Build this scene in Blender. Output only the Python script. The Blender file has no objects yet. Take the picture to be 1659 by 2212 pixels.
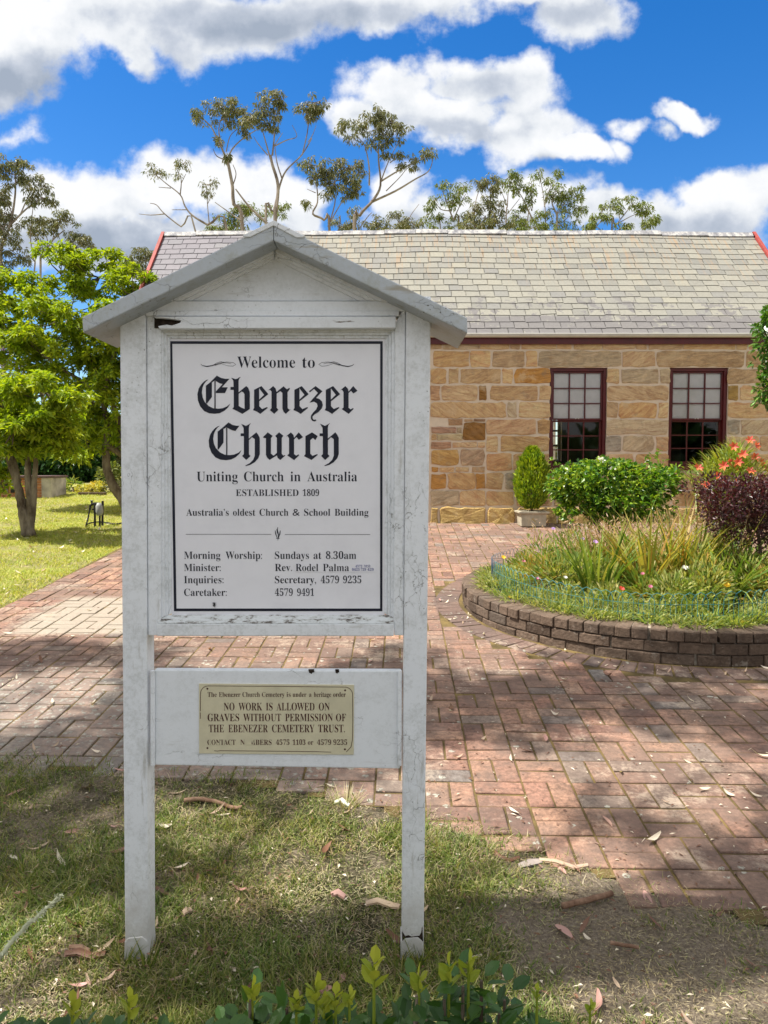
import bpy, math, random
import numpy as np
from mathutils import Vector, Matrix, noise
R = math.radians
rnd = random.Random(7)
rng = np.random.default_rng(7)
sc = bpy.context.scene
col = sc.collection

# ------------------------------------------------------------------ camera
PITCH = R(3.15); CAMZ = 1.57; F = 1661.0
cd = bpy.data.cameras.new('camera'); cam = bpy.data.objects.new('camera', cd); col.objects.link(cam)
cd.sensor_fit = 'HORIZONTAL'; cd.sensor_width = 36.0; cd.lens = 36.0 * F / 1659.0
cd.clip_start = 0.05; cd.clip_end = 3000
cam.location = (0, 0, CAMZ); cam.rotation_euler = (math.pi / 2 - PITCH, 0, 0)
sc.camera = cam
sc.view_settings.view_transform = 'Standard'; sc.view_settings.look = 'None'
sc.view_settings.exposure = 1.1; sc.view_settings.gamma = 1
sc.cycles.use_denoising = True
sc.cycles.max_bounces = 8; sc.cycles.transparent_max_bounces = 12
sc.cycles.sample_clamp_indirect = 6

# ------------------------------------------------------------------ helpers: photo ray -> place at a real distance
CP, SP = math.cos(PITCH), math.sin(PITCH)
def ray(px, py):
    xr = (px - 829.5) / F; yr = (1106 - py) / F
    return Vector((xr, CP + yr * SP, -SP + yr * CP))
def at(px, py, Y):
    d = ray(px, py); t = Y / d.y
    return Vector((d.x * t, Y, CAMZ + d.z * t))
def uvd(px, py):
    d = ray(px, py); return d.x / d.y, d.z / d.y
def gz(x, y=None):
    if y is None: x, y = x.x, x.y
    if y < 18: return 0.0732 * (y - 2.45) - 0.032
    return 0.0732 * 15.55 - 0.032 + 0.42 * (1 - math.exp(-(y - 18) / 6.0))
def G(px, py):
    lo, hi = 0.3, 80.0
    for _ in range(50):
        m = (lo + hi) / 2; p = at(px, py, m)
        if p.z > gz(p.x, m): lo = m
        else: hi = m
    p = at(px, py, lo); p.z = gz(p.x, p.y); return p

# ------------------------------------------------------------------ sun and sky
SUN = Vector((-0.50, -0.045, 0.865)).normalized()
SUN_EL = math.asin(SUN.z); SUN_AZ = math.atan2(SUN.x, SUN.y)
sl = bpy.data.lights.new('sun', 'SUN'); so = bpy.data.objects.new('sun', sl); col.objects.link(so)
sl.energy = 4.3; sl.angle = R(0.5); sl.color = (1.0, 0.955, 0.88)
so.rotation_euler = (-SUN).to_track_quat('-Z', 'Y').to_euler(); so.location = (0, 0, 30)

def N(nt, typ, **kw):
    n = nt.nodes.new(typ)
    for k, v in kw.items():
        if k in n.inputs.keys():
            s = n.inputs[k]
            if isinstance(v, bpy.types.NodeSocket): nt.links.new(v, s)
            else: s.default_value = v
        elif k[0] == '_' and k[1:].isdigit():
            s = n.inputs[int(k[1:])]
            if isinstance(v, bpy.types.NodeSocket): nt.links.new(v, s)
            else: s.default_value = v
        else: setattr(n, k, v)
    return n
def M_(nt, op, a, b=0.0, c=None):
    n = nt.nodes.new('ShaderNodeMath'); n.operation = op
    for i, v in enumerate((a, b, c)):
        if v is None: continue
        if isinstance(v, bpy.types.NodeSocket): nt.links.new(v, n.inputs[i])
        else: n.inputs[i].default_value = v
    return n.outputs[0]
def V_(nt, op, a, b=(0, 0, 0)):
    n = nt.nodes.new('ShaderNodeVectorMath'); n.operation = op
    for i, v in enumerate((a, b)):
        if isinstance(v, bpy.types.NodeSocket): nt.links.new(v, n.inputs[i])
        else: n.inputs[i].default_value = v
    return n.outputs['Value'] if op in ('LENGTH', 'DOT_PRODUCT') else n.outputs[0]
def mixc(nt, f, a, b, mode='MIX'):
    n = nt.nodes.new('ShaderNodeMix'); n.data_type = 'RGBA'; n.blend_type = mode
    for k, v in ((0, f), (6, a), (7, b)):
        if isinstance(v, bpy.types.NodeSocket): nt.links.new(v, n.inputs[k])
        else: n.inputs[k].default_value = v if k == 0 else (tuple(v) + (1,))[:4]
    return n.outputs[2]
def ramp(nt, f, stops, interp='LINEAR'):
    n = nt.nodes.new('ShaderNodeValToRGB'); n.color_ramp.interpolation = interp
    e = n.color_ramp.elements
    while len(e) < len(stops): e.new(0.5)
    for i, (p, c) in enumerate(stops):
        e[i].position = p
        e[i].color = (c, c, c, 1) if isinstance(c, (int, float)) else (tuple(c) + (1,))[:4]
    nt.links.new(f, n.inputs[0]); return n.outputs[0]
def noi(nt, vec, scale, detail=4, rough=0.55, dist=0.0, out=0):
    n = N(nt, 'ShaderNodeTexNoise', Scale=scale, Detail=detail, Roughness=rough, Distortion=dist)
    if vec is not None: nt.links.new(vec, n.inputs['Vector'])
    return n.outputs[out]
def smooth(nt, v, a, b):
    n = nt.nodes.new('ShaderNodeMapRange'); n.interpolation_type = 'SMOOTHSTEP'
    nt.links.new(v, n.inputs[0]); n.inputs[1].default_value = a; n.inputs[2].default_value = b
    return n.outputs[0]

W = bpy.data.worlds.new('World'); sc.world = W; W.use_nodes = True
def build_world():
    nt = W.node_tree; nt.nodes.clear()
    SKY = 0.12
    out = N(nt, 'ShaderNodeOutputWorld'); bg = N(nt, 'ShaderNodeBackground', Strength=SKY)
    nt.links.new(bg.outputs[0], out.inputs[0])
    sky = N(nt, 'ShaderNodeTexSky', sky_type='NISHITA', sun_disc=False, sun_elevation=SUN_EL,
            sun_rotation=SUN_AZ, air_density=1.0, dust_density=0.3, ozone_density=2.5)
    hs = N(nt, 'ShaderNodeHueSaturation', Hue=0.508, Saturation=1.42, Value=0.72, Color=sky.outputs[0])
    # cloud field in the direction of view: u = x/y, v = z/y for the part of the sky in front, whole-sky noise elsewhere
    g = bpy.data.node_groups.new('cloud_field', 'ShaderNodeTree')
    g.interface.new_socket('P', in_out='INPUT', socket_type='NodeSocketVector')
    g.interface.new_socket('D', in_out='OUTPUT', socket_type='NodeSocketFloat')
    gi = N(g, 'NodeGroupInput'); go = N(g, 'NodeGroupOutput')
    P = gi.outputs[0]
    w1 = noi(g, P, 4.5, 4, 0.55, out=1)
    w2 = noi(g, P, 17.0, 4, 0.6, out=1)
    wv = V_(g, 'ADD', V_(g, 'MULTIPLY', V_(g, 'SUBTRACT', w1, (.5, .5, .5)), (.16, .13, 0)),
            V_(g, 'MULTIPLY', V_(g, 'SUBTRACT', w2, (.5, .5, .5)), (.045, .045, 0)))
    Q = V_(g, 'ADD', P, wv)
    blobs = [  # x, y, rx, ry in the photo, turned into directions
        (40, 60, 190, 120), (0, 175, 110, 62), (230, 25, 240, 95), (430, 45, 190, 80), (590, 60, 170, 78), (740, 30, 200, 72), (900, -20, 220, 60),
        (1240, 5, 130, 85), (1110, -40, 250, 45),
        (45, 298, 52, 40), (300, 95, 80, 55),
        (830, 205, 120, 62), (1050, 170, 160, 62), (1130, 180, 85, 72), (960, 255, 150, 60), (1130, 275, 125, 75), (1215, 320, 90, 35), (765, 265, 60, 40),
        (400, 400, 190, 88), (250, 440, 150, 85), (560, 420, 120, 80), (150, 450, 110, 75), (640, 460, 70, 60), (300, 540, 260, 70), (60, 500, 140, 90),
        (870, 420, 70, 75), (1100, 425, 160, 58), (1010, 470, 230, 65), (1270, 455, 110, 48), (1400, 470, 90, 55),
        (1570, 410, 120, 62), (1640, 440, 130, 95), (1500, 470, 150, 70),
        (1490, 235, 68, 28), (1450, 270, 40, 18), (1350, 258, 44, 18), (1315, 310, 34, 22)]
    acc = None
    for (x, y, rx, ry) in blobs:
        u0, v0 = uvd(x, y); a, b = rx / F * 1.12, ry / F * 1.12
        l = V_(g, 'LENGTH', V_(g, 'MULTIPLY', V_(g, 'SUBTRACT', Q, (u0, v0, 0)), (1 / a, 1 / b, 0)))
        d = M_(g, 'SUBTRACT', 1.0, l)
        if rx < 60: d = M_(g, 'MULTIPLY', d, 0.42)
        acc = d if acc is None else M_(g, 'SMOOTH_MAX', acc, d, 0.12)
    acc = M_(g, 'MAXIMUM', acc, -1.2)
    det = noi(g, P, 11.0, 8, 0.62)
    acc = M_(g, 'ADD', acc, M_(g, 'MULTIPLY', M_(g, 'SUBTRACT', det, 0.5), 1.5))
    g.links.new(acc, go.inputs[0])
    tc = N(nt, 'ShaderNodeTexCoord'); sp = N(nt, 'ShaderNodeSeparateXYZ', Vector=tc.outputs['Generated'])
    yy = M_(nt, 'MAXIMUM', sp.outputs[1], 0.06)
    cx = N(nt, 'ShaderNodeCombineXYZ', X=M_(nt, 'DIVIDE', sp.outputs[0], yy), Y=M_(nt, 'DIVIDE', sp.outputs[2], yy))
    uv = cx.outputs[0]
    def field(off):
        n = nt.nodes.new('ShaderNodeGroup'); n.node_tree = g
        nt.links.new(V_(nt, 'ADD', uv, off) if off else uv, n.inputs[0]); return n.outputs[0]
    d0 = field(None); dup = field((-0.012, 0.034, 0)); ddn = field((0.006, -0.05, 0))
    # rest of the sky: dense bright cloud added out of view as fill light
    gen = M_(nt, 'MULTIPLY', M_(nt, 'SUBTRACT', noi(nt, tc.outputs['Generated'], 2.3, 8, 0.6), 0.33), 4.0)
    spc = N(nt, 'ShaderNodeSeparateXYZ', Vector=uv)
    away = M_(nt, 'MAXIMUM', M_(nt, 'MAXIMUM', smooth(nt, M_(nt, 'ABSOLUTE', spc.outputs[0]), .62, .85), smooth(nt, spc.outputs[1], .74, .95)),
              smooth(nt, M_(nt, 'SUBTRACT', 0.2, sp.outputs[1]), -0.15, 0.1))
    mixd = N(nt, 'ShaderNodeMix', _0=away); nt.links.new(d0, mixd.inputs[2]); nt.links.new(gen, mixd.inputs[3])
    dens = mixd.outputs[0]
    cover = smooth(nt, dens, 0.0, 0.46)
    # lit side up, grey undersides and cores
    grad = M_(nt, 'SUBTRACT', dup, ddn)
    under = smooth(nt, grad, -0.15, 0.85)
    fine = noi(nt, uv, 16.0, 7, 0.6)
    big = noi(nt, uv, 5.0, 3, 0.5)
    gb = None
    for (x, y, rx, ry, s) in [(560, 40, 330, 45, 1.0), (30, 180, 130, 62, 1.0), (1040, 180, 130, 38, .85), (1000, 285, 170, 26, .55), (300, 520, 330, 42, 1.0),
                              (1020, 480, 220, 30, .7), (1500, 490, 160, 40, .5), (1225, 355, 70, 22, .9), (420, 470, 200, 26, .6), (1250, 10, 120, 30, .5)]:
        u0, v0 = uvd(x, y)
        l = V_(nt, 'LENGTH', V_(nt, 'MULTIPLY', V_(nt, 'SUBTRACT', V_(nt, 'ADD', uv, V_(nt, 'MULTIPLY', V_(nt, 'SUBTRACT', noi(nt, uv, 9, 4, .6, out=1), (.5, .5, .5)), (.1, .07, 0))), (u0, v0, 0)), (F / rx / 1.3, F / ry / 1.3, 0)))
        k = M_(nt, 'MULTIPLY', smooth(nt, l, 1.15, 0.1), s)
        gb = k if gb is None else M_(nt, 'MAXIMUM', gb, k)
    shade = M_(nt, 'ADD', M_(nt, 'MULTIPLY', under, 0.28), M_(nt, 'MULTIPLY', gb, 0.74))
    shade = M_(nt, 'ADD', shade, M_(nt, 'MULTIPLY', M_(nt, 'SUBTRACT', fine, 0.5), 1.1))
    shade = M_(nt, 'ADD', shade, M_(nt, 'MULTIPLY', M_(nt, 'SUBTRACT', big, 0.5), 0.5))
    cc = ramp(nt, shade, [(0.0, (.93, .94, .96)), (0.25, (.80, .83, .87)), (0.55, (.55, .60, .69)), (0.95, (.36, .42, .52))])
    K = 0.50 / SKY
    ccol = V_(nt, 'MULTIPLY', cc, (K, K, K))
    fin = mixc(nt, cover, hs.outputs[0], ccol)
    nt.links.new(fin, bg.inputs[0])
    W.cycles.sampling_method = 'MANUAL'; W.cycles.sample_map_resolution = 512
build_world()

# ------------------------------------------------------------------ scene-graph helpers
def tag(o, label=None, cat=None, group=None, kind=None):
    if label: o['label'] = label
    if cat: o['category'] = cat
    if group: o['group'] = group
    if kind: o['kind'] = kind
    return o
def thing(name, label, cat, loc=(0, 0, 0), group=None):
    o = bpy.data.objects.new(name, None); col.objects.link(o); o.location = loc; o.empty_display_size = 0.1
    return tag(o, label, cat, group)
class MB:
    def __init__(s): s.v = []; s.f = []; s.n = 0; s.c = []
    def add(s, V, Fs, color=None):
        V = np.asarray(V, dtype=np.float64).reshape(-1, 3)
        if not isinstance(Fs, (list, tuple)) or (len(Fs) and np.isscalar(Fs[0][0])): Fs = [Fs]
        for A in Fs:
            if isinstance(A, np.ndarray):
                s.f.append(A.astype(np.int64) + s.n); nf = len(A)
            else:
                by = {}
                for fc in A: by.setdefault(len(fc), []).append(fc)
                nf = len(A)
                for k in by: s.f.append(np.array(by[k], dtype=np.int64) + s.n)
            if color is not None or s.c:
                c = (1, 1, 1) if color is None else color
                s.c.append(np.tile(np.array(tuple(c) + (1.0,), dtype=np.float32), (nf, 1)))
        s.v.append(V); s.n += len(V); return s
    def box(s, x0, x1, y0, y1, z0, z1, color=None):
        V = [(x, y, z) for z in (z0, z1) for y in (y0, y1) for x in (x0, x1)]
        return s.add(V, [[(0, 2, 3, 1), (4, 5, 7, 6), (0, 1, 5, 4), (2, 6, 7, 3), (0, 4, 6, 2), (1, 3, 7, 5)]], color)
    def prism(s, poly, y0, y1, color=None):      # polygon in XZ, extruded along Y
        n = len(poly)
        a = sum(poly[i][0] * poly[(i + 1) % n][1] - poly[(i + 1) % n][0] * poly[i][1] for i in range(n))
        if a < 0: poly = poly[::-1]
        V = [(p[0], y0, p[1]) for p in poly] + [(p[0], y1, p[1]) for p in poly]
        Fs = [tuple(range(n)), tuple(range(2 * n - 1, n - 1, -1))] + [(i, i + n, (i + 1) % n + n, (i + 1) % n) for i in range(n)]
        return s.add(V, [Fs], color)
    def tube(s, pts, rad, n=7, color=None, cap=True):
        pts = [Vector(p) for p in pts]; m = len(pts)
        if not hasattr(rad, '__len__'): rad = [rad] * m
        V = []; t0 = None; u = None
        for i in range(m):
            t = (pts[min(i + 1, m - 1)] - pts[max(i - 1, 0)])
            if t.length < 1e-9: t = Vector((0, 0, 1))
            t.normalize()
            if u is None: u = t.orthogonal().normalized()
            else:
                u = (u - t * u.dot(t))
                u = u.normalized() if u.length > 1e-6 else t.orthogonal().normalized()
            w = t.cross(u)
            for k in range(n):
                a = 2 * math.pi * k / n
                V.append(pts[i] + (u * math.cos(a) + w * math.sin(a)) * rad[i])
        Fs = [(i * n + k, i * n + (k + 1) % n, (i + 1) * n + (k + 1) % n, (i + 1) * n + k) for i in range(m - 1) for k in range(n)]
        if cap: Fs += [tuple(range(n - 1, -1, -1)), tuple(range((m - 1) * n, m * n))]
        return s.add([tuple(p) for p in V], [Fs], color)
    def build(s, name, m, parent=None, smooth=False, bevel=0.0):
        me = bpy.data.meshes.new(name)
        V = np.concatenate(s.v) if s.v else np.zeros((0, 3))
        if parent is not None: V = V - np.array(wloc(parent))
        me.vertices.add(len(V)); me.vertices.foreach_set('co', V.astype(np.float32).ravel())
        tot = np.concatenate([np.full(len(a), a.shape[1]) for a in s.f]); li = np.concatenate([a.ravel() for a in s.f])
        me.loops.add(len(li)); me.loops.foreach_set('vertex_index', li.astype(np.int32))
        me.polygons.add(len(tot)); st = np.concatenate([[0], np.cumsum(tot)[:-1]])
        me.polygons.foreach_set('loop_start', st.astype(np.int32)); me.polygons.foreach_set('loop_total', tot.astype(np.int32))
        me.polygons.foreach_set('use_smooth', np.full(len(tot), bool(smooth)))
        me.update(calc_edges=True); me.validate()
        if s.c:
            at_ = me.attributes.new('tint', 'FLOAT_COLOR', 'FACE'); at_.data.foreach_set('color', np.concatenate(s.c).ravel())
        me.materials.append(m)
        o = bpy.data.objects.new(name, me); col.objects.link(o)
        if parent is not None: o.parent = parent
        if bevel:
            b = o.modifiers.new('bevel', 'BEVEL'); b.width = bevel; b.segments = 2; b.limit_method = 'ANGLE'; b.angle_limit = R(40)
        return o
def wloc(o):
    p = Vector((0, 0, 0))
    while o is not None: p += o.location; o = o.parent
    return p
def struct(name, mb, m, **k): return tag(mb.build(name, m, **k), kind='structure')

# ------------------------------------------------------------------ materials
def mat(name, rough=0.7, spec=0.3):
    m = bpy.data.materials.new(name); m.use_nodes = True; nt = m.node_tree
    b = nt.nodes['Principled BSDF']; b.inputs['Roughness'].default_value = rough
    b.inputs['Specular IOR Level'].default_value = spec
    return m, nt, b
def objco(nt): return N(nt, 'ShaderNodeTexCoord').outputs['Object']
def worldco(nt): return N(nt, 'ShaderNodeNewGeometry').outputs['Position']
def island(nt): return N(nt, 'ShaderNodeNewGeometry').outputs['Random Per Island']
def bump(nt, b, h, dist=0.01, strength=0.6):
    n = N(nt, 'ShaderNodeBump', Strength=strength, Distance=dist, Height=h); nt.links.new(n.outputs[0], b.inputs['Normal'])
def setc(nt, b, c): nt.links.new(c, b.inputs['Base Color'])

def leaf_mat(name, stops, trans=0.35, rough=0.5, tcol=None, spec=0.35):
    m, nt, b = mat(name, rough, spec)
    r = island(nt)
    c = ramp(nt, r, [(i / max(1, len(stops) - 1), s) for i, s in enumerate(stops)])
    c = mixc(nt, 0.25, c, noi(nt, worldco(nt), 3.0, 3, out=1), 'SOFT_LIGHT')
    setc(nt, b, c)
    tr = N(nt, 'ShaderNodeBsdfTranslucent')
    tcx = V_(nt, 'MULTIPLY', c, tcol or (1.5, 1.45, 0.55)); nt.links.new(tcx, tr.inputs[0])
    mx = N(nt, 'ShaderNodeMixShader', _0=trans, _1=b.outputs[0], _2=tr.outputs[0])
    nt.links.new(mx.outputs[0], nt.nodes['Material Output'].inputs[0]); return m
def bark_mat(name, c1, c2, scale=9.0):
    m, nt, b = mat(name, 0.9, 0.15); p = worldco(nt)
    q = V_(nt, 'MULTIPLY', p, (1, 1, 0.35))
    n1 = noi(nt, q, scale, 6, 0.65)
    setc(nt, b, ramp(nt, n1, [(0.35, c1), (0.62, c2)])); bump(nt, b, n1, 0.02, 0.8); return m
def plain(name, c, rough=0.6, spec=0.3, metal=0.0, var=0.12, scale=8.0):
    m, nt, b = mat(name, rough, spec); b.inputs['Metallic'].default_value = metal
    n1 = noi(nt, worldco(nt), scale, 5, 0.6)
    lo = tuple(x * (1 - var * 2) for x in c); hi = tuple(min(1, x * (1 + var * 2)) for x in c)
    setc(nt, b, ramp(nt, n1, [(0.3, lo), (0.7, hi)])); return m

def white_paint(name, grime=1.0, grain='Z', base=(.83, .86, .90)):
    m, nt, b = mat(name, 0.55, 0.35); p = worldco(nt)
    sv = {'Z': (1, 1, 0.13), 'X': (0.13, 1, 1)}[grain]
    q = V_(nt, 'MULTIPLY', p, sv)
    mott = noi(nt, p, 14, 6, 0.7)
    fine = noi(nt, p, 90, 4, 0.7)
    g0 = smooth(nt, M_(nt, 'ADD', M_(nt, 'MULTIPLY', mott, 0.55), M_(nt, 'MULTIPLY', fine, 0.45)), 0.44, 0.66)
    c = mixc(nt, M_(nt, 'MULTIPLY', g0, 0.5 * grime), base, (.40, .42, .40))
    st = smooth(nt, noi(nt, q, 30, 5, 0.65), 0.60, 0.72)
    c = mixc(nt, M_(nt, 'MULTIPLY', st, 0.6 * grime), c, (.36, .34, .29))
    zz = N(nt, 'ShaderNodeSeparateXYZ', Vector=worldco(nt)).outputs[2]
    spl = M_(nt, 'MULTIPLY', smooth(nt, M_(nt, 'ADD', zz, M_(nt, 'MULTIPLY', mott, .5)), .55, .18), 0.6)
    c = mixc(nt, spl, c, (.27, .23, .17))
    # small dark mould specks
    vo = N(nt, 'ShaderNodeTexVoronoi', Scale=55.0, Vector=p); sk = smooth(nt, vo.outputs['Distance'], 0.17, 0.08)
    sk = M_(nt, 'MULTIPLY', sk, smooth(nt, noi(nt, p, 5.5, 3), 0.5, 0.66))
    c = mixc(nt, M_(nt, 'MULTIPLY', sk, 0.7 * grime), c, (.13, .13, .11))
    # cracked and flaked paint
    cr = N(nt, 'ShaderNodeTexVoronoi', feature='DISTANCE_TO_EDGE', Scale=11.0, Vector=V_(nt, 'ADD', V_(nt, 'MULTIPLY', p, {'Z': (2.2, 1, 0.8), 'X': (0.8, 1, 2.2)}[grain]), V_(nt, 'MULTIPLY', noi(nt, p, 18, 3, out=1), (.12, .12, .12))))
    ck = M_(nt, 'MULTIPLY', smooth(nt, cr.outputs['Distance'], 0.014, 0.004), smooth(nt, noi(nt, p, 3.7, 3), 0.52, 0.6))
    c = mixc(nt, M_(nt, 'MULTIPLY', ck, 0.55), c, (.10, .09, .075))
    fl = M_(nt, 'MULTIPLY', smooth(nt, noi(nt, q, 22, 7, 0.72), 0.67, 0.70), smooth(nt, noi(nt, p, 6, 2), 0.5, 0.62))
    c = mixc(nt, fl, c, mixc(nt, fine, (.10, .075, .05), (.30, .23, .17)))
    setc(nt, b, c)
    h = M_(nt, 'SUBTRACT', M_(nt, 'MULTIPLY', fine, 0.25), M_(nt, 'ADD', M_(nt, 'MULTIPLY', fl, 1.0), ck))
    bump(nt, b, h, 0.0022, 0.7); return m

MAT = {}
MAT['paint_v'] = white_paint('weathered_white_paint', 0.85, 'Z')
MAT['paint_h'] = white_paint('weathered_white_paint_rail', 0.85, 'X')
MAT['paint_roof'] = white_paint('lichened_white_paint', 1.75, 'X', (.47, .51, .55))
MAT['paint_clean'] = white_paint('softer_white_paint', 0.45, 'X', (.81, .84, .875))
def m_panel():
    m, nt, b = mat('enamel_panel', 0.35, 0.4); p = worldco(nt)
    n1 = noi(nt, p, 6, 5, 0.65); c = mixc(nt, smooth(nt, n1, 0.4, 0.75), (.85, .85, .90), (.79, .79, .84))
    s = M_(nt, 'MULTIPLY', smooth(nt, noi(nt, V_(nt, 'MULTIPLY', p, (3, 1, 1)), 34, 5, 0.7), 0.70, 0.76), 0.35)
    c = mixc(nt, s, c, (.42, .36, .34)); setc(nt, b, c); return m
MAT['panel'] = m_panel()
MAT['ink'] = plain('navy_black_ink', (.012, .014, .028), 0.45, 0.3, var=0.15)
MAT['plaque'] = plain('cream_enamel', (.66, .61, .43), 0.4, 0.4, var=0.05, scale=14)
MAT['maroon_ink'] = plain('maroon_ink', (.07, .018, .016), 0.5, 0.3)
MAT['blue_ink'] = plain('blue_ink', (.10, .11, .30), 0.5)
MAT['rot'] = plain('rotten_wood', (.035, .026, .02), 0.95, 0.1, var=0.4, scale=60)
def m_mould():
    m, nt, b = mat('flaking_sill_paint', 0.75, 0.2); p = worldco(nt)
    n1 = noi(nt, V_(nt, 'MULTIPLY', p, (0.45, 1, 1)), 48, 7, 0.72)
    c = ramp(nt, n1, [(0.44, (.74, .77, .78)), (0.53, (.62, .64, .63)), (0.58, (.20, .18, .16)), (0.66, (.06, .05, .045))])
    setc(nt, b, c); bump(nt, b, n1, 0.004, 0.9); return m
MAT['flaking'] = m_mould()
MAT['soil'] = plain('garden_soil', (.09, .06, .04), 0.95, 0.1, var=0.3, scale=20)

def m_ground():
    m, nt, b = mat('lawn_soil', 0.95, 0.1); p = worldco(nt)
    n1 = noi(nt, p, 0.9, 5, 0.6); n2 = noi(nt, p, 9, 6, 0.7); n3 = noi(nt, p, 70, 5, 0.75)
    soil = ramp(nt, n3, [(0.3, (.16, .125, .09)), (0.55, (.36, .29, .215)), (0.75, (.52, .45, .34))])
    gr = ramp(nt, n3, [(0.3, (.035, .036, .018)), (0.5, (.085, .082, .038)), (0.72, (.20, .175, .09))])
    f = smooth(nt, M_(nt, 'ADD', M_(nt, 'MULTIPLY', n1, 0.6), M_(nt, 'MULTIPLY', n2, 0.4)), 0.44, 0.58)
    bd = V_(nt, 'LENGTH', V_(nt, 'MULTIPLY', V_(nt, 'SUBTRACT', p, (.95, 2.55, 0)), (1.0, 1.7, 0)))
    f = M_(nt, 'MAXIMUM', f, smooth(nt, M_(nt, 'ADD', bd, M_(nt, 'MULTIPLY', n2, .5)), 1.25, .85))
    spz = N(nt, 'ShaderNodeSeparateXYZ', Vector=p)
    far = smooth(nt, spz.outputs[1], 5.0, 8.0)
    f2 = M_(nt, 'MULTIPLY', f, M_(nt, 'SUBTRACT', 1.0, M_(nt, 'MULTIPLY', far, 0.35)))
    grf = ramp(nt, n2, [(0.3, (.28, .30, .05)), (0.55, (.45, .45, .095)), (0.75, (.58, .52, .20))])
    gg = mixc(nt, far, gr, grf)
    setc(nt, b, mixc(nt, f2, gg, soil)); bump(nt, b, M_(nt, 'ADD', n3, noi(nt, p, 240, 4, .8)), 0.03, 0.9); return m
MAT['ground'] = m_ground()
def m_mortar():
    m, nt, b = mat('mossy_paving_joint', 0.95, 0.1); p = worldco(nt); n1 = noi(nt, p, 5, 5, 0.65)
    spz = N(nt, 'ShaderNodeSeparateXYZ', Vector=p)
    c = ramp(nt, n1, [(0.3, (.055, .045, .025)), (0.5, (.13, .095, .042)), (0.7, (.22, .155, .06))])
    setc(nt, b, c); bump(nt, b, noi(nt, p, 120, 4), 0.01, 0.6); return m
MAT['joint'] = m_mortar()
def m_brick():
    m, nt, b = mat('red_paving_brick', 0.85, 0.2); p = worldco(nt); r = island(nt)
    sp = N(nt, 'ShaderNodeSeparateXYZ', Vector=p)
    c = ramp(nt, r, [(0.0, (.16, .085, .065)), (0.12, (.29, .155, .11)), (0.35, (.34, .19, .13)), (0.55, (.40, .235, .155)), (0.72, (.29, .15, .108)), (0.86, (.36, .205, .145)), (0.955, (.30, .235, .185)), (0.985, (.16, .135, .125)), (1.0, (.22, .20, .18))])
    n1 = noi(nt, p, 34, 7, 0.72); n2 = noi(nt, p, 1.1, 4, 0.6); n4 = noi(nt, p, 5.5, 5, 0.65)
    c = mixc(nt, 0.95, c, ramp(nt, n1, [(0.28, 0.12), (0.5, 0.5), (0.72, 0.86)]), 'OVERLAY')
    # dark weathering in broad patches
    c = mixc(nt, M_(nt, 'MULTIPLY', smooth(nt, M_(nt, 'ADD', M_(nt, 'MULTIPLY', n2, .6), M_(nt, 'MULTIPLY', n4, .4)), 0.38, 0.56), 0.72), c, (.15, .108, .088))
    gd = V_(nt, 'LENGTH', V_(nt, 'MULTIPLY', V_(nt, 'SUBTRACT', p, (2.5, 7.1, 0)), (1, 1, 0)))
    c = mixc(nt, M_(nt, 'MULTIPLY', smooth(nt, gd, 2.05, 2.02), 0.72), c, (.12, .085, .075))
    # grime, pale dusty patches and dark pitting
    c = mixc(nt, 0.16, c, (.13, .095, .075))
    c = mixc(nt, M_(nt, 'MULTIPLY', smooth(nt, M_(nt, 'ADD', noi(nt, p, 2.1, 5, .65), M_(nt, 'MULTIPLY', M_(nt, 'SUBTRACT', n1, .5), .5)), .54, .70), .6), c, (.42, .34, .26))
    c = mixc(nt, M_(nt, 'MULTIPLY', smooth(nt, noi(nt, p, 90, 4, .75), .52, .68), .5), c, (.085, .07, .06))
    # worn grey patch across the path on the left
    gp2 = M_(nt, 'MULTIPLY', M_(nt, 'MULTIPLY', smooth(nt, sp.outputs[1], 6.1, 6.2), smooth(nt, sp.outputs[1], 7.5, 7.3)), smooth(nt, M_(nt, 'ADD', sp.outputs[0], M_(nt, 'MULTIPLY', n4, .5)), -2.9, -2.7))
    c = mixc(nt, M_(nt, 'MULTIPLY', M_(nt, 'MULTIPLY', gp2, smooth(nt, sp.outputs[0], -0.8, -1.6)), 0.8), c, mixc(nt, n1, (.26, .22, .18), (.42, .37, .29)))
    # pale lichen crust, thick on the near left
    vo = N(nt, 'ShaderNodeTexVoronoi', Scale=26.0, Vector=V_(nt, 'ADD', p, V_(nt, 'MULTIPLY', noi(nt, p, 30, 4, out=1), (.05, .05, 0))))
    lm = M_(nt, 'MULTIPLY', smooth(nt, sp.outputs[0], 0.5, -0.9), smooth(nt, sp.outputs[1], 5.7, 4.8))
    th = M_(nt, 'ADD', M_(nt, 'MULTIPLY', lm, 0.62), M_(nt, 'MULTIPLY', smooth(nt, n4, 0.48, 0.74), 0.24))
    cell = N(nt, 'ShaderNodeSeparateColor', Color=vo.outputs['Color']).outputs[0]
    lich = M_(nt, 'MULTIPLY', M_(nt, 'LESS_THAN', cell, th), smooth(nt, M_(nt, 'ADD', vo.outputs['Distance'], M_(nt, 'MULTIPLY', n1, .3)), 0.62, 0.5))
    lich = M_(nt, 'MULTIPLY', lich, smooth(nt, noi(nt, p, 60, 5, .7), 0.40, 0.5))
    c = mixc(nt, M_(nt, 'MULTIPLY', lich, 0.75), c, mixc(nt, n1, (.27, .27, .22), (.58, .57, .48)))
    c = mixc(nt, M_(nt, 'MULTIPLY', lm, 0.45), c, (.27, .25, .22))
    setc(nt, b, c); bump(nt, b, M_(nt, 'ADD', n1, M_(nt, 'MULTIPLY', lich, .3)), 0.010, 0.75); return m
MAT['brick'] = m_brick()
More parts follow.
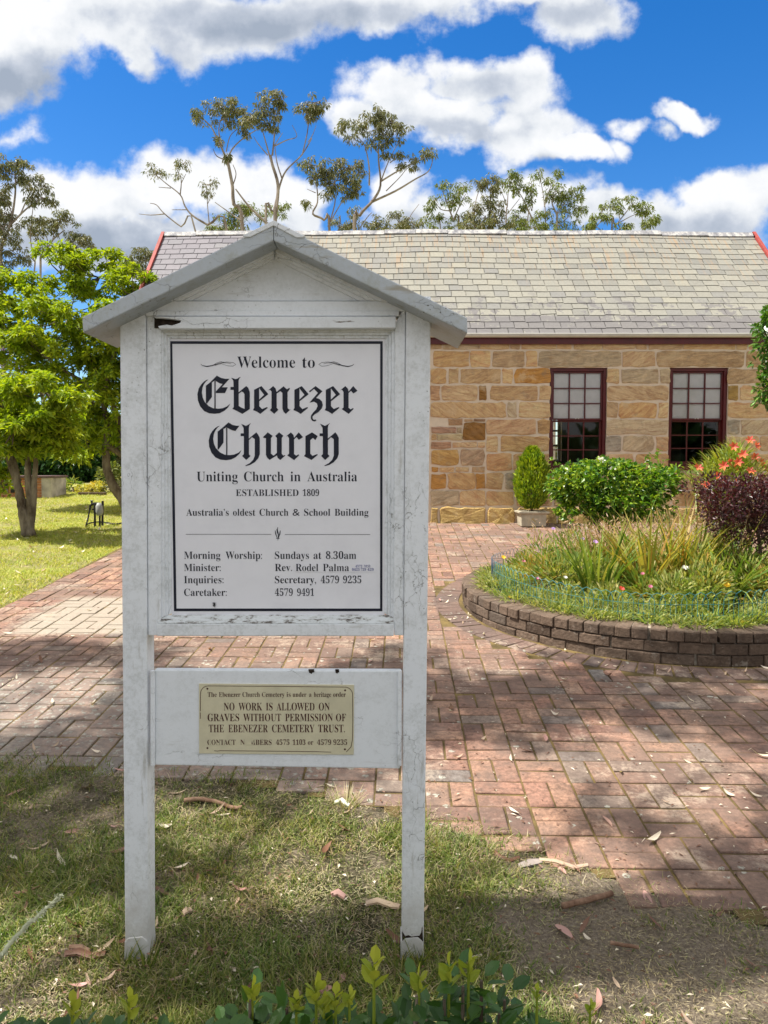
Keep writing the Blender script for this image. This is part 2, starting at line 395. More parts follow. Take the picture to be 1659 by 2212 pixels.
def m_wallbrick():
    m, nt, b = mat('dark_garden_brick', 0.88, 0.2); p = worldco(nt); r = island(nt)
    n1 = noi(nt, p, 40, 7, 0.75)
    c = ramp(nt, r, [(0, (.075, .052, .038)), (0.4, (.12, .085, .062)), (0.8, (.15, .105, .076)), (1, (.10, .078, .062))])
    c = mixc(nt, 0.8, c, ramp(nt, n1, [(0.25, 0.2), (0.75, 0.8)]), 'OVERLAY')
    c = mixc(nt, M_(nt, 'MULTIPLY', smooth(nt, noi(nt, p, 13, 5, .7), .58, .7), .4), c, (.36, .32, .27))
    setc(nt, b, c); bump(nt, b, noi(nt, p, 28, 6, 0.7), 0.018, 0.9); return m
MAT['wallbrick'] = m_wallbrick()
def m_stone():
    m, nt, b = mat('sandstone', 0.9, 0.15); p = worldco(nt)
    t = N(nt, 'ShaderNodeAttribute', attribute_name='tint').outputs['Color']
    r = island(nt)
    off = N(nt, 'ShaderNodeCombineXYZ', X=M_(nt, 'MULTIPLY', r, 37.0), Y=M_(nt, 'MULTIPLY', r, 11.0), Z=M_(nt, 'MULTIPLY', r, 23.0)).outputs[0]
    q = V_(nt, 'ADD', p, off)
    tilt = N(nt, 'ShaderNodeVectorRotate', rotation_type='AXIS_ANGLE', Vector=q, Axis=(0, 1, 0), Angle=M_(nt, 'MULTIPLY', M_(nt, 'SUBTRACT', r, .5), 1.3)).outputs[0]
    band = noi(nt, V_(nt, 'MULTIPLY', tilt, (0.9, 1, 4.5)), 4.5, 7, 0.68, 0.7)
    blot = noi(nt, q, 5.5, 5, 0.6)
    c = mixc(nt, 0.85, t, ramp(nt, band, [(0.28, 0.24), (0.5, 0.5), (0.72, 0.74)]), 'OVERLAY')
    c = mixc(nt, M_(nt, 'MULTIPLY', smooth(nt, blot, 0.52, 0.70), 0.45), c, (.34, .20, .10))
    c = mixc(nt, M_(nt, 'MULTIPLY', smooth(nt, blot, 0.48, 0.30), 0.5), c, (.72, .55, .34))
    c = mixc(nt, M_(nt, 'MULTIPLY', smooth(nt, noi(nt, q, 9, 5, .65), 0.56, 0.7), 0.35), c, (.30, .25, .19))
    setc(nt, b, c)
    h = M_(nt, 'ADD', M_(nt, 'MULTIPLY', band, 0.8), M_(nt, 'MULTIPLY', noi(nt, q, 22, 6, 0.7), 0.7))
    bump(nt, b, h, 0.04, 1.0); return m
MAT['stone'] = m_stone()
MAT['mortar'] = plain('lime_mortar', (.66, .55, .43), 0.95, 0.1, var=0.04, scale=12)
def m_slate():
    m, nt, b = mat('roof_slate', 0.75, 0.25); p = worldco(nt); r = island(nt)
    sp = N(nt, 'ShaderNodeSeparateXYZ', Vector=p)
    c = ramp(nt, r, [(0, (.185, .18, .16)), (0.2, (.225, .216, .186)), (0.5, (.255, .243, .203)), (0.75, (.235, .226, .193)), (0.94, (.195, .19, .177)), (1, (.27, .255, .205))])
    # purple-grey clean slates at the left end, pale lichened ones elsewhere
    lf = smooth(nt, M_(nt, 'ADD', sp.outputs[0], M_(nt, 'MULTIPLY', M_(nt, 'SUBTRACT', r, .5), .9)), -2.1, -2.7)
    cp = ramp(nt, r, [(0, (.15, .14, .155)), (0.5, (.20, .185, .20)), (0.85, (.18, .172, .185)), (1, (.28, .27, .25))])
    c = mixc(nt, lf, c, cp)
    n1 = noi(nt, p, 26, 6, 0.7)
    c = mixc(nt, 0.4, c, ramp(nt, n1, [(0.25, 0.3), (0.75, 0.7)]), 'OVERLAY')
    # dark bare patches low on the roof
    lowz = smooth(nt, sp.outputs[2], 4.95, 4.1)
    bare = M_(nt, 'MULTIPLY', lowz, smooth(nt, M_(nt, 'ADD', noi(nt, p, 4.2, 6, .7), M_(nt, 'MULTIPLY', lowz, .10)), 0.63, 0.645))
    lastc = smooth(nt, sp.outputs[2], 4.13, 4.05)
    bare = M_(nt, 'MAXIMUM', bare, M_(nt, 'MULTIPLY', lastc, smooth(nt, noi(nt, p, 3.3, 5, .7), .38, .44)))
    c = mixc(nt, M_(nt, 'MULTIPLY', bare, 0.8), c, mixc(nt, n1, (.105, .095, .10), (.18, .17, .172)))
    # rust runs from the ridge
    ru = smooth(nt, noi(nt, V_(nt, 'MULTIPLY', p, (5.5, .35, .35)), 3.0, 6, .75), 0.50, 0.66)
    ru = M_(nt, 'MULTIPLY', ru, smooth(nt, sp.outputs[2], 4.4, 5.8))
    ru = M_(nt, 'MULTIPLY', ru, smooth(nt, sp.outputs[0], -2.2, -.6))
    c = mixc(nt, M_(nt, 'MULTIPLY', ru, 0.6), c, (.33, .20, .10))
    setc(nt, b, c); bump(nt, b, n1, 0.003, 0.5); return m
MAT['slate'] = m_slate()
def m_ridge():
    m, nt, b = mat('lead_ridge', 0.7, 0.3); p = worldco(nt)
    n1 = noi(nt, V_(nt, 'MULTIPLY', p, (1, 1, .5)), 7, 7, .75)
    setc(nt, b, ramp(nt, n1, [(.38, (.16, .16, .175)), (.5, (.28, .275, .28)), (.56, (.46, .44, .41)), (.7, (.38, .36, .33))])); return m
MAT['ridge'] = m_ridge()
MAT['maroon'] = plain('maroon_gloss_paint', (.085, .006, .007), 0.4, 0.45, var=0.12)
MAT['red_barge'] = plain('faded_red_paint', (.30, .055, .045), 0.55, 0.3, var=0.15)
MAT['sash_red'] = plain('brown_red_sash_paint', (.10, .016, .014), 0.45, 0.35)
MAT['gutter'] = plain('pale_gutter', (.55, .545, .50), 0.45, 0.4, var=0.05)
MAT['blind'] = plain('roller_blind', (.86, .84, .83), 0.8, 0.2, var=0.03)
MAT['inside'] = plain('dim_interior', (.035, .032, .028), 0.9, 0.1)
MAT['white_wood'] = plain('white_joinery', (.75, .75, .72), 0.5, 0.3, var=0.04)
def m_glass():
    m, nt, b = mat('window_glass', 0.03, 0.5); b.inputs['Base Color'].default_value = (1, 1, 1, 1)
    b.inputs['Transmission Weight'].default_value = 1.0; b.inputs['IOR'].default_value = 1.45
    gl = N(nt, 'ShaderNodeBsdfGlossy', Roughness=0.02); tr = N(nt, 'ShaderNodeBsdfTransparent', Color=(.97, .97, .96, 1))
    fr = N(nt, 'ShaderNodeFresnel', IOR=1.5)
    mx = N(nt, 'ShaderNodeMixShader', _0=fr.outputs[0], _1=tr.outputs[0], _2=gl.outputs[0])
    nt.links.new(mx.outputs[0], nt.nodes['Material Output'].inputs[0]); return m
MAT['glass'] = m_glass()
MAT['pot'] = plain('cast_stone_pot', (.40, .36, .27), 0.9, 0.15, var=0.12, scale=10)
MAT['concrete'] = plain('rendered_concrete', (.40, .37, .34), 0.9, 0.15, var=0.25, scale=3)
MAT['orange_brick'] = plain('orange_brick', (.42, .19, .10), 0.9, 0.15, var=0.2, scale=9)
MAT['plaquegrey'] = plain('grey_niche_plaque', (.20, .19, .17), 0.6, 0.3)
MAT['slab'] = plain('dark_red_slab', (.14, .09, .09), 0.8, 0.2)
MAT['black'] = plain('black_pipe', (.012, .012, .012), 0.5, 0.3)
MAT['bag'] = plain('pale_plastic_bag', (.28, .28, .26), 0.5, 0.4)
MAT['wire'] = plain('blue_green_wire', (.03, .20, .23), 0.4, 0.5)
MAT['rusty_wire'] = plain('weathered_blue_wire', (.05, .10, .16), 0.5, 0.5)
MAT['bark_light'] = bark_mat('pale_lichened_bark', (.07, .05, .035), (.24, .20, .15))
MAT['bark_gum'] = bark_mat('gum_bark', (.13, .10, .085), (.34, .29, .26), 3.0)
MAT['bark_dark'] = bark_mat('dark_bark', (.05, .035, .025), (.15, .11, .08), 16)
MAT['leaf_lime'] = leaf_mat('lime_tree_leaf', [(.09, .16, .010), (.24, .33, .018), (.37, .44, .03), (.17, .26, .014), (.30, .37, .03)], 0.42, tcol=(1.5, 1.45, .35))
MAT['leaf_gum'] = leaf_mat('gum_leaf', [(.075, .09, .042), (.14, .155, .072), (.22, .22, .115), (.17, .15, .075)], 0.25, 0.45)
MAT['leaf_gum2'] = leaf_mat('bright_gum_leaf', [(.07, .10, .022), (.14, .185, .04), (.21, .25, .065), (.15, .155, .045)], 0.28, 0.45)
MAT['leaf_dark'] = leaf_mat('dark_shrub_leaf', [(.015, .04, .012), (.03, .08, .02), (.05, .12, .03)], 0.2, 0.35)
MAT['leaf_olive'] = leaf_mat('olive_scrub_leaf', [(.06, .065, .035), (.11, .115, .06), (.15, .15, .085)], 0.2)
MAT['leaf_yellow'] = leaf_mat('yellow_shrub_leaf', [(.38, .36, .05), (.50, .42, .10), (.30, .32, .05)], 0.35)
MAT['leaf_rose'] = leaf_mat('rose_leaf', [(.03, .11, .014), (.085, .19, .018), (.18, .30, .024), (.30, .39, .035)], 0.32, 0.32, spec=0.5)
MAT['leaf_purple'] = leaf_mat('purple_leaf', [(.030, .010, .012), (.06, .016, .02), (.10, .030, .034), (.05, .03, .02)], 0.22, 0.4, tcol=(2.2, .7, .7), spec=0.5)
MAT['leaf_strap'] = leaf_mat('strap_leaf', [(.07, .14, .02), (.13, .22, .03), (.24, .30, .06), (.33, .30, .08)], 0.35)
MAT['leaf_iris'] = leaf_mat('yellowing_strap_leaf', [(.15, .20, .03), (.30, .30, .06), (.42, .34, .09), (.34, .18, .04)], 0.35)
MAT['leaf_low'] = leaf_mat('low_edging_leaf', [(.11, .17, .04), (.20, .26, .055), (.34, .37, .11), (.46, .43, .18)], 0.4)
MAT['leaf_lily'] = leaf_mat('lily_leaf', [(.12, .19, .02), (.22, .28, .035), (.36, .34, .06)], 0.35)
MAT['dry_stalk'] = leaf_mat('dried_flower_stalk', [(.34, .20, .12), (.46, .30, .19), (.26, .20, .09)], 0.25)
MAT['conifer'] = leaf_mat('golden_conifer_scale', [(.07, .14, .010), (.17, .26, .014), (.28, .37, .018), (.36, .42, .022)], 0.3, 0.5, tcol=(1.4, 1.4, .3))
MAT['leaf_hedge'] = leaf_mat('glossy_hedge_leaf', [(.022, .065, .012), (.04, .10, .018), (.065, .14, .026)], 0.25, 0.4, spec=0.4)
MAT['shoot'] = leaf_mat('young_hedge_shoot', [(.20, .27, .03), (.28, .34, .045), (.36, .40, .06)], 0.35, 0.4)
MAT['leaf_camellia'] = leaf_mat('camellia_leaf', [(.03, .09, .012), (.07, .17, .02), (.15, .27, .03)], 0.25, 0.28, spec=0.6)
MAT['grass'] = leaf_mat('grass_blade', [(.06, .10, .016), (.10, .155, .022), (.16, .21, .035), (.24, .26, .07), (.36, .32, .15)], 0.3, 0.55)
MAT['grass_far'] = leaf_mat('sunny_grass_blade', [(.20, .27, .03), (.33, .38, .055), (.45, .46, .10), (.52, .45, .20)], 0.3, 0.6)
MAT['straw'] = leaf_mat('dry_grass_blade', [(.26, .20, .11), (.40, .33, .19), (.52, .45, .28)], 0.2)
MAT['leaf_tan'] = leaf_mat('tan_dry_leaf', [(.45, .33, .23), (.45, .33, .23)], 0.12)
MAT['leaf_pale'] = leaf_mat('pale_dry_leaf', [(.62, .54, .42), (.62, .54, .42)], 0.12)
MAT['leaf_brown'] = leaf_mat('brown_dry_leaf', [(.17, .085, .05), (.17, .085, .05)], 0.12)
MAT['leaf_pink'] = leaf_mat('pink_dry_leaf', [(.46, .26, .22), (.46, .26, .22)], 0.12)
MAT['bark_strip'] = bark_mat('shed_bark', (.13, .07, .045), (.33, .21, .14), 14)
MAT['pale_stalk'] = plain('pale_seed_stalk', (.50, .52, .36), 0.8, 0.2, var=0.15, scale=60)
MAT['orange_petal'] = leaf_mat('orange_petal', [(.62, .12, .05), (.72, .20, .07), (.60, .10, .09)], 0.35, tcol=(1.3, 1, .7))
MAT['yellow_petal'] = leaf_mat('yellow_petal', [(.75, .50, .02), (.80, .58, .05)], 0.3)
MAT['pink_petal'] = leaf_mat('pink_petal', [(.60, .22, .34), (.55, .16, .24)], 0.3)
MAT['mauve_petal'] = leaf_mat('mauve_petal', [(.42, .25, .55), (.55, .36, .62)], 0.3, tcol=(1, .9, 1.2))
MAT['white_petal'] = leaf_mat('white_petal', [(.80, .78, .66), (.82, .82, .75)], 0.3, tcol=(1, 1, .9))
MAT['red_petal'] = leaf_mat('red_petal', [(.45, .03, .03), (.62, .10, .03)], 0.3, tcol=(1.2, .8, .8))

# ------------------------------------------------------------------ ground and paving
def inpoly(x, y, P):
    c = False; n = len(P); j = n - 1
    for i in range(n):
        xi, yi = P[i]; xj, yj = P[j]
        if (yi > y) != (yj > y) and x < (xj - xi) * (y - yi) / (yj - yi) + xi: c = not c
        j = i
    return c
YW = 12.5                                   # church front wall
GC = (2.50, 7.10); GR = 1.76                # round garden bed
near = [G(px, py) for px, py in [(-260, 1640), (0, 1655), (170, 1668), (330, 1690), (560, 1702), (700, 1728), (870, 1772), (1000, 1806), (1130, 1842), (1250, 1884), (1400, 1932), (1659, 2012), (1850, 2075)]]
near = [(p.x, p.y) for p in near]
PATH = near + [(7.5, near[-1][1]), (7.5, YW + .1), (-3.5, YW + .1), (-3.5, 7.08), (-3.62, 5.0), (near[0][0], near[0][1])]
def edge_dist(x, y):
    best = 9
    for (ax, ay), (bx, by) in zip(near, near[1:]):
        dx, dy = bx - ax, by - ay; t = max(0, min(1, ((x - ax) * dx + (y - ay) * dy) / (dx * dx + dy * dy)))
        best = min(best, math.hypot(x - ax - t * dx, y - ay - t * dy))
    return best
def wob(x, y): return 0.05 * noise.noise((x * 3.1, y * 3.1, 2.0)) + 0.03 * noise.noise((x * 9, y * 9, 5))
def in_path(x, y, m=0.0): return inpoly(x + wob(x, y), y + wob(y, x), PATH)

def ground():
    xs = sorted(set(list(np.arange(-8, -2.6, 0.16)) + list(np.arange(-2.6, 3.2, 0.05)) + list(np.arange(3.2, 8.01, .16)) + list(np.geomspace(8, 400, 24)) + list(-np.geomspace(8, 400, 24))))
    ys = sorted(set(list(np.arange(-4, 1.5, 0.16)) + list(np.arange(1.5, 4.4, 0.05)) + list(np.arange(4.4, 18, .16)) + list(np.geomspace(18, 900, 34)) + list(-np.geomspace(4, 60, 8))))
    V = []; nx, ny = len(xs), len(ys)
    for y in ys:
        for x in xs:
            z = gz(x, y)
            if 1.4 < y < 4.4 and -2.6 < x < 3.2:
                ins = in_path(x, y); dd = edge_dist(x, y)
                z += (-.014 * min(1, dd / .12) + .010 * (1 - min(1, dd / .12))) if ins else .016 * math.exp(-dd * 5) + .004
            if not (-3.7 < x < 7.6 and 3.0 < y < 12.9) and -9 < x < 9 and y < 19:
                z += 0.018 * noise.noise((x * 1.7, y * 1.7, 0)) + 0.008 * noise.noise((x * 6, y * 6, 3))
            V.append((x, y, z - 0.012))
    Fs = np.array([(j * nx + i, j * nx + i + 1, (j + 1) * nx + i + 1, (j + 1) * nx + i) for j in range(ny - 1) for i in range(nx - 1)])
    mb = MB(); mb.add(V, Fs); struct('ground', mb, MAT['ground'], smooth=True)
ground()

def paving():
    # bedding sheet that shows in the joints
    mb = MB(); st = 0.09; cells = []
    idx = {}; V = []; Fs = []
    def vid(i, j):
        if (i, j) not in idx:
            idx[(i, j)] = len(V); x, y = i * st, j * st; V.append((x, y, gz(x, y) - 0.0005))
        return idx[(i, j)]
    for i in range(int(-3.9 / st), int(7.6 / st)):
        for j in range(int(2.2 / st), int(12.6 / st)):
            x, y = (i + .5) * st, (j + .5) * st
            if in_path(x, y) and edge_dist(x, y) > .04 and (x - GC[0]) ** 2 + (y - GC[1]) ** 2 > (GR - .1) ** 2: Fs.append((vid(i, j), vid(i + 1, j), vid(i + 1, j + 1), vid(i, j + 1)))
    mb.add(V, [Fs]); struct('path_bedding', mb, MAT['joint'])
    # basket-weave bricks, each a real block with worn arrises
    mb = MB(); cell = 0.236; ca, sa = math.cos(R(-1.2)), math.sin(R(-1.2))
    def brick(cx, cy, lx, ly, ang, lift=0.0):
        c, s = math.cos(ang), math.sin(ang)
        hx, hy = lx / 2 - rnd.uniform(.0035, .0075), ly / 2 - rnd.uniform(.0035, .0075)
        dz = rnd.gauss(0, .0018) + lift; tx, ty = rnd.gauss(0, .010), rnd.gauss(0, .010)
        V = []
        for (ins, h) in ((0, -.02), (0.0, -.0035), (.005, 0.0)):
            for sx, sy in ((-1, -1), (1, -1), (1, 1), (-1, 1)):
                u, v = sx * (hx - ins) + rnd.gauss(0, .0008), sy * (hy - ins) + rnd.gauss(0, .0008)
                x, y = cx + u * c - v * s, cy + u * s + v * c
                V.append((x, y, gz(x, y) + .006 + h + dz + tx * u + ty * v))
        Fs = [(8, 9, 10, 11)] + [(k * 4 + i, k * 4 + (i + 1) % 4, k * 4 + 4 + (i + 1) % 4, k * 4 + 4 + i) for k in (0, 1) for i in range(4)]
        mb.add(V, [Fs])
    for i in range(-24, 40):
        for j in range(4, 60):
            bx, by = i * cell, j * cell
            for k in (-1, 1):
                if (i + j) % 2: ux, uy, lx, ly = 0, k * cell / 4, cell, cell / 2
                else: ux, uy, lx, ly = k * cell / 4, 0, cell / 2, cell
                x0, y0 = bx + ux, by + uy
                x, y = x0 * ca - y0 * sa, x0 * sa + y0 * ca
                if not (-3.55 < x < 7.4 and y < YW - .06): continue
                if not in_path(x, y): continue
                if (x - GC[0]) ** 2 + (y - GC[1]) ** 2 < (GR + .27) ** 2: continue
                brick(x, y, lx, ly, R(-1.2))
    # ring of bricks on end round the garden bed
    n = int(2 * math.pi * (GR + .14) / .118)
    for k in range(n):
        a = 2 * math.pi * k / n
        brick(GC[0] + (GR + .145) * math.cos(a), GC[1] + (GR + .145) * math.sin(a), .232, .118, a, .001)
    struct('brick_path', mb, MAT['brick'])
paving()

# ------------------------------------------------------------------ the church
def church():
    zb = gz(0, YW)
    def W2(px, py): p = at(px, py, YW); return p.x, p.z
    def Z4(zx, zy): return (1060 + zx / 1.929) * .8641, (560 + zy / 1.929) * .8641
    xl = at(356, 505, YW + 2.25).x + .12; xr = at(1625, 500, YW + 2.25).x - .12
    eave_z = at(830, 728, YW - .13).z
    rY = YW + 2.25
    ridge_z = at(830, 505, rY).z
    c = thing('church', 'long sandstone church with a slate gable roof and dark red sash windows', 'church', (0, YW, zb))
    win = [((1188, 794), (1309, 1021)), ((1447, 794), (1569, 1016))]
    WN = []
    for (a, b) in win:
        x0, z1 = W2(*a); x1, z0 = W2(*b); WN.append((x0, x1, z0, z1))
    # rubble core, face at YW + .012 shows as mortar; openings left free
    mb = MB(); yb = YW + 4.5
    xs = [xl, WN[0][0], WN[0][1], WN[1][0], WN[1][1], xr]
    z1 = eave_z + .05; zg = zb - .3
    for k in (0, 2, 4): mb.box(xs[k] + (.001 if k else 0), xs[k + 1] - .001, YW + .002, YW + .42, zg, z1)
    for (x0, x1, a, b) in WN:
        mb.box(x0, x1, YW + .002, YW + .42, zg, a); mb.box(x0, x1, YW + .002, YW + .42, b, z1)
    # gable ends and back wall with the far window opening
    for xe, s in ((xl, 1), (xr, -1)):
        V = [(xe, YW + .425, zg), (xe, yb, zg), (xe, yb, z1), (xe, rY, ridge_z - .12), (xe, YW + .425, z1)]
        V2 = [(xe + s * .4, y, z) for _, y, z in V]
        mb.add(V + V2, [[tuple(range(5)), tuple(range(9, 4, -1))] + [(i, (i + 1) % 5, (i + 1) % 5 + 5, i + 5) for i in range(5)]])
    bw = (2.95, 3.82, 1.75, 2.75)
    mb.box(xl + .4, bw[0], yb - .4, yb, zg, z1); mb.box(bw[1], xr - .4, yb - .4, yb, zg, z1)
    mb.box(bw[0], bw[1], yb - .4, yb, zg, bw[2]); mb.box(bw[0], bw[1], yb - .4, yb, bw[3], z1)
    wall = mb.build('wall', MAT['mortar'], c)
    mb = MB(); mb.box(xl + .41, xr - .41, YW + .43, yb - .41, zb + .1, zb + .14); mb.box(xl + .41, xr - .41, YW + .43, yb - .41, z1 - .02, z1 + .02)
    mb.box(xl + .41, xl + .43, YW + .43, yb - .41, zb + .15, z1 - .03); mb.box(xr - .43, xr - .41, YW + .43, yb - .41, zb + .15, z1 - .03)
    mb.build('interior', MAT['inside'], c)
    # ---- face stones
    sb = MB()
    pal = [(.66, .435, .225), (.61, .40, .21), (.68, .465, .25), (.57, .39, .225), (.64, .43, .245), (.54, .415, .27), (.69, .485, .265), (.61, .38, .18)]
    def stone(x0, x1, z0, z1, colr, depth=.02, rough=1.0):
        w, h = x1 - x0, z1 - z0
        if w < .02 or h < .02: return
        rc = min(w, h) * rnd.uniform(.03, .10); pts = []
        nx = max(3, int(w / .09)); nz = max(3, int(h / .08))
        def side(ax, az, bx, bz, n):
            for k in range(n):
                t = .02 + .96 * k / max(1, n - 1)
                pts.append((ax + (bx - ax) * t, az + (bz - az) * t))
        side(x0 + rc, z0, x1 - rc, z0, nx); side(x1, z0 + rc, x1, z1 - rc, nz); side(x1 - rc, z1, x0 + rc, z1, nx); side(x0, z1 - rc, x0, z0 + rc, nz)
        cx, cz = (x0 + x1) / 2, (z0 + z1) / 2
        jit = min(.007, .05 * min(w, h)) * rough
        pts = [(x + rnd.gauss(0, jit), z + rnd.gauss(0, jit)) for x, z in pts]
        n = len(pts); V = []
        for ins, d in ((0, .0025), (.0, -.45 * depth), (.006, -.85 * depth), (.018, -depth)):
            for (x, z) in pts:
                kx = max(.2, 1 - ins / (w / 2)); kz = max(.2, 1 - ins / (h / 2))
                V.append((cx + (x - cx) * kx, YW + d + (rnd.gauss(0, .0022) * rough if ins > 0 else 0), cz + (z - cz) * kz))
        V.append((cx, YW - depth, cz))
        Fs = [(k * n + i, k * n + (i + 1) % n, (k + 1) * n + (i + 1) % n, (k + 1) * n + i) for k in range(3) for i in range(n)]
        Fs3 = [(3 * n + i, 3 * n + (i + 1) % n, 4 * n) for i in range(n)]
        j = rnd.uniform(.86, 1.12); cc = tuple(min(.8, v * j) for v in colr)
        sb.add(V, [Fs + Fs3], cc)
    OR = (.50, .255, .075); DK = (.30, .15, .045); GY = (.40, .345, .27); OC = (.56, .385, .15)
    rows = [
        (562, 606, [(30, 88), (88, 270), (270, 415), (415, 462), (470, 640), (640, 715), (722, 860), (860, 1022), (1022, 1075), (1080, 1250), (1250, 1505), (1505, 1560), (1566, 1700)]),
        (611, 691, [(40, 218), (222, 322), (328, 486), (490, 547), (550, 952), (956, 1114), (1120, 1546), (1552, 1780)]),
        (696, 770, [(30, 110), (116, 168), (175, 372), (378, 428), (434, 613, OR), (880, 941), (950, 1130), (1138, 1186), (1463, 1640), (1645, 1790)]),
        (777, 852, [(30, 78, (.50, .30, .17)), (84, 258), (263, 304, DK), (318, 550), (556, 611), (880, 1180), (1465, 1514, (.42, .27, .09)), (1522, 1790)]),
        (858, 936, [(30, 396), (402, 449), (456, 611), (878, 934), (938, 1124), (1130, 1180), (1465, 1700), (1706, 1790)]),
        (941, 1016, [(299, 541, (.56, .35, .20)), (546, 608), (876, 1180), (1463, 1523, GY), (1528, 1790)]),
        (1021, 1100, [(299, 358), (368, 605), (874, 950, GY), (958, 1110), (1116, 1178), (1458, 1614), (1620, 1790)]),
        (1105, 1192, [(299, 425, (.56, .32, .16)), (430, 603), (872, 1012), (1018, 1178), (1458, 1560), (1566, 1790)]),
        (1197, 1281, [(299, 382), (388, 470, GY), (476, 640), (646, 860), (866, 1020), (1026, 1180), (1186, 1370), (1376, 1560), (1566, 1790)]),
        (1286, 1360, [(299, 435), (442, 620), (626, 800), (806, 1010), (1016, 1190), (1196, 1400), (1406, 1600), (1606, 1790)]),
        (1366, 1446, [(30, 68, OC), (74, 296, OC), (302, 440, OC), (446, 640, OC), (646, 900, OC), (906, 1100, OC), (1106, 1400, OC), (1406, 1790, OC)])]
    for ri, (za, zc, cols) in enumerate(rows):
        for it in cols:
            a = W2(*Z4(it[0], za)); b = W2(*Z4(it[1], zc))
            g = .0075
            plinth = ri == len(rows) - 1
            stone(a[0] + g, min(b[0] - g, xr), b[1] + g if not plinth else zb - .05, a[1] - g, it[2] if len(it) > 2 else rnd.choice(pal), 0.035 if plinth else rnd.uniform(.008, .014), 1.4 if plinth else 1)
    rub = [(118, 940, 185, 970, (.45, .27, .15)), (195, 940, 235, 952), (240, 940, 295, 952, (.4, .25, .15)), (37, 977, 155, 1007, (.48, .29, .2)), (160, 980, 182, 1006), (190, 958, 293, 1044, DK), (37, 1013, 60, 1040), (63, 1012, 185, 1043, (.55, .44, .26)),
           (37, 1050, 132, 1083, (.45, .26, .16)), (138, 1052, 255, 1078), (260, 1052, 293, 1078), (37, 1090, 168, 1163, (.5, .30, .11)), (178, 1085, 291, 1163, (.46, .31, .2)), (37, 1172, 67, 1195, OR), (75, 1173, 145, 1195), (152, 1172, 215, 1195), (232, 1170, 292, 1197),
           (35, 1205, 107, 1278, OR), (115, 1202, 248, 1278), (252, 1205, 293, 1278, OR), (30, 1285, 168, 1358), (175, 1285, 293, 1358)]
    for it in rub:
        a = W2(*Z4(it[0], it[1])); b = W2(*Z4(it[2], it[3])); stone(a[0], b[0], b[1], a[1], it[4] if len(it) > 4 else rnd.choice(pal), .017, 1.2)
    # left part of the wall, mostly behind the notice sign
    x_end = W2(*Z4(26, 600))[0]
    for ri, (za, zc, cols) in enumerate(rows):
        x = xl; z1_ = W2(*Z4(0, za))[1] - .006; z0_ = W2(*Z4(0, zc))[1] + .006
        while x < x_end - .05:
            w = min(rnd.uniform(.3, 1.1), x_end - x)
            stone(x + .006, x + w - .006, z0_ if ri < len(rows) - 1 else zb - .05, z1_, rnd.choice(pal), .018); x += w
    sb.build('stone_facing', MAT['stone'], c)
    # ---- windows
    for wi, (x0, x1, z0, z1w) in enumerate(WN):
        fw = .055; yf = YW + .035
        mb = MB()
        mb.box(x0 + .004, x0 + fw, yf, yf + .14, z0 + .07, z1w - .004); mb.box(x1 - fw, x1 - .004, yf, yf + .14, z0 + .07, z1w - .004)
        mb.box(x0 + fw + .001, x1 - fw - .001, yf + .002, yf + .14, z1w - .052, z1w - .004)
        win_ = mb.build('window', MAT['maroon'], c, bevel=.004)
        mb = MB(); mb.box(x0 + .002, x1 - .002, YW - .035, YW + .16, z0, z0 + .068); mb.build('sill', MAT['maroon'], win_, bevel=.005)
        ix0, ix1 = x0 + fw + .001, x1 - fw - .001; iz0, iz1 = z0 + .07, z1w - .053
        zm = at(1000, 905, YW).z
        for nm, a, b, yy, mm, sw in (('upper_sash', zm - .012, iz1, yf + .035, 'maroon', .028), ('lower_sash', iz0, zm - .014, yf + .082, 'sash_red', .032)):
            mb = MB()
            mb.box(ix0, ix0 + sw, yy, yy + .04, a, b); mb.box(ix1 - sw, ix1, yy, yy + .04, a, b)
            bt = .075 if nm == 'lower_sash' else .026
            mb.box(ix0 + sw, ix1 - sw, yy + .001, yy + .039, a, a + bt); mb.box(ix0 + sw, ix1 - sw, yy + .001, yy + .039, b - .028, b)
            pw = (ix1 - ix0 - 2 * sw) / 3; ph = (b - .028 - a - bt) / 3
            for k in (1, 2):
                xx = ix0 + sw + pw * k; mb.box(xx - .009, xx + .009, yy + .006, yy + .034, a + bt, b - .028)
            for k in (1, 2):
                zz = a + bt + ph * k
                for q in range(3): mb.box(ix0 + sw + pw * q + (.009 if q else 0), ix0 + sw + pw * (q + 1) - (.009 if q < 2 else 0), yy + .008, yy + .032, zz - .008, zz + .008)
            mb.build(nm, MAT[mm], win_)
            mb = MB(); yg = yy + .02
            V = [(ix0 + sw, yg, a + bt), (ix1 - sw, yg, a + bt), (ix1 - sw, yg + .0015, b - .028), (ix0 + sw, yg + .0015, b - .028)]
            mb.add(V, [[(0, 1, 2, 3)]]); mb.build('pane', MAT['glass'], win_)
        mb = MB(); mb.box(ix0 + .002, ix1 - .002, yf + .077, yf + .080, zm + .004, iz1 - .002); mb.build('blind', MAT['blind'], win_)
        mb = MB(); mb.tube([((x0 + x1) / 2 - .03, yf + .03, zm + .005), ((x0 + x1) / 2, yf + .02, zm + .02), ((x0 + x1) / 2 + .03, yf + .03, zm + .005)], .006, 6); mb.build('sash_catch', MAT['gutter'], win_)
    # the far window seen through the room
    x0, x1, z0, z1w = bw; mb = MB(); yy = yb - .3
    for a in (x0, (x0 + x1) / 2 - .02, x1 - .06): mb.box(a, a + .06, yy, yy + .05, z0, z1w)
    for k in range(4): zz = z0 + (z1w - z0 - .04) * k / 3; mb.box(x0 + .06, x1 - .06, yy + .005, yy + .045, zz, zz + .04)
    mb.build('window', MAT['white_wood'], c)
    # ---- roof
    ov = .10                                    # verge overhang
    ex0, ex1 = at(356, 505, rY).x, at(1625, 500, rY).x
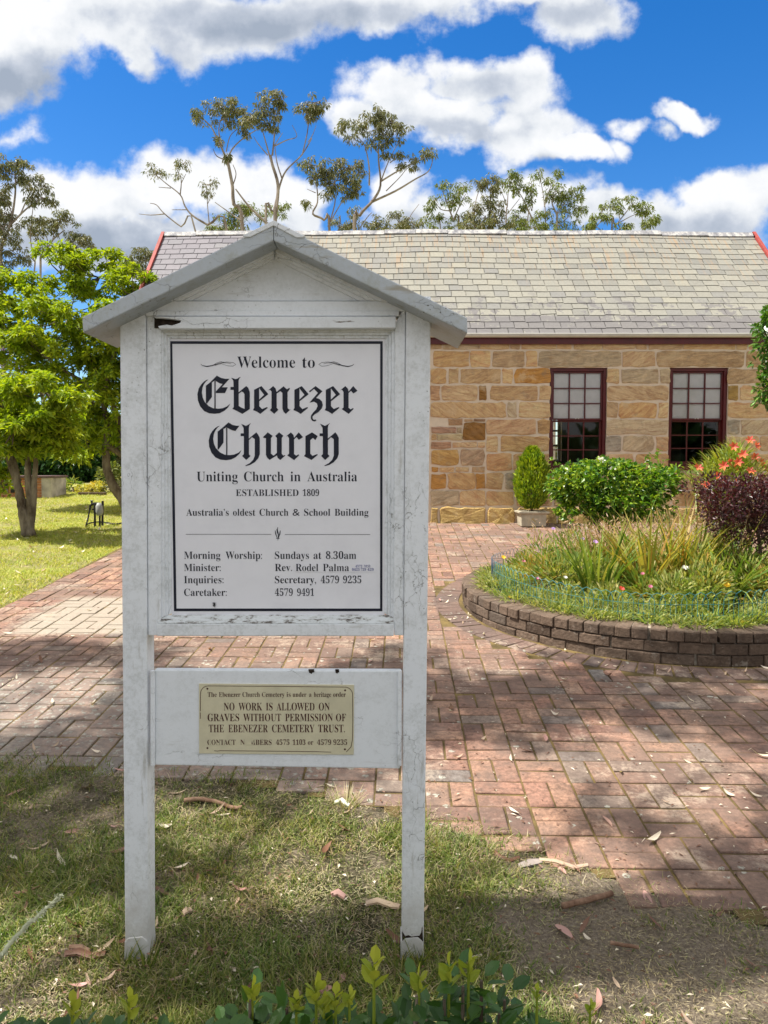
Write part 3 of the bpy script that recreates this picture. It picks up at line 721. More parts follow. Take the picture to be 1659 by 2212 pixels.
    e = Vector((0, YW - .09, eave_z + .035)); r = Vector((0, rY, ridge_z))
    sl_ = (r - e); L = sl_.length; sd = sl_.normalized(); nrm = Vector((0, -sd.z, sd.y))
    mb = MB()
    def rp(x, t, h): p = e + sd * t + nrm * h; return (x, p.y, p.z)
    V = [rp(ex0 + .02, 0, -.05), rp(ex1 - .02, 0, -.05), rp(ex1 - .02, L, -.05), rp(ex0 + .02, L, -.05)]
    mbk = [(x, 2 * rY - y, z) for x, y, z in V]
    mb.add(V + mbk, [[(0, 1, 2, 3), (5, 4, 7, 6)]])
    rows_n = 18; ga = L / rows_n
    sag = lambda x: .02 * math.sin((x + 2) * .5) + .012 * math.sin(x * 1.7)
    for k in range(rows_n):
        x = ex0 + (.0 if k % 2 else -.12); t0 = k * ga
        while x < ex1:
            w = .25 + rnd.gauss(0, .012)
            a, b = max(x, ex0), min(x + w, ex1)
            if b - a > .03:
                l0 = .011 + rnd.uniform(0, .004); dt = rnd.gauss(0, .005); tl = rnd.gauss(0, .004); g = .0045
                if rnd.random() < .03: dt += rnd.uniform(.01, .03)
                ch = rnd.uniform(.0, .02) if rnd.random() < .12 else 0
                T1 = min(t0 + ga * 1.35, L)
                P = [rp(a + g, t0 + dt, l0), rp(a + g + ch, t0 + dt - .001, l0), rp(b - g, t0 + dt + tl + ch * .6, l0), rp(b - g, T1, .001), rp(a + g, T1, .001)]
                P += [(p[0], p[1] - nrm.y * .006, p[2] - nrm.z * .006) for p in P[:3]]
                P = [(p[0], p[1], p[2] + sag(p[0]) * (t0 / L)) for p in P]
                mb.add(P, [[(0, 1, 2, 3, 4), (5, 6, 1, 0), (6, 7, 2, 1), (7, 3, 2), (0, 4, 5)]])
            x += w
    mb.build('roof', MAT['slate'], c)
    mb = MB(); x = ex0
    while x < ex1:
        w = min(rnd.uniform(.5, 1.2), ex1 - x); zz = sag(x + w / 2); q = rnd.uniform(-.006, .006)
        V = [rp(x, L - .085 + q, .03), rp(x + w - .006, L - .085 - q, .03), rp(x + w - .006, L + .03, .045), rp(x, L + .03, .045)]
        V = [(a, b, d + zz) for a, b, d in V]; B = [(a, 2 * rY - b, d) for a, b, d in V]
        V2 = [(a, b - nrm.y * .028, d - nrm.z * .028) for a, b, d in V[:2]]
        mb.add(V + B + V2, [[(0, 1, 2, 3), (5, 4, 7, 6), (8, 9, 1, 0), (3, 2, 6, 7)]]); x += w
    mb.build('ridge_capping', MAT['ridge'], c)
    mb = MB(); mb.box(ex0 + .03, ex1 - .03, YW - .055, YW - .03, eave_z - .10, eave_z + .03); mb.box(ex0 + .03, ex1 - .03, YW - .029, YW + .001, eave_z - .082, eave_z - .06)
    mb.build('fascia', MAT['maroon'], c, bevel=.004)
    mb = MB(); n = 8
    for k in range(n):
        a0, a1 = math.pi + math.pi * k / n, math.pi + math.pi * (k + 1) / n
        yc, zc = YW - .105, eave_z + .045
        for rr, sgn in ((.048, 1), (.043, -1)):
            V = [(ex0 + .02, yc + rr * math.cos(a0), zc + rr * math.sin(a0)), (ex1 - .02, yc + rr * math.cos(a0), zc + rr * math.sin(a0)), (ex1 - .02, yc + rr * math.cos(a1), zc + rr * math.sin(a1)), (ex0 + .02, yc + rr * math.cos(a1), zc + rr * math.sin(a1))]
            mb.add(V, [[(0, 1, 2, 3)]])
    mb.tube([(ex0 + .02, YW - .152, eave_z + .05), (ex1 - .02, YW - .152, eave_z + .05)], .008, 6)
    mb.build('gutter', MAT['gutter'], c)
    for xe, s in ((ex0, -1), (ex1, 1)):
        mb = MB(); xa, xb = (xe - .06, xe - .004) if s < 0 else (xe + .004, xe + .06)
        for mir in (0, 1):
            Q = [rp(0, -.02, -.14), rp(0, L + .02, -.14), rp(0, L + .02, .035), rp(0, -.02, .035)]
            Q = [(y if not mir else 2 * rY - y, z) for _, y, z in Q]
            if mir: Q = Q[::-1]
            V = [(xa, y, z) for y, z in Q] + [(xb, y, z) for y, z in Q]
            mb.add(V, [[(0, 1, 2, 3), (7, 6, 5, 4)] + [(i, i + 4, (i + 1) % 4 + 4, (i + 1) % 4) for i in range(4)]])
        mb.build('bargeboard', MAT['red_barge'], c)
church()

# ------------------------------------------------------------------ the notice sign
SY = 2.45
def S(px, py, y=SY): p = at(px, py, y); return (p.x, p.z)
def poly(pts, y=SY): return [S(px, py, y) for px, py in pts]
def z2(zx, zy): return (380 + zx / 2.37) * .8641, (820 + zy / 2.37) * .8641
def zE(zx, zy): return (480 + zx / 3.95) * .8641, (920 + zy / 3.95) * .8641
def z3(zx, zy): return (280 + zx / 1.975) * .8641, (1500 + zy / 1.975) * .8641
def fancy(s):
    o = ''
    for ch in s:
        if 'A' <= ch <= 'Z': o += chr(0x1D400 + ord(ch) - 65)
        elif 'a' <= ch <= 'z': o += chr(0x1D41A + ord(ch) - 97)
        elif '0' <= ch <= '9': o += chr(0x1D7CE + ord(ch) - 48)
        else: o += ch
    return o
def text_mesh(s, off, sp=1.0):
    cu = bpy.data.curves.new('t', 'FONT'); cu.body = fancy(s); cu.size = 1.0; cu.offset = off; cu.resolution_u = 4
    cu.space_character = sp; cu.space_word = 1.0
    o = bpy.data.objects.new('t', cu); col.objects.link(o)
    bpy.context.view_layer.update(); dg = bpy.context.evaluated_depsgraph_get()
    me = bpy.data.meshes.new_from_object(o.evaluated_get(dg))
    V = np.zeros(len(me.vertices) * 3); me.vertices.foreach_get('co', V); V = V.reshape(-1, 3)
    Fs = [tuple(p.vertices) for p in me.polygons]
    bpy.data.objects.remove(o); bpy.data.curves.remove(cu); bpy.data.meshes.remove(me)
    return V, Fs
def put_text(mb, s, x0, x1, base, cap, y, conv, off=-.004, sp=1.0, desc='H'):
    V, Fs = text_mesh(s, off, sp)
    H, _ = text_mesh(desc, off)
    h = H[:, 1].max() - max(0, H[:, 1].min())
    a = S(*conv(x0, base), y); b = S(*conv(x1, base), y); t = S(*conv(x0, cap), y)
    sx = (b[0] - a[0]) / (V[:, 0].max() - V[:, 0].min()); sz = (t[1] - a[1]) / h
    P = np.stack([a[0] + (V[:, 0] - V[:, 0].min()) * sx, np.full(len(V), y), a[1] + V[:, 1] * sz], 1)
    mb.add(P, [Fs])

GLY = {
 'crescent': [(163, 113), (142, 118), (115, 136), (88, 165), (65, 205), (53, 258), (58, 320), (80, 378), (120, 425), (170, 447), (225, 452), (275, 445), (320, 422), (355, 390), (378, 350), (345, 379), (305, 396), (260, 402), (210, 398), (165, 375), (125, 335), (105, 290), (97, 240), (103, 195), (120, 155), (140, 130)],
 'E_body': [(137, 175), (180, 140), (245, 75), (285, 97), (325, 106), (370, 106), (295, 190), (352, 190), (326, 247), (236, 247), (236, 230), (303, 157), (270, 150), (236, 128), (225, 124), (196, 142), (196, 285), (178, 310), (147, 352), (137, 345)],
 'E_line': [(221, 128), (233, 128), (233, 404), (221, 404)],
 'C_body': [(253, 627), (300, 590), (360, 537), (400, 562), (440, 570), (468, 570), (428, 622), (390, 612), (345, 588), (337, 586), (311, 603), (311, 735), (290, 765), (260, 806), (253, 800)],
 'C_line': [(337, 590), (349, 590), (349, 862), (337, 862)],
 'b': [(387, 97), (405, 101), (430, 110), (450, 104), (465, 93), (482, 88), (466, 105), (460, 127), (460, 240), (535, 178), (555, 195), (570, 235), (571, 405), (497, 453), (440, 422), (398, 402), (412, 385), (412, 215), (380, 215), (380, 187), (411, 187), (408, 125)],
 'b_h': [(461, 254), (488, 232), (506, 238), (518, 258), (519, 403), (490, 392), (461, 375)],
 'e': [(613, 215), (686, 178), (754, 258), (664, 328), (664, 376), (692, 405), (740, 385), (748, 393), (675, 453), (640, 430), (602, 415), (613, 395)],
 'e_h': [(663, 200), (712, 264), (663, 312)],
 'n': [(753, 220), (801, 178), (825, 202), (835, 236), (904, 180), (936, 210), (960, 196), (968, 203), (943, 238), (944, 396), (962, 412), (975, 406), (926, 453), (905, 432), (893, 400), (893, 245), (872, 227), (836, 252), (836, 392), (852, 412), (812, 453), (769, 415), (785, 395), (785, 232), (772, 215)],
 'z': [(1155, 229), (1220, 178), (1288, 229), (1225, 296), (1258, 305), (1283, 330), (1292, 365), (1281, 400), (1248, 435), (1208, 460), (1190, 480), (1191, 500), (1204, 512), (1218, 507), (1228, 515), (1215, 527), (1190, 523), (1173, 500), (1174, 470), (1195, 440), (1225, 410), (1240, 375), (1234, 350), (1205, 332), (1160, 342), (1195, 300), (1243, 246), (1205, 206), (1165, 239)],
 'r': [(1463, 220), (1515, 178), (1540, 205), (1546, 232), (1592, 178), (1634, 225), (1592, 252), (1570, 224), (1546, 248), (1546, 392), (1566, 408), (1590, 395), (1597, 403), (1547, 453), (1478, 405), (1496, 390), (1496, 235), (1480, 213)],
 'h': [(485, 550), (505, 559), (532, 571), (555, 560), (583, 543), (566, 565), (561, 590), (561, 697), (635, 635), (655, 660), (669, 690), (669, 850), (655, 890), (620, 930), (575, 956), (532, 968), (527, 962), (570, 940), (605, 905), (620, 865), (620, 702), (592, 682), (562, 712), (562, 852), (578, 868), (535, 908), (495, 868), (512, 850), (512, 672), (480, 672), (480, 645), (511, 645), (509, 590)],
 'u': [(700, 683), (748, 635), (796, 670), (779, 693), (779, 845), (806, 866), (838, 838), (838, 690), (822, 670), (860, 635), (902, 668), (886, 690), (886, 848), (904, 866), (916, 858), (921, 864), (871, 908), (846, 888), (838, 862), (766, 908), (742, 885), (730, 858), (730, 692), (709, 690)],
 'c': [(1120, 672), (1185, 635), (1241, 672), (1218, 712), (1194, 690), (1168, 712), (1168, 845), (1190, 867), (1235, 850), (1243, 857), (1180, 908), (1105, 870), (1120, 850)]}
def glyph(mb, key, y, dx=0, dy=0, hole=None):
    P = [S(*zE(x + dx, yy + dy), y) for x, yy in GLY[key]]
    cu = bpy.data.curves.new('g', 'CURVE'); cu.dimensions = '2D'; cu.fill_mode = 'BOTH'
    for pts in [P] + ([[S(*zE(x + dx, yy + dy), y) for x, yy in GLY[hole]]] if hole else []):
        sp = cu.splines.new('POLY'); sp.points.add(len(pts) - 1); sp.use_cyclic_u = True
        for q, (x, z) in zip(sp.points, pts): q.co = (x, z, 0, 1)
    o = bpy.data.objects.new('g', cu); col.objects.link(o); bpy.context.view_layer.update()
    me = bpy.data.meshes.new_from_object(o.evaluated_get(bpy.context.evaluated_depsgraph_get()))
    V = np.zeros(len(me.vertices) * 3); me.vertices.foreach_get('co', V); V = V.reshape(-1, 3)
    mb.add(np.stack([V[:, 0], np.full(len(V), y), V[:, 1]], 1), [[tuple(p.vertices) for p in me.polygons]])
    bpy.data.objects.remove(o); bpy.data.curves.remove(cu); bpy.data.meshes.remove(me)

def sign():
    base = (at(592, 1400, SY).x, SY + .04, 0)
    t = thing('church_sign', 'white wooden church notice sign with gabled top standing on two posts', 'sign', base)
    # posts (tapered slightly by their rough cut), feet sheathed in a folded metal cap
    def post(pts):
        mb = MB(); P = poly(pts); mb.prism(P, SY, SY + .082); return mb.build('post', MAT['paint_v'], t, bevel=.004)
    p1 = post([(258, 640), (314, 640), (320, 2056), (270, 2060)]); p2 = post([(877, 640), (931, 640), (915, 2060), (868, 2060)])
    for pp, x0, x1, rot in ((p1, 268, 322, 0), (p2, 865, 917, 1)):
        mb = MB(); mb.prism([S(x0, 2078), S(x0 + 1, 2034), S(x0 + 9, 2025), S(x1 - 14, 2022), S(x1 - 3, 2032), S(x1, 2078)], SY - .002, SY + .085)
        foot = mb.build('post_foot', MAT['paint_clean'], pp, bevel=.004)
        if not rot: continue
        mb = MB(); mb.prism([S(x0 + 4, 2034), S(x0 + 3.5, 2012), S(x0 + 7, 2016), S(x0 + 10, 2022), S(x0 + 18, 2020), S(x0 + 24, 2023), S(x1 - 11, 2021), S(x1 - 7, 2014), S(x1 - 4.5, 2000), S(x1 - 3, 2033)], SY - .0012, SY + .01)
        mb.build('rotten_patch', MAT['rot'], pp); continue
        mb = MB(); mb.prism([S(x0 + 4, 2032), S(x0 + 4, 2019), S(x0 + 10, 2017), S(x0 + 14, 2004), S(x0 + 16, 2003), S(x0 + 18, 2019), S(x0 + 24, 2021), S(x1 - 14, 2019), S(x1 - 9, 2011), S(x1 - 5, 1996), S(x1 - 4, 2033)], SY - .0012, SY + .01)
        mb.build('rotten_patch', MAT['rot'], pp)
    # framed notice case
    mb = MB(); mb.prism(poly([(315, 655), (346, 700), (346, 1338), (338, 1374), (318, 1374)]), SY + .008, SY + .075); mb.build('stile', MAT['paint_v'], t, bevel=.003)
    mb = MB(); mb.prism(poly([(876, 655), (853, 700), (850, 1338), (852, 1374), (872, 1374)]), SY + .008, SY + .075); mb.build('stile', MAT['paint_v'], t, bevel=.003)
    mb = MB(); mb.prism(poly([(339, 1374), (339, 1347), (851, 1347), (851, 1374)]), SY - .002, SY + .075)
    mb.build('bottom_rail', MAT['paint_h'], t, bevel=.003)
    mb = MB()                                     # sloping inner sill, badly flaked
    a, b = S(347, 1328, SY + .03), S(849, 1328, SY + .03); c_, d = S(340, 1347), S(851, 1347)
    V = [(a[0], SY + .03, a[1]), (b[0], SY + .03, b[1]), (d[0], SY - .0015, d[1] + .001), (c_[0], SY - .0015, c_[1] + .001)]
    mb.add(V + [(x, y + .03, z - .012) for x, y, z in V], [[(3, 2, 1, 0), (4, 5, 6, 7), (0, 1, 5, 4), (2, 3, 7, 6)]]); mb.build('sill', MAT['flaking'], t)
    # moulding bead round the panel: stepped quadrant strips
    mb = MB()
    for (o, i, y0) in ((0, 7, .016), (7, 14, .024), (14, 21, .031)):
        L0, L1, R0, R1, T0, T1, B0, B1 = 346 + o, 346 + i, 853 - o, 853 - i, 710 + o, 710 + i, 1334 - o * .4, 1334 - i * .4
        y = SY + y0
        mb.prism(poly([(L0, T0), (L1, T1), (L1 + 3, B1), (L0 + 3, B0)], y), y, y + .02); mb.prism(poly([(R1, T1), (R0, T0), (R0 - 2, B0), (R1 - 2, B1)], y), y, y + .02)
        mb.prism(poly([(L0, T0), (R0, T0), (R1, T1), (L1, T1)], y), y, y + .02)
    mb.build('glazing_bead', MAT['paint_v'], t, bevel=.0015)
    # frieze and drip rail
    mb = MB(); mb.prism(poly([(300, 672), (300, 655), (322, 650), (866, 650), (880, 655), (880, 672)]), SY + .003, SY + .07)
    mb.prism(poly([(316, 683), (316, 672.3), (862, 672.3), (862, 683)]), SY - .004, SY + .07)
    mb.build('frieze', MAT['paint_clean'], t, bevel=.002)
    mb = MB()
    y = SY - .016
    mb.prism(poly([(333, 683.5), (855, 683.5), (855, 708), (344, 710), (341, 704), (360, 701), (371, 703), (389, 697), (391, 692), (372, 689), (350, 687), (333, 686)], y), y, SY + .05)
    mb.build('top_rail', MAT['paint_clean'], t, bevel=.002)
    mb = MB(); mb.prism(poly([(333, 708), (333, 684), (395, 684), (395, 708)]), SY + .002, SY + .04); mb.build('rotten_hole', MAT['rot'], t)
    # pediment: tympanum, two raking mouldings
    mb = MB(); mb.prism(poly([(330, 649.5), (592, 545), (862, 649.5)], SY + .02), SY + .02, SY + .05); mb.build('pediment_board', MAT['paint_clean'], t)
    for s in (-1, 1):
        def mx(x): return x if s < 0 else 1186 - x + (x - 592) * -.012
        for (o0, o1, i0, i1, y0) in (((316, 655), (592, 524), (372, 649), (592, 544), -.012), ((372, 649.5), (592, 544.5), (392, 649.5), (592, 552), .002), ((392, 649.8), (592, 552.5), (412, 649.8), (592, 560), .011)):
            mb = MB(); mb.prism(poly([(mx(o0[0]), o0[1]), (mx(o1[0]) - s * -.4, o1[1]), (mx(i1[0]) - s * -.4, i1[1]), (mx(i0[0]), i0[1])], SY + y0), SY + y0, SY + .045)
            mb.build('raking_moulding', MAT['paint_h'], t, bevel=.002)
    # roof boards
    yr = SY - .10
    for s in (-1, 1):
        if s < 0: P = [(177, 685), (590.5, 480.5), (590.5, 520), (179, 719)]
        else: P = [(1009, 686), (591.3, 480.5), (591.3, 520), (1010, 720)]
        mb = MB(); mb.prism(poly(P, yr), yr, SY + .20); b = mb.build('roof_board', MAT['paint_roof'], t, bevel=.004)
    mb = MB(); y = yr - .004
    mb.prism(poly([(528, 512), (540, 512), (591, 487), (640, 513), (653, 513), (660, 510), (591, 475.5), (524, 508)], y), y, SY + .205); mb.build('ridge_cap', MAT['paint_clean'], t, bevel=.002)
    # rafters behind the roof boards
    mb = MB(); mb.prism(poly([(935, 689), (941, 689), (941, 697), (935, 697)]), SY + .05, SY + .06); mb.build('bolt', MAT['rot'], t)
    # notice panel
    yp = SY + .036
    mb = MB(); mb.prism(poly([(364, 730), (832, 730), (831, 1328), (371, 1328)], yp), yp, yp + .012)
    pan = mb.build('notice_panel', MAT['panel'], t)
    yi = yp - .0008
    mb = MB()
    O = [z2(105, 78), z2(1367, 78), z2(1365, 1678), z2(130, 1678)]; I = [z2(120, 94), z2(1352, 94), z2(1351, 1662), z2(145, 1662)]
    for k in range(4): mb.prism(poly([O[k], O[(k + 1) % 4], I[(k + 1) % 4], I[k]], yi), yi, yi + .0006)
    mb.build('border', MAT['ink'], pan)
    mb = MB()
    put_text(mb, 'Welcome', 505, 848, 235, 170, yi, z2, -.008); put_text(mb, 'to', 890, 965, 235, 170, yi, z2, -.008)
    for (a, b_, w) in [('Uniting', 265, 508), ('Church', 545, 780), ('in', 820, 880), ('Australia', 920, 1215)]: put_text(mb, a, b_, w, 908, 852, yi, z2, -.007)
    put_text(mb, 'ESTABLISHED', 497, 868, 995, 957, yi, z2, -.006); put_text(mb, '1809', 893, 990, 995, 957, yi, z2, -.004)
    for (a, b_, w) in [("Australia\u2019s", 203, 455), ('oldest', 480, 612), ('Church', 637, 808), ('&', 833, 875), ('School', 901, 1056), ('Building', 1082, 1282)]:
        put_text(mb, a, b_, w, 1112, 1072, yi, z2, -.006)
    for (base_, cap_, L) in [(1368, 1325, [('Morning', 190, 405), ('Worship:', 436, 652), ('Sundays', 728, 930), ('at', 957, 1003), ('8.30am', 1030, 1210)]),
                             (1440, 1398, [('Minister:', 190, 407), ('Rev.', 728, 830), ('Rodel', 851, 985), ('Palma', 1013, 1167)]),
                             (1512, 1470, [('Inquiries:', 190, 424), ('Secretary,', 728, 972), ('4579', 1000, 1108), ('9235', 1132, 1240)]),
                             (1587, 1545, [('Caretaker:', 190, 443), ('4579', 728, 834), ('9491', 860, 960)])]:
        for (a, b_, w) in L: put_text(mb, a, b_, w, base_, cap_, yi - (.0012 if a in ('Rodel', 'Palma') else 0), z2, -.006)
    # swashes, rules, emblem
    def stroke(pts, w, y=yi):
        n = len(pts)
        P = [S(*z2(*p), y) for p in pts]; up = []; dn = []
        for i in range(n):
            a, b_ = P[max(0, i - 1)], P[min(n - 1, i + 1)]; dx, dz = b_[0] - a[0], b_[1] - a[1]; l = math.hypot(dx, dz) or 1
            ww = (w[i] if hasattr(w, '__len__') else w) * .000335
            up.append((P[i][0] - dz / l * ww, y, P[i][1] + dx / l * ww)); dn.append((P[i][0] + dz / l * ww, y, P[i][1] - dx / l * ww))
        mb.add(up + dn, [[(i, i + 1, n + i + 1, n + i) for i in range(n - 1)]])
    for m in (0, 1):
        f = (lambda x: x) if not m else (lambda x: 1485 - x)
        stroke([(f(288), 213), (f(300), 223), (f(325), 228), (f(355), 223), (f(400), 208), (f(440), 201), (f(480), 204), (f(497), 216), (f(480), 226), (f(450), 224), (f(415), 213)], [1.5, 3, 5, 4.5, 2.5, 1.8, 1.8, 2.2, 2, 1.6, 1], yi - .0001 * m)
        stroke([(f(350), 226), (f(385), 206), (f(410), 199), (f(425), 201), (f(405), 212), (f(370), 222)], [1, 1.6, 1.8, 1.8, 1.5, 1], yi - .0003)
        stroke([(f(375), 222), (f(420), 206), (f(450), 207), (f(470), 213)], [1, 1.5, 1.5, 1], yi - .0005)
    stroke([(200, 1222), (707, 1222)], 2.0); stroke([(787, 1223), (1293, 1223)], 2.0)
    stroke([(745, 1183), (741, 1196), (745, 1212), (749, 1225), (745, 1258)], [1, 6, 7, 4, 2]); stroke([(730, 1200), (733, 1220), (742, 1245)], [3, 5, 2], yi - .0002); stroke([(760, 1200), (757, 1220), (748, 1245)], [3, 5, 2], yi - .0004)
    stroke([(735, 1246), (755, 1246)], 3, yi - .0006); stroke([(745, 1180), (745, 1186)], 2.5, yi - .0006)
    # blackletter name
    for k, (key, dx, dy, hole) in enumerate([('crescent', 0, 0, None), ('E_body', 0, 0, None), ('E_line', 0, 0, None), ('b', 0, 0, 'b_h'), ('e', 0, 0, 'e_h'), ('n', 0, 0, None), ('e', 398, 0, 'e_h'), ('z', 0, 0, None), ('e', 708, 0, 'e_h'), ('r', 0, 0, None),
                                   ('crescent', 112, 458, None), ('C_body', 0, 0, None), ('C_line', 0, 0, None), ('h', 0, 0, None), ('u', 0, 0, None), ('r', -538, 457, None), ('c', 0, 0, None), ('h', 780, 0, None)]):
        glyph(mb, key, yi - .0001 * (k % 3), dx, dy, hole)
    mb.build('lettering', MAT['ink'], pan)
    # paper strip with a newer name and two small phone numbers
    mb = MB(); y = yi - .0006; mb.prism(poly([z2(849, 1399), z2(1328, 1399), z2(1328, 1445), z2(849, 1445)], y), y, y + .0006); tp = mb.build('name_strip', MAT['panel'], pan)
    mb = MB(); y = yi - .0013
    put_text(mb, '4572', 1205, 1245, 1418, 1404, y, z2, 0); put_text(mb, '3153', 1257, 1293, 1418, 1404, y, z2, 0)
    for a, x0, x1 in (('0425', 1185, 1230), ('729', 1237, 1268), ('429', 1276, 1313)): put_text(mb, a, x0, x1, 1438, 1423, y, z2, 0)
    mb.build('small_numbers', MAT['blue_ink'], pan)
    # lower board and heritage plaque
    mb = MB(); yb_ = SY + .012; mb.prism(poly([(333, 1447), (867, 1449), (864, 1661), (334, 1653)], yb_), yb_, yb_ + .03)
    mb.build('lower_board', MAT['paint_clean'], t, bevel=.004)
    for xs in ((324, 333.5), (859, 868)):
        mb = MB(); mb.prism(poly([(xs[0], 1449), (xs[1], 1449), (xs[1], 1656), (xs[0], 1656)]), SY + .004, SY + .011); mb.build('cleat', MAT['paint_v'], t, bevel=.002)
    for (x, y0, w, h) in ((672, 1451, 6, 5), (728, 1451, 4, 4)):
        mb = MB(); mb.prism(poly([(x - w, y0 - 4), (x + w, y0 - 4), (x + w * 1.2, y0 + 1), (x + w * .5, y0 + 2), (x + w * .2, y0 + h), (x - w * .3, y0 + 3), (x - w * .7, y0 + 2.5)], SY + .0105), SY + .0105, SY + .02); mb.build('flaked_spot', MAT['rot'], t)
    yq = SY + .008
    mb = MB(); mb.prism(poly([z3(429, 413), z3(1195, 419), z3(1193, 764), z3(430, 758)], yq), yq, yq + .004); pl = mb.build('heritage_plaque', MAT['plaque'], t, bevel=.0008)
    y = yq - .0006
    mb = MB()
    def line3(x0, x1, base_, cap_, words):
        for a, b_, w in words: put_text(mb, a, b_, w, base_, cap_, y, z3, -.005)
    line3(0, 0, 478, 455, [('The', 472, 517), ('Ebenezer', 528, 634), ('Church', 644, 730), ('Cemetery', 740, 852), ('is', 862, 882), ('under', 892, 960), ('a', 973, 985), ('heritage', 997, 1082), ('order', 1092, 1154)])
    line3(0, 0, 545, 508, [('NO', 552, 605), ('WORK', 625, 742), ('IS', 760, 793), ('ALLOWED', 812, 1000), ('ON', 1021, 1075)])
    line3(0, 0, 598, 562, [('GRAVES', 472, 628), ('WITHOUT', 648, 835), ('PERMISSION', 855, 1090), ('OF', 1106, 1155)])
    line3(0, 0, 653, 616, [('THE', 478, 553), ('EBENEZER', 575, 770), ('CEMETERY', 790, 1000), ('TRUST.', 1018, 1150)])
    line3(0, 0, 715, 690, [('CONTACT', 471, 610), ('NUMBERS', 634, 788), ('4575', 809, 876), ('1103', 892, 955), ('or', 967, 994), ('4579', 1012, 1082), ('9235', 1093, 1161)])
    # rounded border, broken where the paint has gone
    def bstroke(pts, w):
        P = [S(*z3(*p), y) for p in pts]
        for i, (a, b_) in enumerate(zip(P, P[1:])):
            dx, dz = b_[0] - a[0], b_[1] - a[1]; l = math.hypot(dx, dz); ww = w * .0004; ex = dx / l * ww * .3; ez = dz / l * ww * .3
            yy = y - .00005 * (i % 3)
            mb.add([(a[0] - dz / l * ww - ex, yy, a[1] + dx / l * ww - ez), (b_[0] - dz / l * ww + ex, yy, b_[1] + dx / l * ww + ez), (b_[0] + dz / l * ww + ex, yy, b_[1] - dx / l * ww + ez), (a[0] + dz / l * ww - ex, yy, a[1] - dx / l * ww - ez)], [[(0, 1, 2, 3)]])
    def arc(cx, cy, r, a0, a1): return [(cx + r * math.cos(R(a0 + (a1 - a0) * k / 8)), cy + r * math.sin(R(a0 + (a1 - a0) * k / 8))) for k in range(9)]
    bstroke([(436, 548)] + [(437, 470)] + arc(475, 462, 38, 180, 270) + [(800, 426)] + arc(1150, 468, 38, 270, 360) + [(1189, 600), (1187, 690), (1180, 725), (1157, 750)], 2.3)
    bstroke([(436, 556), (436, 586)], 2.3); bstroke([(505, 744), (520, 746), (535, 744), (800, 746), (1020, 749), (1082, 751)], 2.3)
    for (a, b_) in ((471, 438), (1151, 446), (471, 731), (1150, 737)):
        P = [S(*z3(a + 5 * math.cos(k * math.pi / 5), b_ + 5 * math.sin(k * math.pi / 5)), y) for k in range(10)]; mb.add([(p[0], y, p[1]) for p in P], [[tuple(range(10))]])
    mb.build('lettering', MAT['maroon_ink'], pl)
    yy = y - .0004      # bare patches where the last line has worn off
    for (x0, x1, a, b_) in ((478, 486, 684, 718), (484, 492, 686, 702), (508, 514, 684, 700), (523, 530, 704, 718), (548, 556, 686, 700), (583, 589, 697, 718), (604, 612, 700, 718), (647, 652, 686, 706), (656, 690, 684, 718), (700, 704, 684, 708), (843, 846, 684, 700), (866, 870, 700, 718), (906, 910, 700, 718), (938, 942, 684, 698), (742, 745, 455, 462)):
        mb = MB(); mb.prism(poly([z3(x0, a), z3(x1, a + 2), z3(x1 - 1, b_), z3(x0 + 1, b_ - 2)], yy), yy, yy + .0003); mb.build('worn_patch', MAT['plaque'], pl)
    # insect resting on the panel
    q = at(*z2(368, 1636), yp - .003); f = MB()
    f.tube([(q.x - .001, q.y, q.z + .006), (q.x, q.y - .001, q.z + .002), (q.x + .001, q.y, q.z - .004), (q.x + .002, q.y, q.z - .010)], [.001, .0024, .002, .0006], 7)
    for s in (-1, 1):
        for dz in (.004, .001, -.003): f.tube([(q.x, q.y, q.z + dz), (q.x + s * .004, q.y - .001, q.z + dz + .002), (q.x + s * .006, q.y + .002, q.z + dz - .001)], .0004, 4)
        f.add([(q.x, q.y - .0015, q.z + .003), (q.x + s * .004, q.y - .001, q.z - .005), (q.x + s * .0015, q.y - .001, q.z - .009)], [[(0, 1, 2)]])
    tag(f.build('insect', MAT['black']), 'small dark insect clinging to the foot of the notice panel', 'insect')
sign()
#PART3

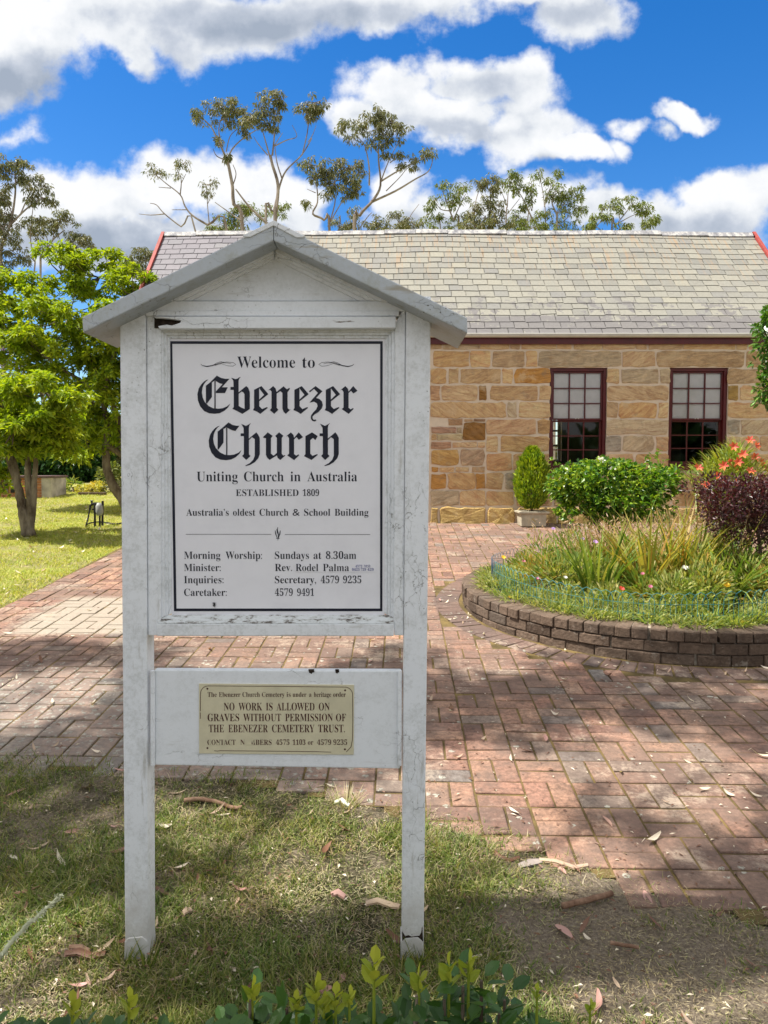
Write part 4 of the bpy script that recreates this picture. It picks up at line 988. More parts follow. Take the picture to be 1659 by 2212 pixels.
# ------------------------------------------------------------------ vegetation helpers (numpy batches)
def nrmz(a): return a / np.maximum(np.linalg.norm(a, axis=-1, keepdims=True), 1e-9)
def leaves(mb, P, D, length, width, fold=0.18, droop=0.0, up=(0, 0, 1), upmix=0.6, rich=False):
    """leaf blades: base P, direction D; a folded kite, or a six-point blade when rich"""
    P = np.asarray(P, float); n = len(P); D = nrmz(np.asarray(D, float))
    L = np.broadcast_to(np.asarray(length, float), (n,))[:, None]; Wd = np.broadcast_to(np.asarray(width, float), (n,))[:, None]
    U = np.tile(np.array(up, float), (n, 1)) * upmix + rng.normal(0, .45, (n, 3))
    Sd = nrmz(np.cross(D, U)); Nn = nrmz(np.cross(Sd, D))
    dr = np.array([0, 0, -1.0]) * droop
    if not rich:
        a = P; b = P + D * L * .45 + Sd * Wd * .5 + Nn * Wd * fold; c = P + D * L + dr * L; d = P + D * L * .45 - Sd * Wd * .5 + Nn * Wd * fold
        V = np.stack([a, b, c, d], 1).reshape(-1, 3); i = np.arange(n)[:, None] * 4
        mb.add(V, [np.concatenate([i + [0, 1, 2], i + [0, 2, 3]])])
    else:
        m1 = P + D * L * .33 + dr * L * .15; m2 = P + D * L * .72 + dr * L * .5; tip = P + D * L + dr * L
        V = np.stack([P, m1 + Sd * Wd * .48 + Nn * Wd * fold, m1, m1 - Sd * Wd * .48 + Nn * Wd * fold, m2 + Sd * Wd * .40 + Nn * Wd * fold, m2, m2 - Sd * Wd * .40 + Nn * Wd * fold, tip], 1).reshape(-1, 3)
        i = np.arange(n)[:, None] * 8
        mb.add(V, [np.concatenate([i + [0, 1, 2], i + [0, 2, 3], i + [4, 7, 5], i + [5, 7, 6]]), np.concatenate([i + [1, 4, 5, 2], i + [2, 5, 6, 3]])])
def blades(mb, P, D, length, width, bend, seg=3):
    """strap blades: start along D and bend over by 'bend' (rad) away in the horizontal sense of D"""
    P = np.asarray(P, float); n = len(P); D = nrmz(np.asarray(D, float))
    L = np.broadcast_to(np.asarray(length, float), (n,)); Wd = np.broadcast_to(np.asarray(width, float), (n,)); B = np.broadcast_to(np.asarray(bend, float), (n,))
    H = D * np.array([1, 1, 0]); H = nrmz(H + rng.normal(0, .02, (n, 3)) * np.array([1, 1, 0]))
    th0 = np.arcsin(np.clip(D[:, 2], -1, 1)); az = H
    tw = rng.uniform(-1.2, 1.2, n)
    Sx = np.stack([-az[:, 1], az[:, 0], np.zeros(n)], 1) * np.cos(tw)[:, None] + az * np.sin(tw)[:, None]
    rows = []; pos = P.copy()
    for k in range(seg + 1):
        t = k / seg; w = Wd * (1 - t ** 2.2) * .5
        if k == seg: rows.append(pos[:, None, :])
        else: rows.append(np.stack([pos - Sx * w[:, None], pos + Sx * w[:, None]], 1))
        th = th0 - B * (t + .5 / seg)
        pos = pos + (az * np.cos(th)[:, None] + np.array([0, 0, 1.0]) * np.sin(th)[:, None]) * (L / seg)[:, None]
    V = np.concatenate(rows, 1); m = V.shape[1]; i = np.arange(n)[:, None] * m
    q = [i + [2 * k, 2 * k + 1, 2 * k + 3, 2 * k + 2] for k in range(seg - 1)]; tr = i + [2 * seg - 2, 2 * seg - 1, 2 * seg]
    mb.add(V.reshape(-1, 3), ([np.concatenate(q)] if q else []) + [tr])
def rdirs(n): return nrmz(rng.normal(0, 1, (n, 3)))
def ball(c, r, n, shell=0.5):
    """points in an ellipsoid, favouring the outside"""
    d = rdirs(n); u = rng.uniform(0, 1, (n, 1)) ** (1 / 3); u = u * (1 - shell) + shell * rng.uniform(.75, 1.0, (n, 1))
    return np.asarray(c) + d * u * np.asarray(r), d
def curve_pts(pts, n=4, jit=0.0):
    pts = [Vector(p) for p in pts]; out = []
    for i in range(len(pts) - 1):
        p0 = pts[max(0, i - 1)]; p1 = pts[i]; p2 = pts[i + 1]; p3 = pts[min(len(pts) - 1, i + 2)]
        for k in range(n):
            t = k / n
            q = 0.5 * ((2 * p1) + (p2 - p0) * t + (2 * p0 - 5 * p1 + 4 * p2 - p3) * t * t + (3 * p1 - p0 - 3 * p2 + p3) * t ** 3)
            out.append(q + Vector((rnd.gauss(0, jit), rnd.gauss(0, jit), rnd.gauss(0, jit))))
    out.append(pts[-1]); return out
def limb(mb, pts, r0, r1, n=4, sides=7, jit=0.0):
    C = curve_pts(pts, n, jit); m = len(C); mb.tube(C, [r0 + (r1 - r0) * (i / (m - 1)) ** .8 for i in range(m)], sides)

# ------------------------------------------------------------------ round garden bed
MAT['pale_mortar'] = plain('crumbling_mortar', (.34, .29, .23), 0.95, 0.1, var=.25, scale=30)
def garden_wall():
    mb = MB(); H = [.085, .085, .082]
    z = 0
    def blk(a, da, r0, r1, z0, z1, base_a):
        V = []
        n = 3
        j = lambda s: rnd.gauss(0, s)
        for (ins, hz0, hz1) in ((0, z0 + .006, z1 - .006),):
            pass
        A0, A1 = a + .004 / GR, a + da - .004 / GR
        ro = r1 + j(.004)
        ring = [(A0 + .006, ro, 0), (A1 - .006, ro, 0)]
        pts = []
        for (aa, rr) in ((A0, r0), (A1, r0), (A1, ro - .006), (A1 - .0035, ro), ((A0 + A1) / 2, ro + j(.002)), (A0 + .0035, ro), (A0, ro - .006)):
            pts.append((aa, rr + j(.0012)))
        m = len(pts); d0, d1 = j(.0025), j(.0025)
        lv = [(z0, .004), (z0 + .006, 0), (z1 - .007, 0), (z1, .006)]
        for (zz, ins) in lv:
            for (aa, rr) in pts:
                rr2 = rr - (ins if rr > r0 + .03 else 0) + j(.001)
                x, y = GC[0] + rr2 * math.cos(aa), GC[1] + rr2 * math.sin(aa)
                V.append((x, y, gz(x, y) * .55 + gz(*GC) * .45 - (gz(*GC) - gz(GC[0], GC[1] - GR)) * .45 + zz + d0 * (aa - A0) * 3 + j(.0008)))
        Fs = [tuple(range(m - 1, -1, -1)), tuple(range(3 * m, 4 * m))] + [(k * m + i, k * m + (i + 1) % m, (k + 1) * m + (i + 1) % m, (k + 1) * m + i) for k in range(3) for i in range(m)]
        mb.add(V, [Fs])
    for ci in range(3):
        z0 = sum(H[:ci]) + .002; z1 = z0 + H[ci] - .007
        bl = .118 if ci == 2 else .236
        n = int(round(2 * math.pi * GR / bl)); da = 2 * math.pi / n
        for k in range(n):
            a = (k + (.5 if ci == 1 else .13 * ci)) * da + rnd.gauss(0, .003)
            if math.sin(a) > .75 and ci == 0: continue
            blk(a, da, GR - (.225 if ci == 2 else .105), GR + (.004 if ci == 2 else 0) - .004 * (2 - ci), z0, z1, a)
    t = thing('garden_wall', 'low curved wall of dark brown bricks edging the round garden bed', 'wall', (GC[0], GC[1] - GR, gz(GC[0], GC[1] - GR)))
    mb.build('brickwork', MAT['wallbrick'], t)
    mb = MB(); n = 96; V = []
    for k in range(n):
        a = 2 * math.pi * k / n
        for rr, zz in ((GR - .028, -.05), (GR - .028, .168), (GR - .06, .168), (GR - .06, .242), (GR - .2, .242), (GR - .2, .1)):
            x, y = GC[0] + rr * math.cos(a), GC[1] + rr * math.sin(a)
            V.append((x, y, gz(x, y) * .55 + gz(*GC) * .45 - (gz(*GC) - gz(GC[0], GC[1] - GR)) * .45 + zz))
    mb.add(V, [[(k * 6 + i, ((k + 1) % n) * 6 + i, ((k + 1) % n) * 6 + i + 1, k * 6 + i + 1) for k in range(n) for i in range(5)]]); mb.build('mortar', MAT['pale_mortar'], t)
garden_wall()
def gsoil(x, y):
    r = math.hypot(x - GC[0], y - GC[1]) / GR
    return gz(x, y) * .55 + gz(*GC) * .45 - .0555 + .205 + .07 * max(0, 1 - r * r)
def soil():
    mb = MB(); V = [(GC[0], GC[1], gsoil(*GC))]; n, m = 64, 12
    for j in range(1, m + 1):
        for k in range(n):
            a = 2 * math.pi * k / n; rr = (GR - .19) * j / m; x, y = GC[0] + rr * math.cos(a), GC[1] + rr * math.sin(a)
            V.append((x, y, gsoil(x, y) + .02 * noise.noise((x * 7, y * 7, 0))))
    Fs = [(0, 1 + k, 1 + (k + 1) % n) for k in range(n)] + [(1 + (j - 1) * n + k, 1 + j * n + k, 1 + j * n + (k + 1) % n, 1 + (j - 1) * n + (k + 1) % n) for j in range(1, m) for k in range(n)]
    mb.add(V, [Fs]); struct('garden_soil', mb, MAT['soil'], smooth=True)
soil()
def gpt(ang, r):          # place in the bed: angle (deg, 0 = right, 270 = toward the viewer) and share of the radius
    a = R(ang); x, y = GC[0] + r * GR * math.cos(a), GC[1] + r * GR * math.sin(a); return Vector((x, y, gsoil(x, y)))
def gpx(px, Y):           # place in the bed seen at photo column px, at distance Y
    x = at(px, 1200, Y).x; return Vector((x, Y, gsoil(x, Y)))

def wire_fence():
    t = thing('wire_edging', 'blue-green hooped wire edging standing along the rim of the garden bed', 'garden edging', tuple(gpt(250, .84)))
    mb = MB(); mr = MB(); rr = GR * .845; pitch = .075; n = int(2 * math.pi * rr / pitch)
    def P(k, h):
        a = 2 * math.pi * k / n; x, y = GC[0] + rr * math.cos(a), GC[1] + rr * math.sin(a)
        lean = .03 * math.sin(k * .37) * h; return Vector((x + lean * math.cos(a), y + lean * math.sin(a), gsoil(x, y) - .01 + h * (1 + .08 * math.sin(k * .21))))
    for k in range(n):
        ang = 360 * k / n
        if 10 < ang < 85: continue
        m = mr if 85 < ang < 178 else mb
        hoop = [P(k, 0), P(k, .12), P(k, .19), P(k + .25, .235), P(k + .75, .255), P(k + 1.25, .235), P(k + 1.5, .19), P(k + 1.5, .12), P(k + 1.5, 0)]
        m.tube(hoop, .0020, 4, cap=False)
    for h in (.085, .165):
        for lo, hi, m in ((86, 178, mr), (178, 370, mb)):
            K = [k for k in range(2 * n) if lo <= 360 * k / n <= hi]
            m.tube([P(k, h) for k in K], .0018, 4, cap=False)
    mb.build('hoops', MAT['wire'], t); mr.build('weathered_hoops', MAT['rusty_wire'], t)
wire_fence()

def rose():
    b = gpx(1318, 8.1); t = thing('rose_bush', 'broad green rose bush with a white bloom in the middle of the bed', 'shrub', tuple(b))
    def p(px, py, dy=0): return at(px, py, 8.1 + dy)
    mb = MB()
    for q, dy in (([(1316, 1205), (1312, 1165), (1290, 1130), (1250, 1090)], -.2), ([(1318, 1205), (1320, 1160), (1335, 1120), (1370, 1070)], .1), ([(1315, 1205), (1316, 1150), (1305, 1110), (1300, 1040)], .15), ([(1320, 1205), (1330, 1150), (1375, 1110), (1420, 1070)], -.1), ([(1314, 1205), (1300, 1150), (1260, 1110), (1220, 1080)], .1), ([(1318, 1205), (1322, 1140), (1340, 1080), (1345, 1020)], -.2)):
        limb(mb, [p(*c, dy * k / 3) for k, c in enumerate(q)], .013, .005, 4, 6, .006)
    mb.build('stem', MAT['bark_dark'], t)
    mb = MB()
    for q in range(34):                         # long new shoots that break the outline
        c = p(rnd.uniform(1195, 1460), rnd.uniform(1000, 1090), rnd.uniform(-.3, .3)); e = c + Vector((rnd.uniform(-.14, .14), rnd.uniform(-.1, .1), rnd.uniform(.0, .17))); k = 12
        f = rng.uniform(0, 1, k)[:, None]; PP = np.array(tuple(c)) * (1 - f) + np.array(tuple(e)) * f; leaves(mb, PP, rng.normal(0, .7, (k, 3)) + np.array([0, 0, .2]), rng.uniform(.04, .07, k), rng.uniform(.024, .038, k), .12, .12, upmix=1.0)
    for (px, py, rx, ry, n, dy) in [(1240, 1050, 52, 38, 420, -.1), (1300, 1035, 60, 42, 520, -.25), (1370, 1040, 62, 44, 560, -.15), (1425, 1045, 45, 36, 330, 0), (1260, 1082, 50, 32, 330, .1), (1340, 1080, 80, 34, 560, -.2), (1255, 1108, 50, 22, 200, -.1), (1400, 1100, 60, 26, 260, -.1), (1330, 1112, 50, 18, 140, .1), (1215, 1040, 28, 26, 130, 0), (1300, 1045, 120, 50, 700, .35),
                                     (1400, 1020, 40, 18, 140, .1), (1260, 1012, 25, 14, 70, 0), (1220, 1090, 14, 22, 40, -.1), (1300, 1006, 24, 16, 60, 0), (1338, 1008, 30, 14, 70, 0)]:
        k = 8.1 / F; c = p(px, py, dy)
        P, d = ball(c, (rx * k * 1.08, min(.4, rx * k), ry * k * 1.08), n, .15); cl = np.array([noise.noise((a[0] * 6, a[1] * 6, a[2] * 7)) for a in P]) > -.16; P, d = P[cl], d[cl]; n = len(P)
        D = d * np.array([1, 1, .5]) + rng.normal(0, .5, (n, 3)) + np.array([0, 0, .1])
        for q in (-1, 0, 1):
            D2 = D + rng.normal(0, .6, (n, 3)); leaves(mb, P, D2, rng.uniform(.04, .075, n), rng.uniform(.026, .044, n), .12, .12, upmix=1.0)
    mb.build('leaves', MAT['leaf_rose'], t)
    for (px, py, s) in ((1298, 996, 15), (1322, 1015, 11)):
        mb = MB(); c = p(px, py, -.3); n = 26
        P, d = ball(c, (.02, .02, .012), n, .3); leaves(mb, P, d * np.array([1, 1, .6]) + np.array([0, 0, .5]), s * .0026, s * .0028, .2); mb.build('bloom', MAT['white_petal'], t)
rose()
def purple():
    b = gpx(1640, 6.6); t = thing('purple_shrub', 'small tree-like shrub with dark purple leaves and a thin trunk', 'shrub', tuple(b))
    mb = MB()
    def p(px, py, dy=0): return at(px, py, 6.6 + dy)
    limb(mb, [b, p(1636, 1230), p(1642, 1190), p(1636, 1150)], .022, .014, 4, 7, .003)
    for q in ([(1636, 1150), (1600, 1110), (1540, 1070)], [(1638, 1160), (1650, 1100), (1665, 1050)], [(1636, 1150), (1620, 1090), (1590, 1040)], [(1640, 1170), (1690, 1120), (1740, 1080)]):
        limb(mb, [p(*c) for c in q], .010, .004, 3, 5, .004)
    mb.build('trunk', MAT['bark_dark'], t)
    mb = MB(); k = 6.6 / F
    for (px, py, rx, ry, n, dy) in [(1600, 1076, 65, 42, 900, 0), (1660, 1084, 60, 48, 900, .05), (1560, 1090, 45, 40, 480, -.1), (1620, 1120, 70, 50, 900, .1), (1680, 1130, 50, 45, 500, 0), (1540, 1050, 30, 25, 180, .1), (1640, 1052, 50, 20, 300, -.05), (1575, 1130, 35, 35, 260, 0), (1720, 1080, 60, 70, 600, .1), (1500, 1055, 22, 16, 70, .1), (1655, 1165, 50, 25, 180, 0)]:
        n = int(n * 1.4); P, d = ball(p(px, py, dy), (rx * k * 1.35, rx * k * .9, ry * k * 1.22), n, .15)
        leaves(mb, P, d * .6 + rng.normal(0, .6, (n, 3)) + np.array([0, 0, .35]), rng.uniform(.028, .05, n), rng.uniform(.012, .02, n), .15, upmix=.5)
    mb.build('leaves', MAT['leaf_purple'], t)
purple()
def star_flower(mb, c, d, r, w, n=6, droop=.15):
    d = Vector(d).normalized(); u = d.orthogonal().normalized(); v = d.cross(u)
    P = []; D = []
    for k in range(n):
        a = 2 * math.pi * k / n + rnd.uniform(-.15, .15); P.append(tuple(c)); D.append(tuple((u * math.cos(a) + v * math.sin(a)) * .85 + d * .5))
    leaves(mb, P, D, r, w, .15, droop, up=tuple(d), upmix=3.0, rich=True)
def lily():
    Yl = 7.9; b = gpx(1590, Yl); t = thing('lily_clump', 'tall leafy clump of red-orange lilies behind the purple shrub', 'flowers', tuple(b)); k = Yl / F
    mb = MB(); tips = []
    for (px, py) in [(1555, 1000), (1585, 985), (1490, 1013), (1530, 1030), (1570, 1045), (1508, 1050), (1540, 1050), (1640, 1045), (1600, 1020), (1610, 990), (1575, 1000), (1545, 1008), (1625, 1010), (1655, 1030), (1565, 968), (1600, 955), (1520, 1000), (1590, 1040)]:
        c = at(px, py, Yl + rnd.uniform(-.2, .2)); foot = b + Vector(((c.x - b.x) * .5, rnd.uniform(-.12, .12), 0)); tips.append((px, py, c))
        C = curve_pts([foot, (foot + c) / 2 + Vector((0, 0, .05)), c], 4); mb.tube(C, .005, 5)
        n = 44; ii = rng.uniform(.3, 1, n); P = np.array([tuple(C[0].lerp(C[-1], f)) for f in ii]); D = rng.normal(0, 1, (n, 3)) * np.array([1, 1, .3]) + np.array([0, 0, .5])
        blades(mb, P, D, rng.uniform(.08, .15, n), .016, rng.uniform(.3, 1.2, n), 3)
    for (px, py, rx, ry, n) in ((1575, 1010, 60, 38, 420), (1530, 1030, 50, 28, 240), (1620, 1030, 46, 34, 260), (1590, 980, 26, 20, 110)):
        P, d = ball(at(px, py, Yl), (rx * k, .2, ry * k), n, .3); blades(mb, P, d * np.array([1, 1, .4]) * .7 + np.array([0, 0, .7]), rng.uniform(.08, .16, n), .013, rng.uniform(.2, 1.4, n), 3)
    mb.build('stems', MAT['leaf_lily'], t)
    for i, (px, py, c) in enumerate(tips[:16]):
        c = c + Vector((0, -.20, .01)); mb = MB(); star_flower(mb, c, (rnd.uniform(-.5, .5), -.8, rnd.uniform(.1, .7)), .062, .028)
        if i % 3 == 0: star_flower(mb, c + Vector((.07, .02, -.05)), (.4, -.8, .3), .058, .026)
        mb.build('flower', MAT['orange_petal'], t)
lily()
def clump(name, label, cat, p, n, L, Wd, m, spread=.12, lean=.5, bend=.9, group=None, seg=4):
    mb = MB(); a = rng.uniform(0, 2 * np.pi, n); r = spread * np.sqrt(rng.uniform(0, 1, n))
    P = np.array(tuple(p)) + np.stack([r * np.cos(a), r * np.sin(a), np.zeros(n) - .01], 1)
    le = lean * rng.uniform(.15, 1, n); D = np.stack([np.cos(a) * le, np.sin(a) * le, np.ones(n)], 1)
    blades(mb, P, D, L * rng.uniform(.7, 1.3, n), Wd * rng.uniform(.7, 1.3, n), bend * rng.uniform(.2, 1.2, n), seg)
    o = mb.build(name, MAT[m])
    for v in o.data.vertices: v.co -= Vector(p)
    o.location = p; return tag(o, label, cat, group)
def bed_plants():
    # strap-leaved clumps in the middle of the bed
    for i, (px, Y, n, L, m, lab) in enumerate([(1290, 6.55, 34, .46, 'leaf_strap', 'dark green upright iris leaves left of the yellowing clump'),
                                         (1400, 6.5, 60, .50, 'leaf_iris', 'wide yellowing strap-leaf clump in front of the rose bush'),
                                         (1330, 6.9, 34, .42, 'leaf_iris', 'smaller yellow-green strap-leaf clump under the left of the rose bush'),
                                         (1470, 6.6, 46, .52, 'leaf_iris', 'browning strap-leaf clump with orange tips beside the purple shrub'),
                                         (1505, 7.1, 40, .62, 'leaf_strap', 'tall green strap-leaf clump between the rose bush and the purple shrub'),
                                         (1560, 6.35, 60, .44, 'leaf_strap', 'arching bright green day lily leaves left of the purple shrub trunk'),
                                         (1655, 6.5, 60, .44, 'leaf_strap', 'arching green day lily leaves behind the purple shrub trunk'),
                                         (1610, 6.9, 50, .46, 'leaf_strap', 'shaded strap leaves directly under the purple shrub'), (1440, 7.0, 70, .60, 'leaf_strap', 'dense green strap leaves behind the wide yellowing clump'), (1230, 6.9, 50, .42, 'leaf_strap', 'green strap leaves at the left end of the bed behind the wire'), (1360, 7.3, 60, .52, 'leaf_strap', 'green strap leaves at the foot of the rose stems'), (1570, 6.9, 70, .55, 'leaf_strap', 'tall lush strap leaves below the lilies')]):
        clump('strap_leaf_plant', lab, 'plant', gpx(px, Y), int(n * 1.5), L * 1.38, .024, m, .12, .45 if i < 5 else .9, .8 if i < 5 else 1.6, 'strap-leaved plants in the garden bed', 5)
    # haze of dried flower stalks below the rose
    for (px, Y, top, lab) in [(1265, 7.25, 1105, 'dried pinkish flower stalks at the left end of the bed'), (1340, 7.15, 1100, 'dried brown flower stalks in front of the rose stems'), (1425, 7.05, 1105, 'dried brown flower stalks under the right of the rose bush'), (1505, 6.9, 1060, 'tall pale seed stalks between rose bush and purple shrub')]:
        b = gpx(px, Y); mb = MB(); n = 75; h = at(px, top, Y).z - b.z
        P = np.array(tuple(b)) + rng.normal(0, 1, (n, 3)) * np.array([.22, .14, 0]); D = rng.normal(0, .22, (n, 3)) + np.array([0, 0, 1])
        Ls = h * rng.uniform(.6, 1.05, n); blades(mb, P, D, Ls, .008, rng.uniform(-.2, .5, n), 3)
        P2 = np.repeat(P + nrmz(D) * (Ls * .8)[:, None], 6, 0) + rng.normal(0, .035, (n * 6, 3)); leaves(mb, P2, rng.normal(0, .6, (n * 6, 3)) + np.array([0, 0, .5]), rng.uniform(.03, .07, n * 6), .011, .1)
        o = mb.build('dry_flower_stalks', MAT['dry_stalk']); tag(o, lab, 'plant', 'dried flower stalks in the garden bed')
    # low edging plants right round the rim, individually
    k = 0; spots = []
    for a in np.arange(150, 372, 6.2):
        for r in (.86, .74):
            aa = a + rnd.uniform(-2, 2) + (3.1 if r < .8 else 0); spots.append((aa, r + rnd.uniform(-.03, .03)))
    for (aa, r) in spots:
        p = gpt(aa, r); front = 'rim' if r > .8 else 'inner'
        lab = 'low tufted edging plant pressed against the wire at the rim of the bed' if r > .8 else 'low leafy plant in the second row behind the wire edging'
        n = rnd.randint(110, 190); mb = MB(); R0 = rnd.uniform(.10, .15); h = rnd.uniform(.12, .22) if r < .8 else rnd.uniform(.06, .13)
        P, d = ball(tuple(p + Vector((0, 0, .02))), (R0, R0, h * .5), n, .2); P[:, 2] = np.maximum(P[:, 2], p.z)
        blades(mb, P, d * np.array([1, 1, .3]) * .8 + np.array([0, 0, .8]), rng.uniform(.04, .13, n) if r > .8 else rng.uniform(.06, .16, n), rng.uniform(.005, .012, n), rng.uniform(.2, 1.8, n), 3)
        if len(spots) and rnd.random() < .45:
            k2 = 70; Q, dq = ball(tuple(p + Vector((0, 0, h * .5))), (R0, R0, h * .6), k2, .2); Q[:, 2] = np.maximum(Q[:, 2], p.z); leaves(mb, Q, dq + np.array([0, 0, .4]), rng.uniform(.025, .05, k2), rng.uniform(.014, .026, k2), .12, .15)
        o = mb.build('edging_plant', MAT['leaf_low'])
        for v in o.data.vertices: v.co -= p
        o.location = p; tag(o, lab, 'plant', 'low edging plants at the rim' if r > .8 else 'low edging plants in the second row')
    # inner filler plants
    for i in range(110):
        a, r = rnd.uniform(120, 390), rnd.uniform(.2, .70); p = gpt(a, r); n = rnd.randint(110, 200); hh = rnd.uniform(.09, .25); mb = MB()
        P, d = ball(tuple(p + Vector((0, 0, hh * .8))), (.15, .15, hh), n, .2); P[:, 2] = np.maximum(P[:, 2], p.z)
        leaves(mb, P, d + np.array([0, 0, .6]), rng.uniform(.05, .11, n), rng.uniform(.012, .02, n), .1, .2)
        o = mb.build('leafy_plant', MAT[('leaf_low', 'leaf_strap', 'leaf_low', 'leaf_iris')[i % 4]]); 
        for v in o.data.vertices: v.co -= p
        o.location = p; tag(o, 'low leafy green plant filling the middle of the garden bed', 'plant', 'filler plants inside the bed')
    # single flowers
    for (px, py, Y, m, lab, s) in [(1342, 1273, 5.75, 'red_petal', 'orange-red daisy just behind the front wire edging', .03), (1405, 1268, 5.9, 'pink_petal', 'pink daisy behind the wire right of the orange-red daisy', .022), (1388, 1240, 6.1, 'pink_petal', 'small dark pink flower among yellowing strap leaves', .02), (1570, 1266, 5.9, 'yellow_petal', 'largest yellow daisy in front of the day lilies', .035), (1550, 1246, 6.1, 'yellow_petal', 'smaller yellow daisy above the largest yellow one', .025), (1286, 1172, 6.9, 'mauve_petal', 'mauve flower left of the dried stalks', .03), (1258, 1165, 7.0, 'mauve_petal', 'pale mauve flower at the far left of the stalks', .024), (1195, 1143, 7.5, 'mauve_petal', 'faint mauve flower standing above the far wire edging', .025),
                                    (1087, 1205, 7.2, 'yellow_petal', 'yellow flower pair nearest the left wire edging', .03), (1101, 1290, 6.5, 'yellow_petal', 'tiny yellow flower low at the left rim', .02), (1131, 1213, 7.0, 'pink_petal', 'pale pink flower behind the left wire edging', .022), (1221, 1248, 6.4, 'white_petal', 'cream flower behind the front wire edging', .022), (1480, 1228, 6.2, 'white_petal', 'white flower at the foot of the browning clump', .032), (1665 - 60, 1345, 5.6, 'yellow_petal', 'yellow spike low at the right rim', .02), (1160, 1250, 6.6, 'pink_petal', 'dull pink flower on the left slope of the bed', .02)]:
        c = at(px, py, Y); g = Vector((c.x, c.y, gsoil(c.x, c.y))); mb = MB()
        if g.z > c.z - .03: g.z = c.z - .06
        t = thing('flower', lab, 'flower', tuple(g))
        mb.tube([g, (g + c) / 2 + Vector((.01, 0, 0)), c], .003, 5); mb.build('stem', MAT['leaf_strap'], t)
        mb = MB(); star_flower(mb, c, (rnd.uniform(-.2, .2), -.6, .8), s, s * .55, 9, .05); mb.build('petals', MAT[m], t)
bed_plants()

# ------------------------------------------------------------------ potted conifers in front of the wall
def pot_and_conifer():
    def mk_pot(x, y):
        z = gz(x, y) + .008; t = thing('plant_pot', 'square cast-stone planter standing by the wall under the left window', 'plant pot', (x, y, z))
        mb = MB(); b, h = .20, .215
        V = [(x + sx * (b + dx), y + sy * (b + dx), z + zz) for (dx, zz) in ((-.012, 0), (0, h)) for sx, sy in ((-1, -1), (1, -1), (1, 1), (-1, 1))]
        mb.add(V, [[(3, 2, 1, 0), (4, 5, 6, 7)] + [(i, (i + 1) % 4, (i + 1) % 4 + 4, i + 4) for i in range(4)]]); mb.build('body', MAT['pot'], t, bevel=.006)
        mb = MB(); 
        V = [(x + sx * d, y + sy * d, z + zz) for (d, zz) in ((b + .002, h - .03), (b + .035, h - .005), (b + .035, h + .018), (b - .01, h + .02), (b - .02, h - .01)) for sx, sy in ((-1, -1), (1, -1), (1, 1), (-1, 1))]
        mb.add(V, [[(k * 4 + i, k * 4 + (i + 1) % 4, k * 4 + 4 + (i + 1) % 4, k * 4 + 4 + i) for k in range(4) for i in range(4)]]); mb.build('rim', MAT['pot'], t)
        mb = MB(); s = b - .021; mb.box(x - s, x + s, y - s, y + s, z + h + .001, z + h + .008); mb.build('soil', MAT['soil'], t); return t, h
    y = YW - .36; x = at(1148, 1130, y).x
    t, h = mk_pot(x, y); z = gz(x, y) + h + .012
    c = thing('conifer', 'egg-shaped golden-green conifer growing in the planter left of the rose bush', 'shrub', (x, y, z)); mb = MB()
    mb.tube([(x, y, z), (x, y, z + .3)], [.02, .015], 6); mb.build('trunk', MAT['bark_dark'], c)
    mb = MB(); H = at(1148, 968, y).z - z; n = 5200
    u = rng.uniform(0, 1, n); prof = np.interp(u, [0, .05, .2, .42, .65, .85, .96, 1], [.07, .15, .235, .26, .23, .15, .07, .02])
    a = rng.uniform(0, 2 * np.pi, n); lob = 1 + .09 * np.sin(a * 5 + u * 4) + .08 * np.sin(a * 9 - u * 11) + .05 * np.sin(a * 3 + u * 23); rr = prof * lob * rng.uniform(.72, 1.03, n)
    P = np.stack([x + rr * np.cos(a), y + rr * np.sin(a), z + .04 + u * (H - .06)], 1)
    D = np.stack([np.cos(a) * .45, np.sin(a) * .45, np.full(n, 1.0)], 1) + rng.normal(0, .32, (n, 3))
    leaves(mb, P, D, rng.uniform(.05, .10, n), rng.uniform(.018, .034, n), .2, upmix=.1)
    mb.build('foliage', MAT['conifer'], c)
    # its pair by the right window, mostly hidden by the lilies
    x2 = at(1582, 1100, y).x
    for src, lab, zz in ((t, 'square cast-stone planter hidden behind the lilies by the right window', gz(x2, y) + .008), (c, 'golden-green conifer tip showing above the orange lilies by the right window', z)):
        o = src.copy(); col.objects.link(o); o.location = (x2, y, zz); o['label'] = lab
        for ch in src.children: q = ch.copy(); col.objects.link(q); q.parent = o
        g = 'stone planters along the church wall' if src is t else 'golden conifers in planters'
        src['group'] = g; o['group'] = g
pot_and_conifer()

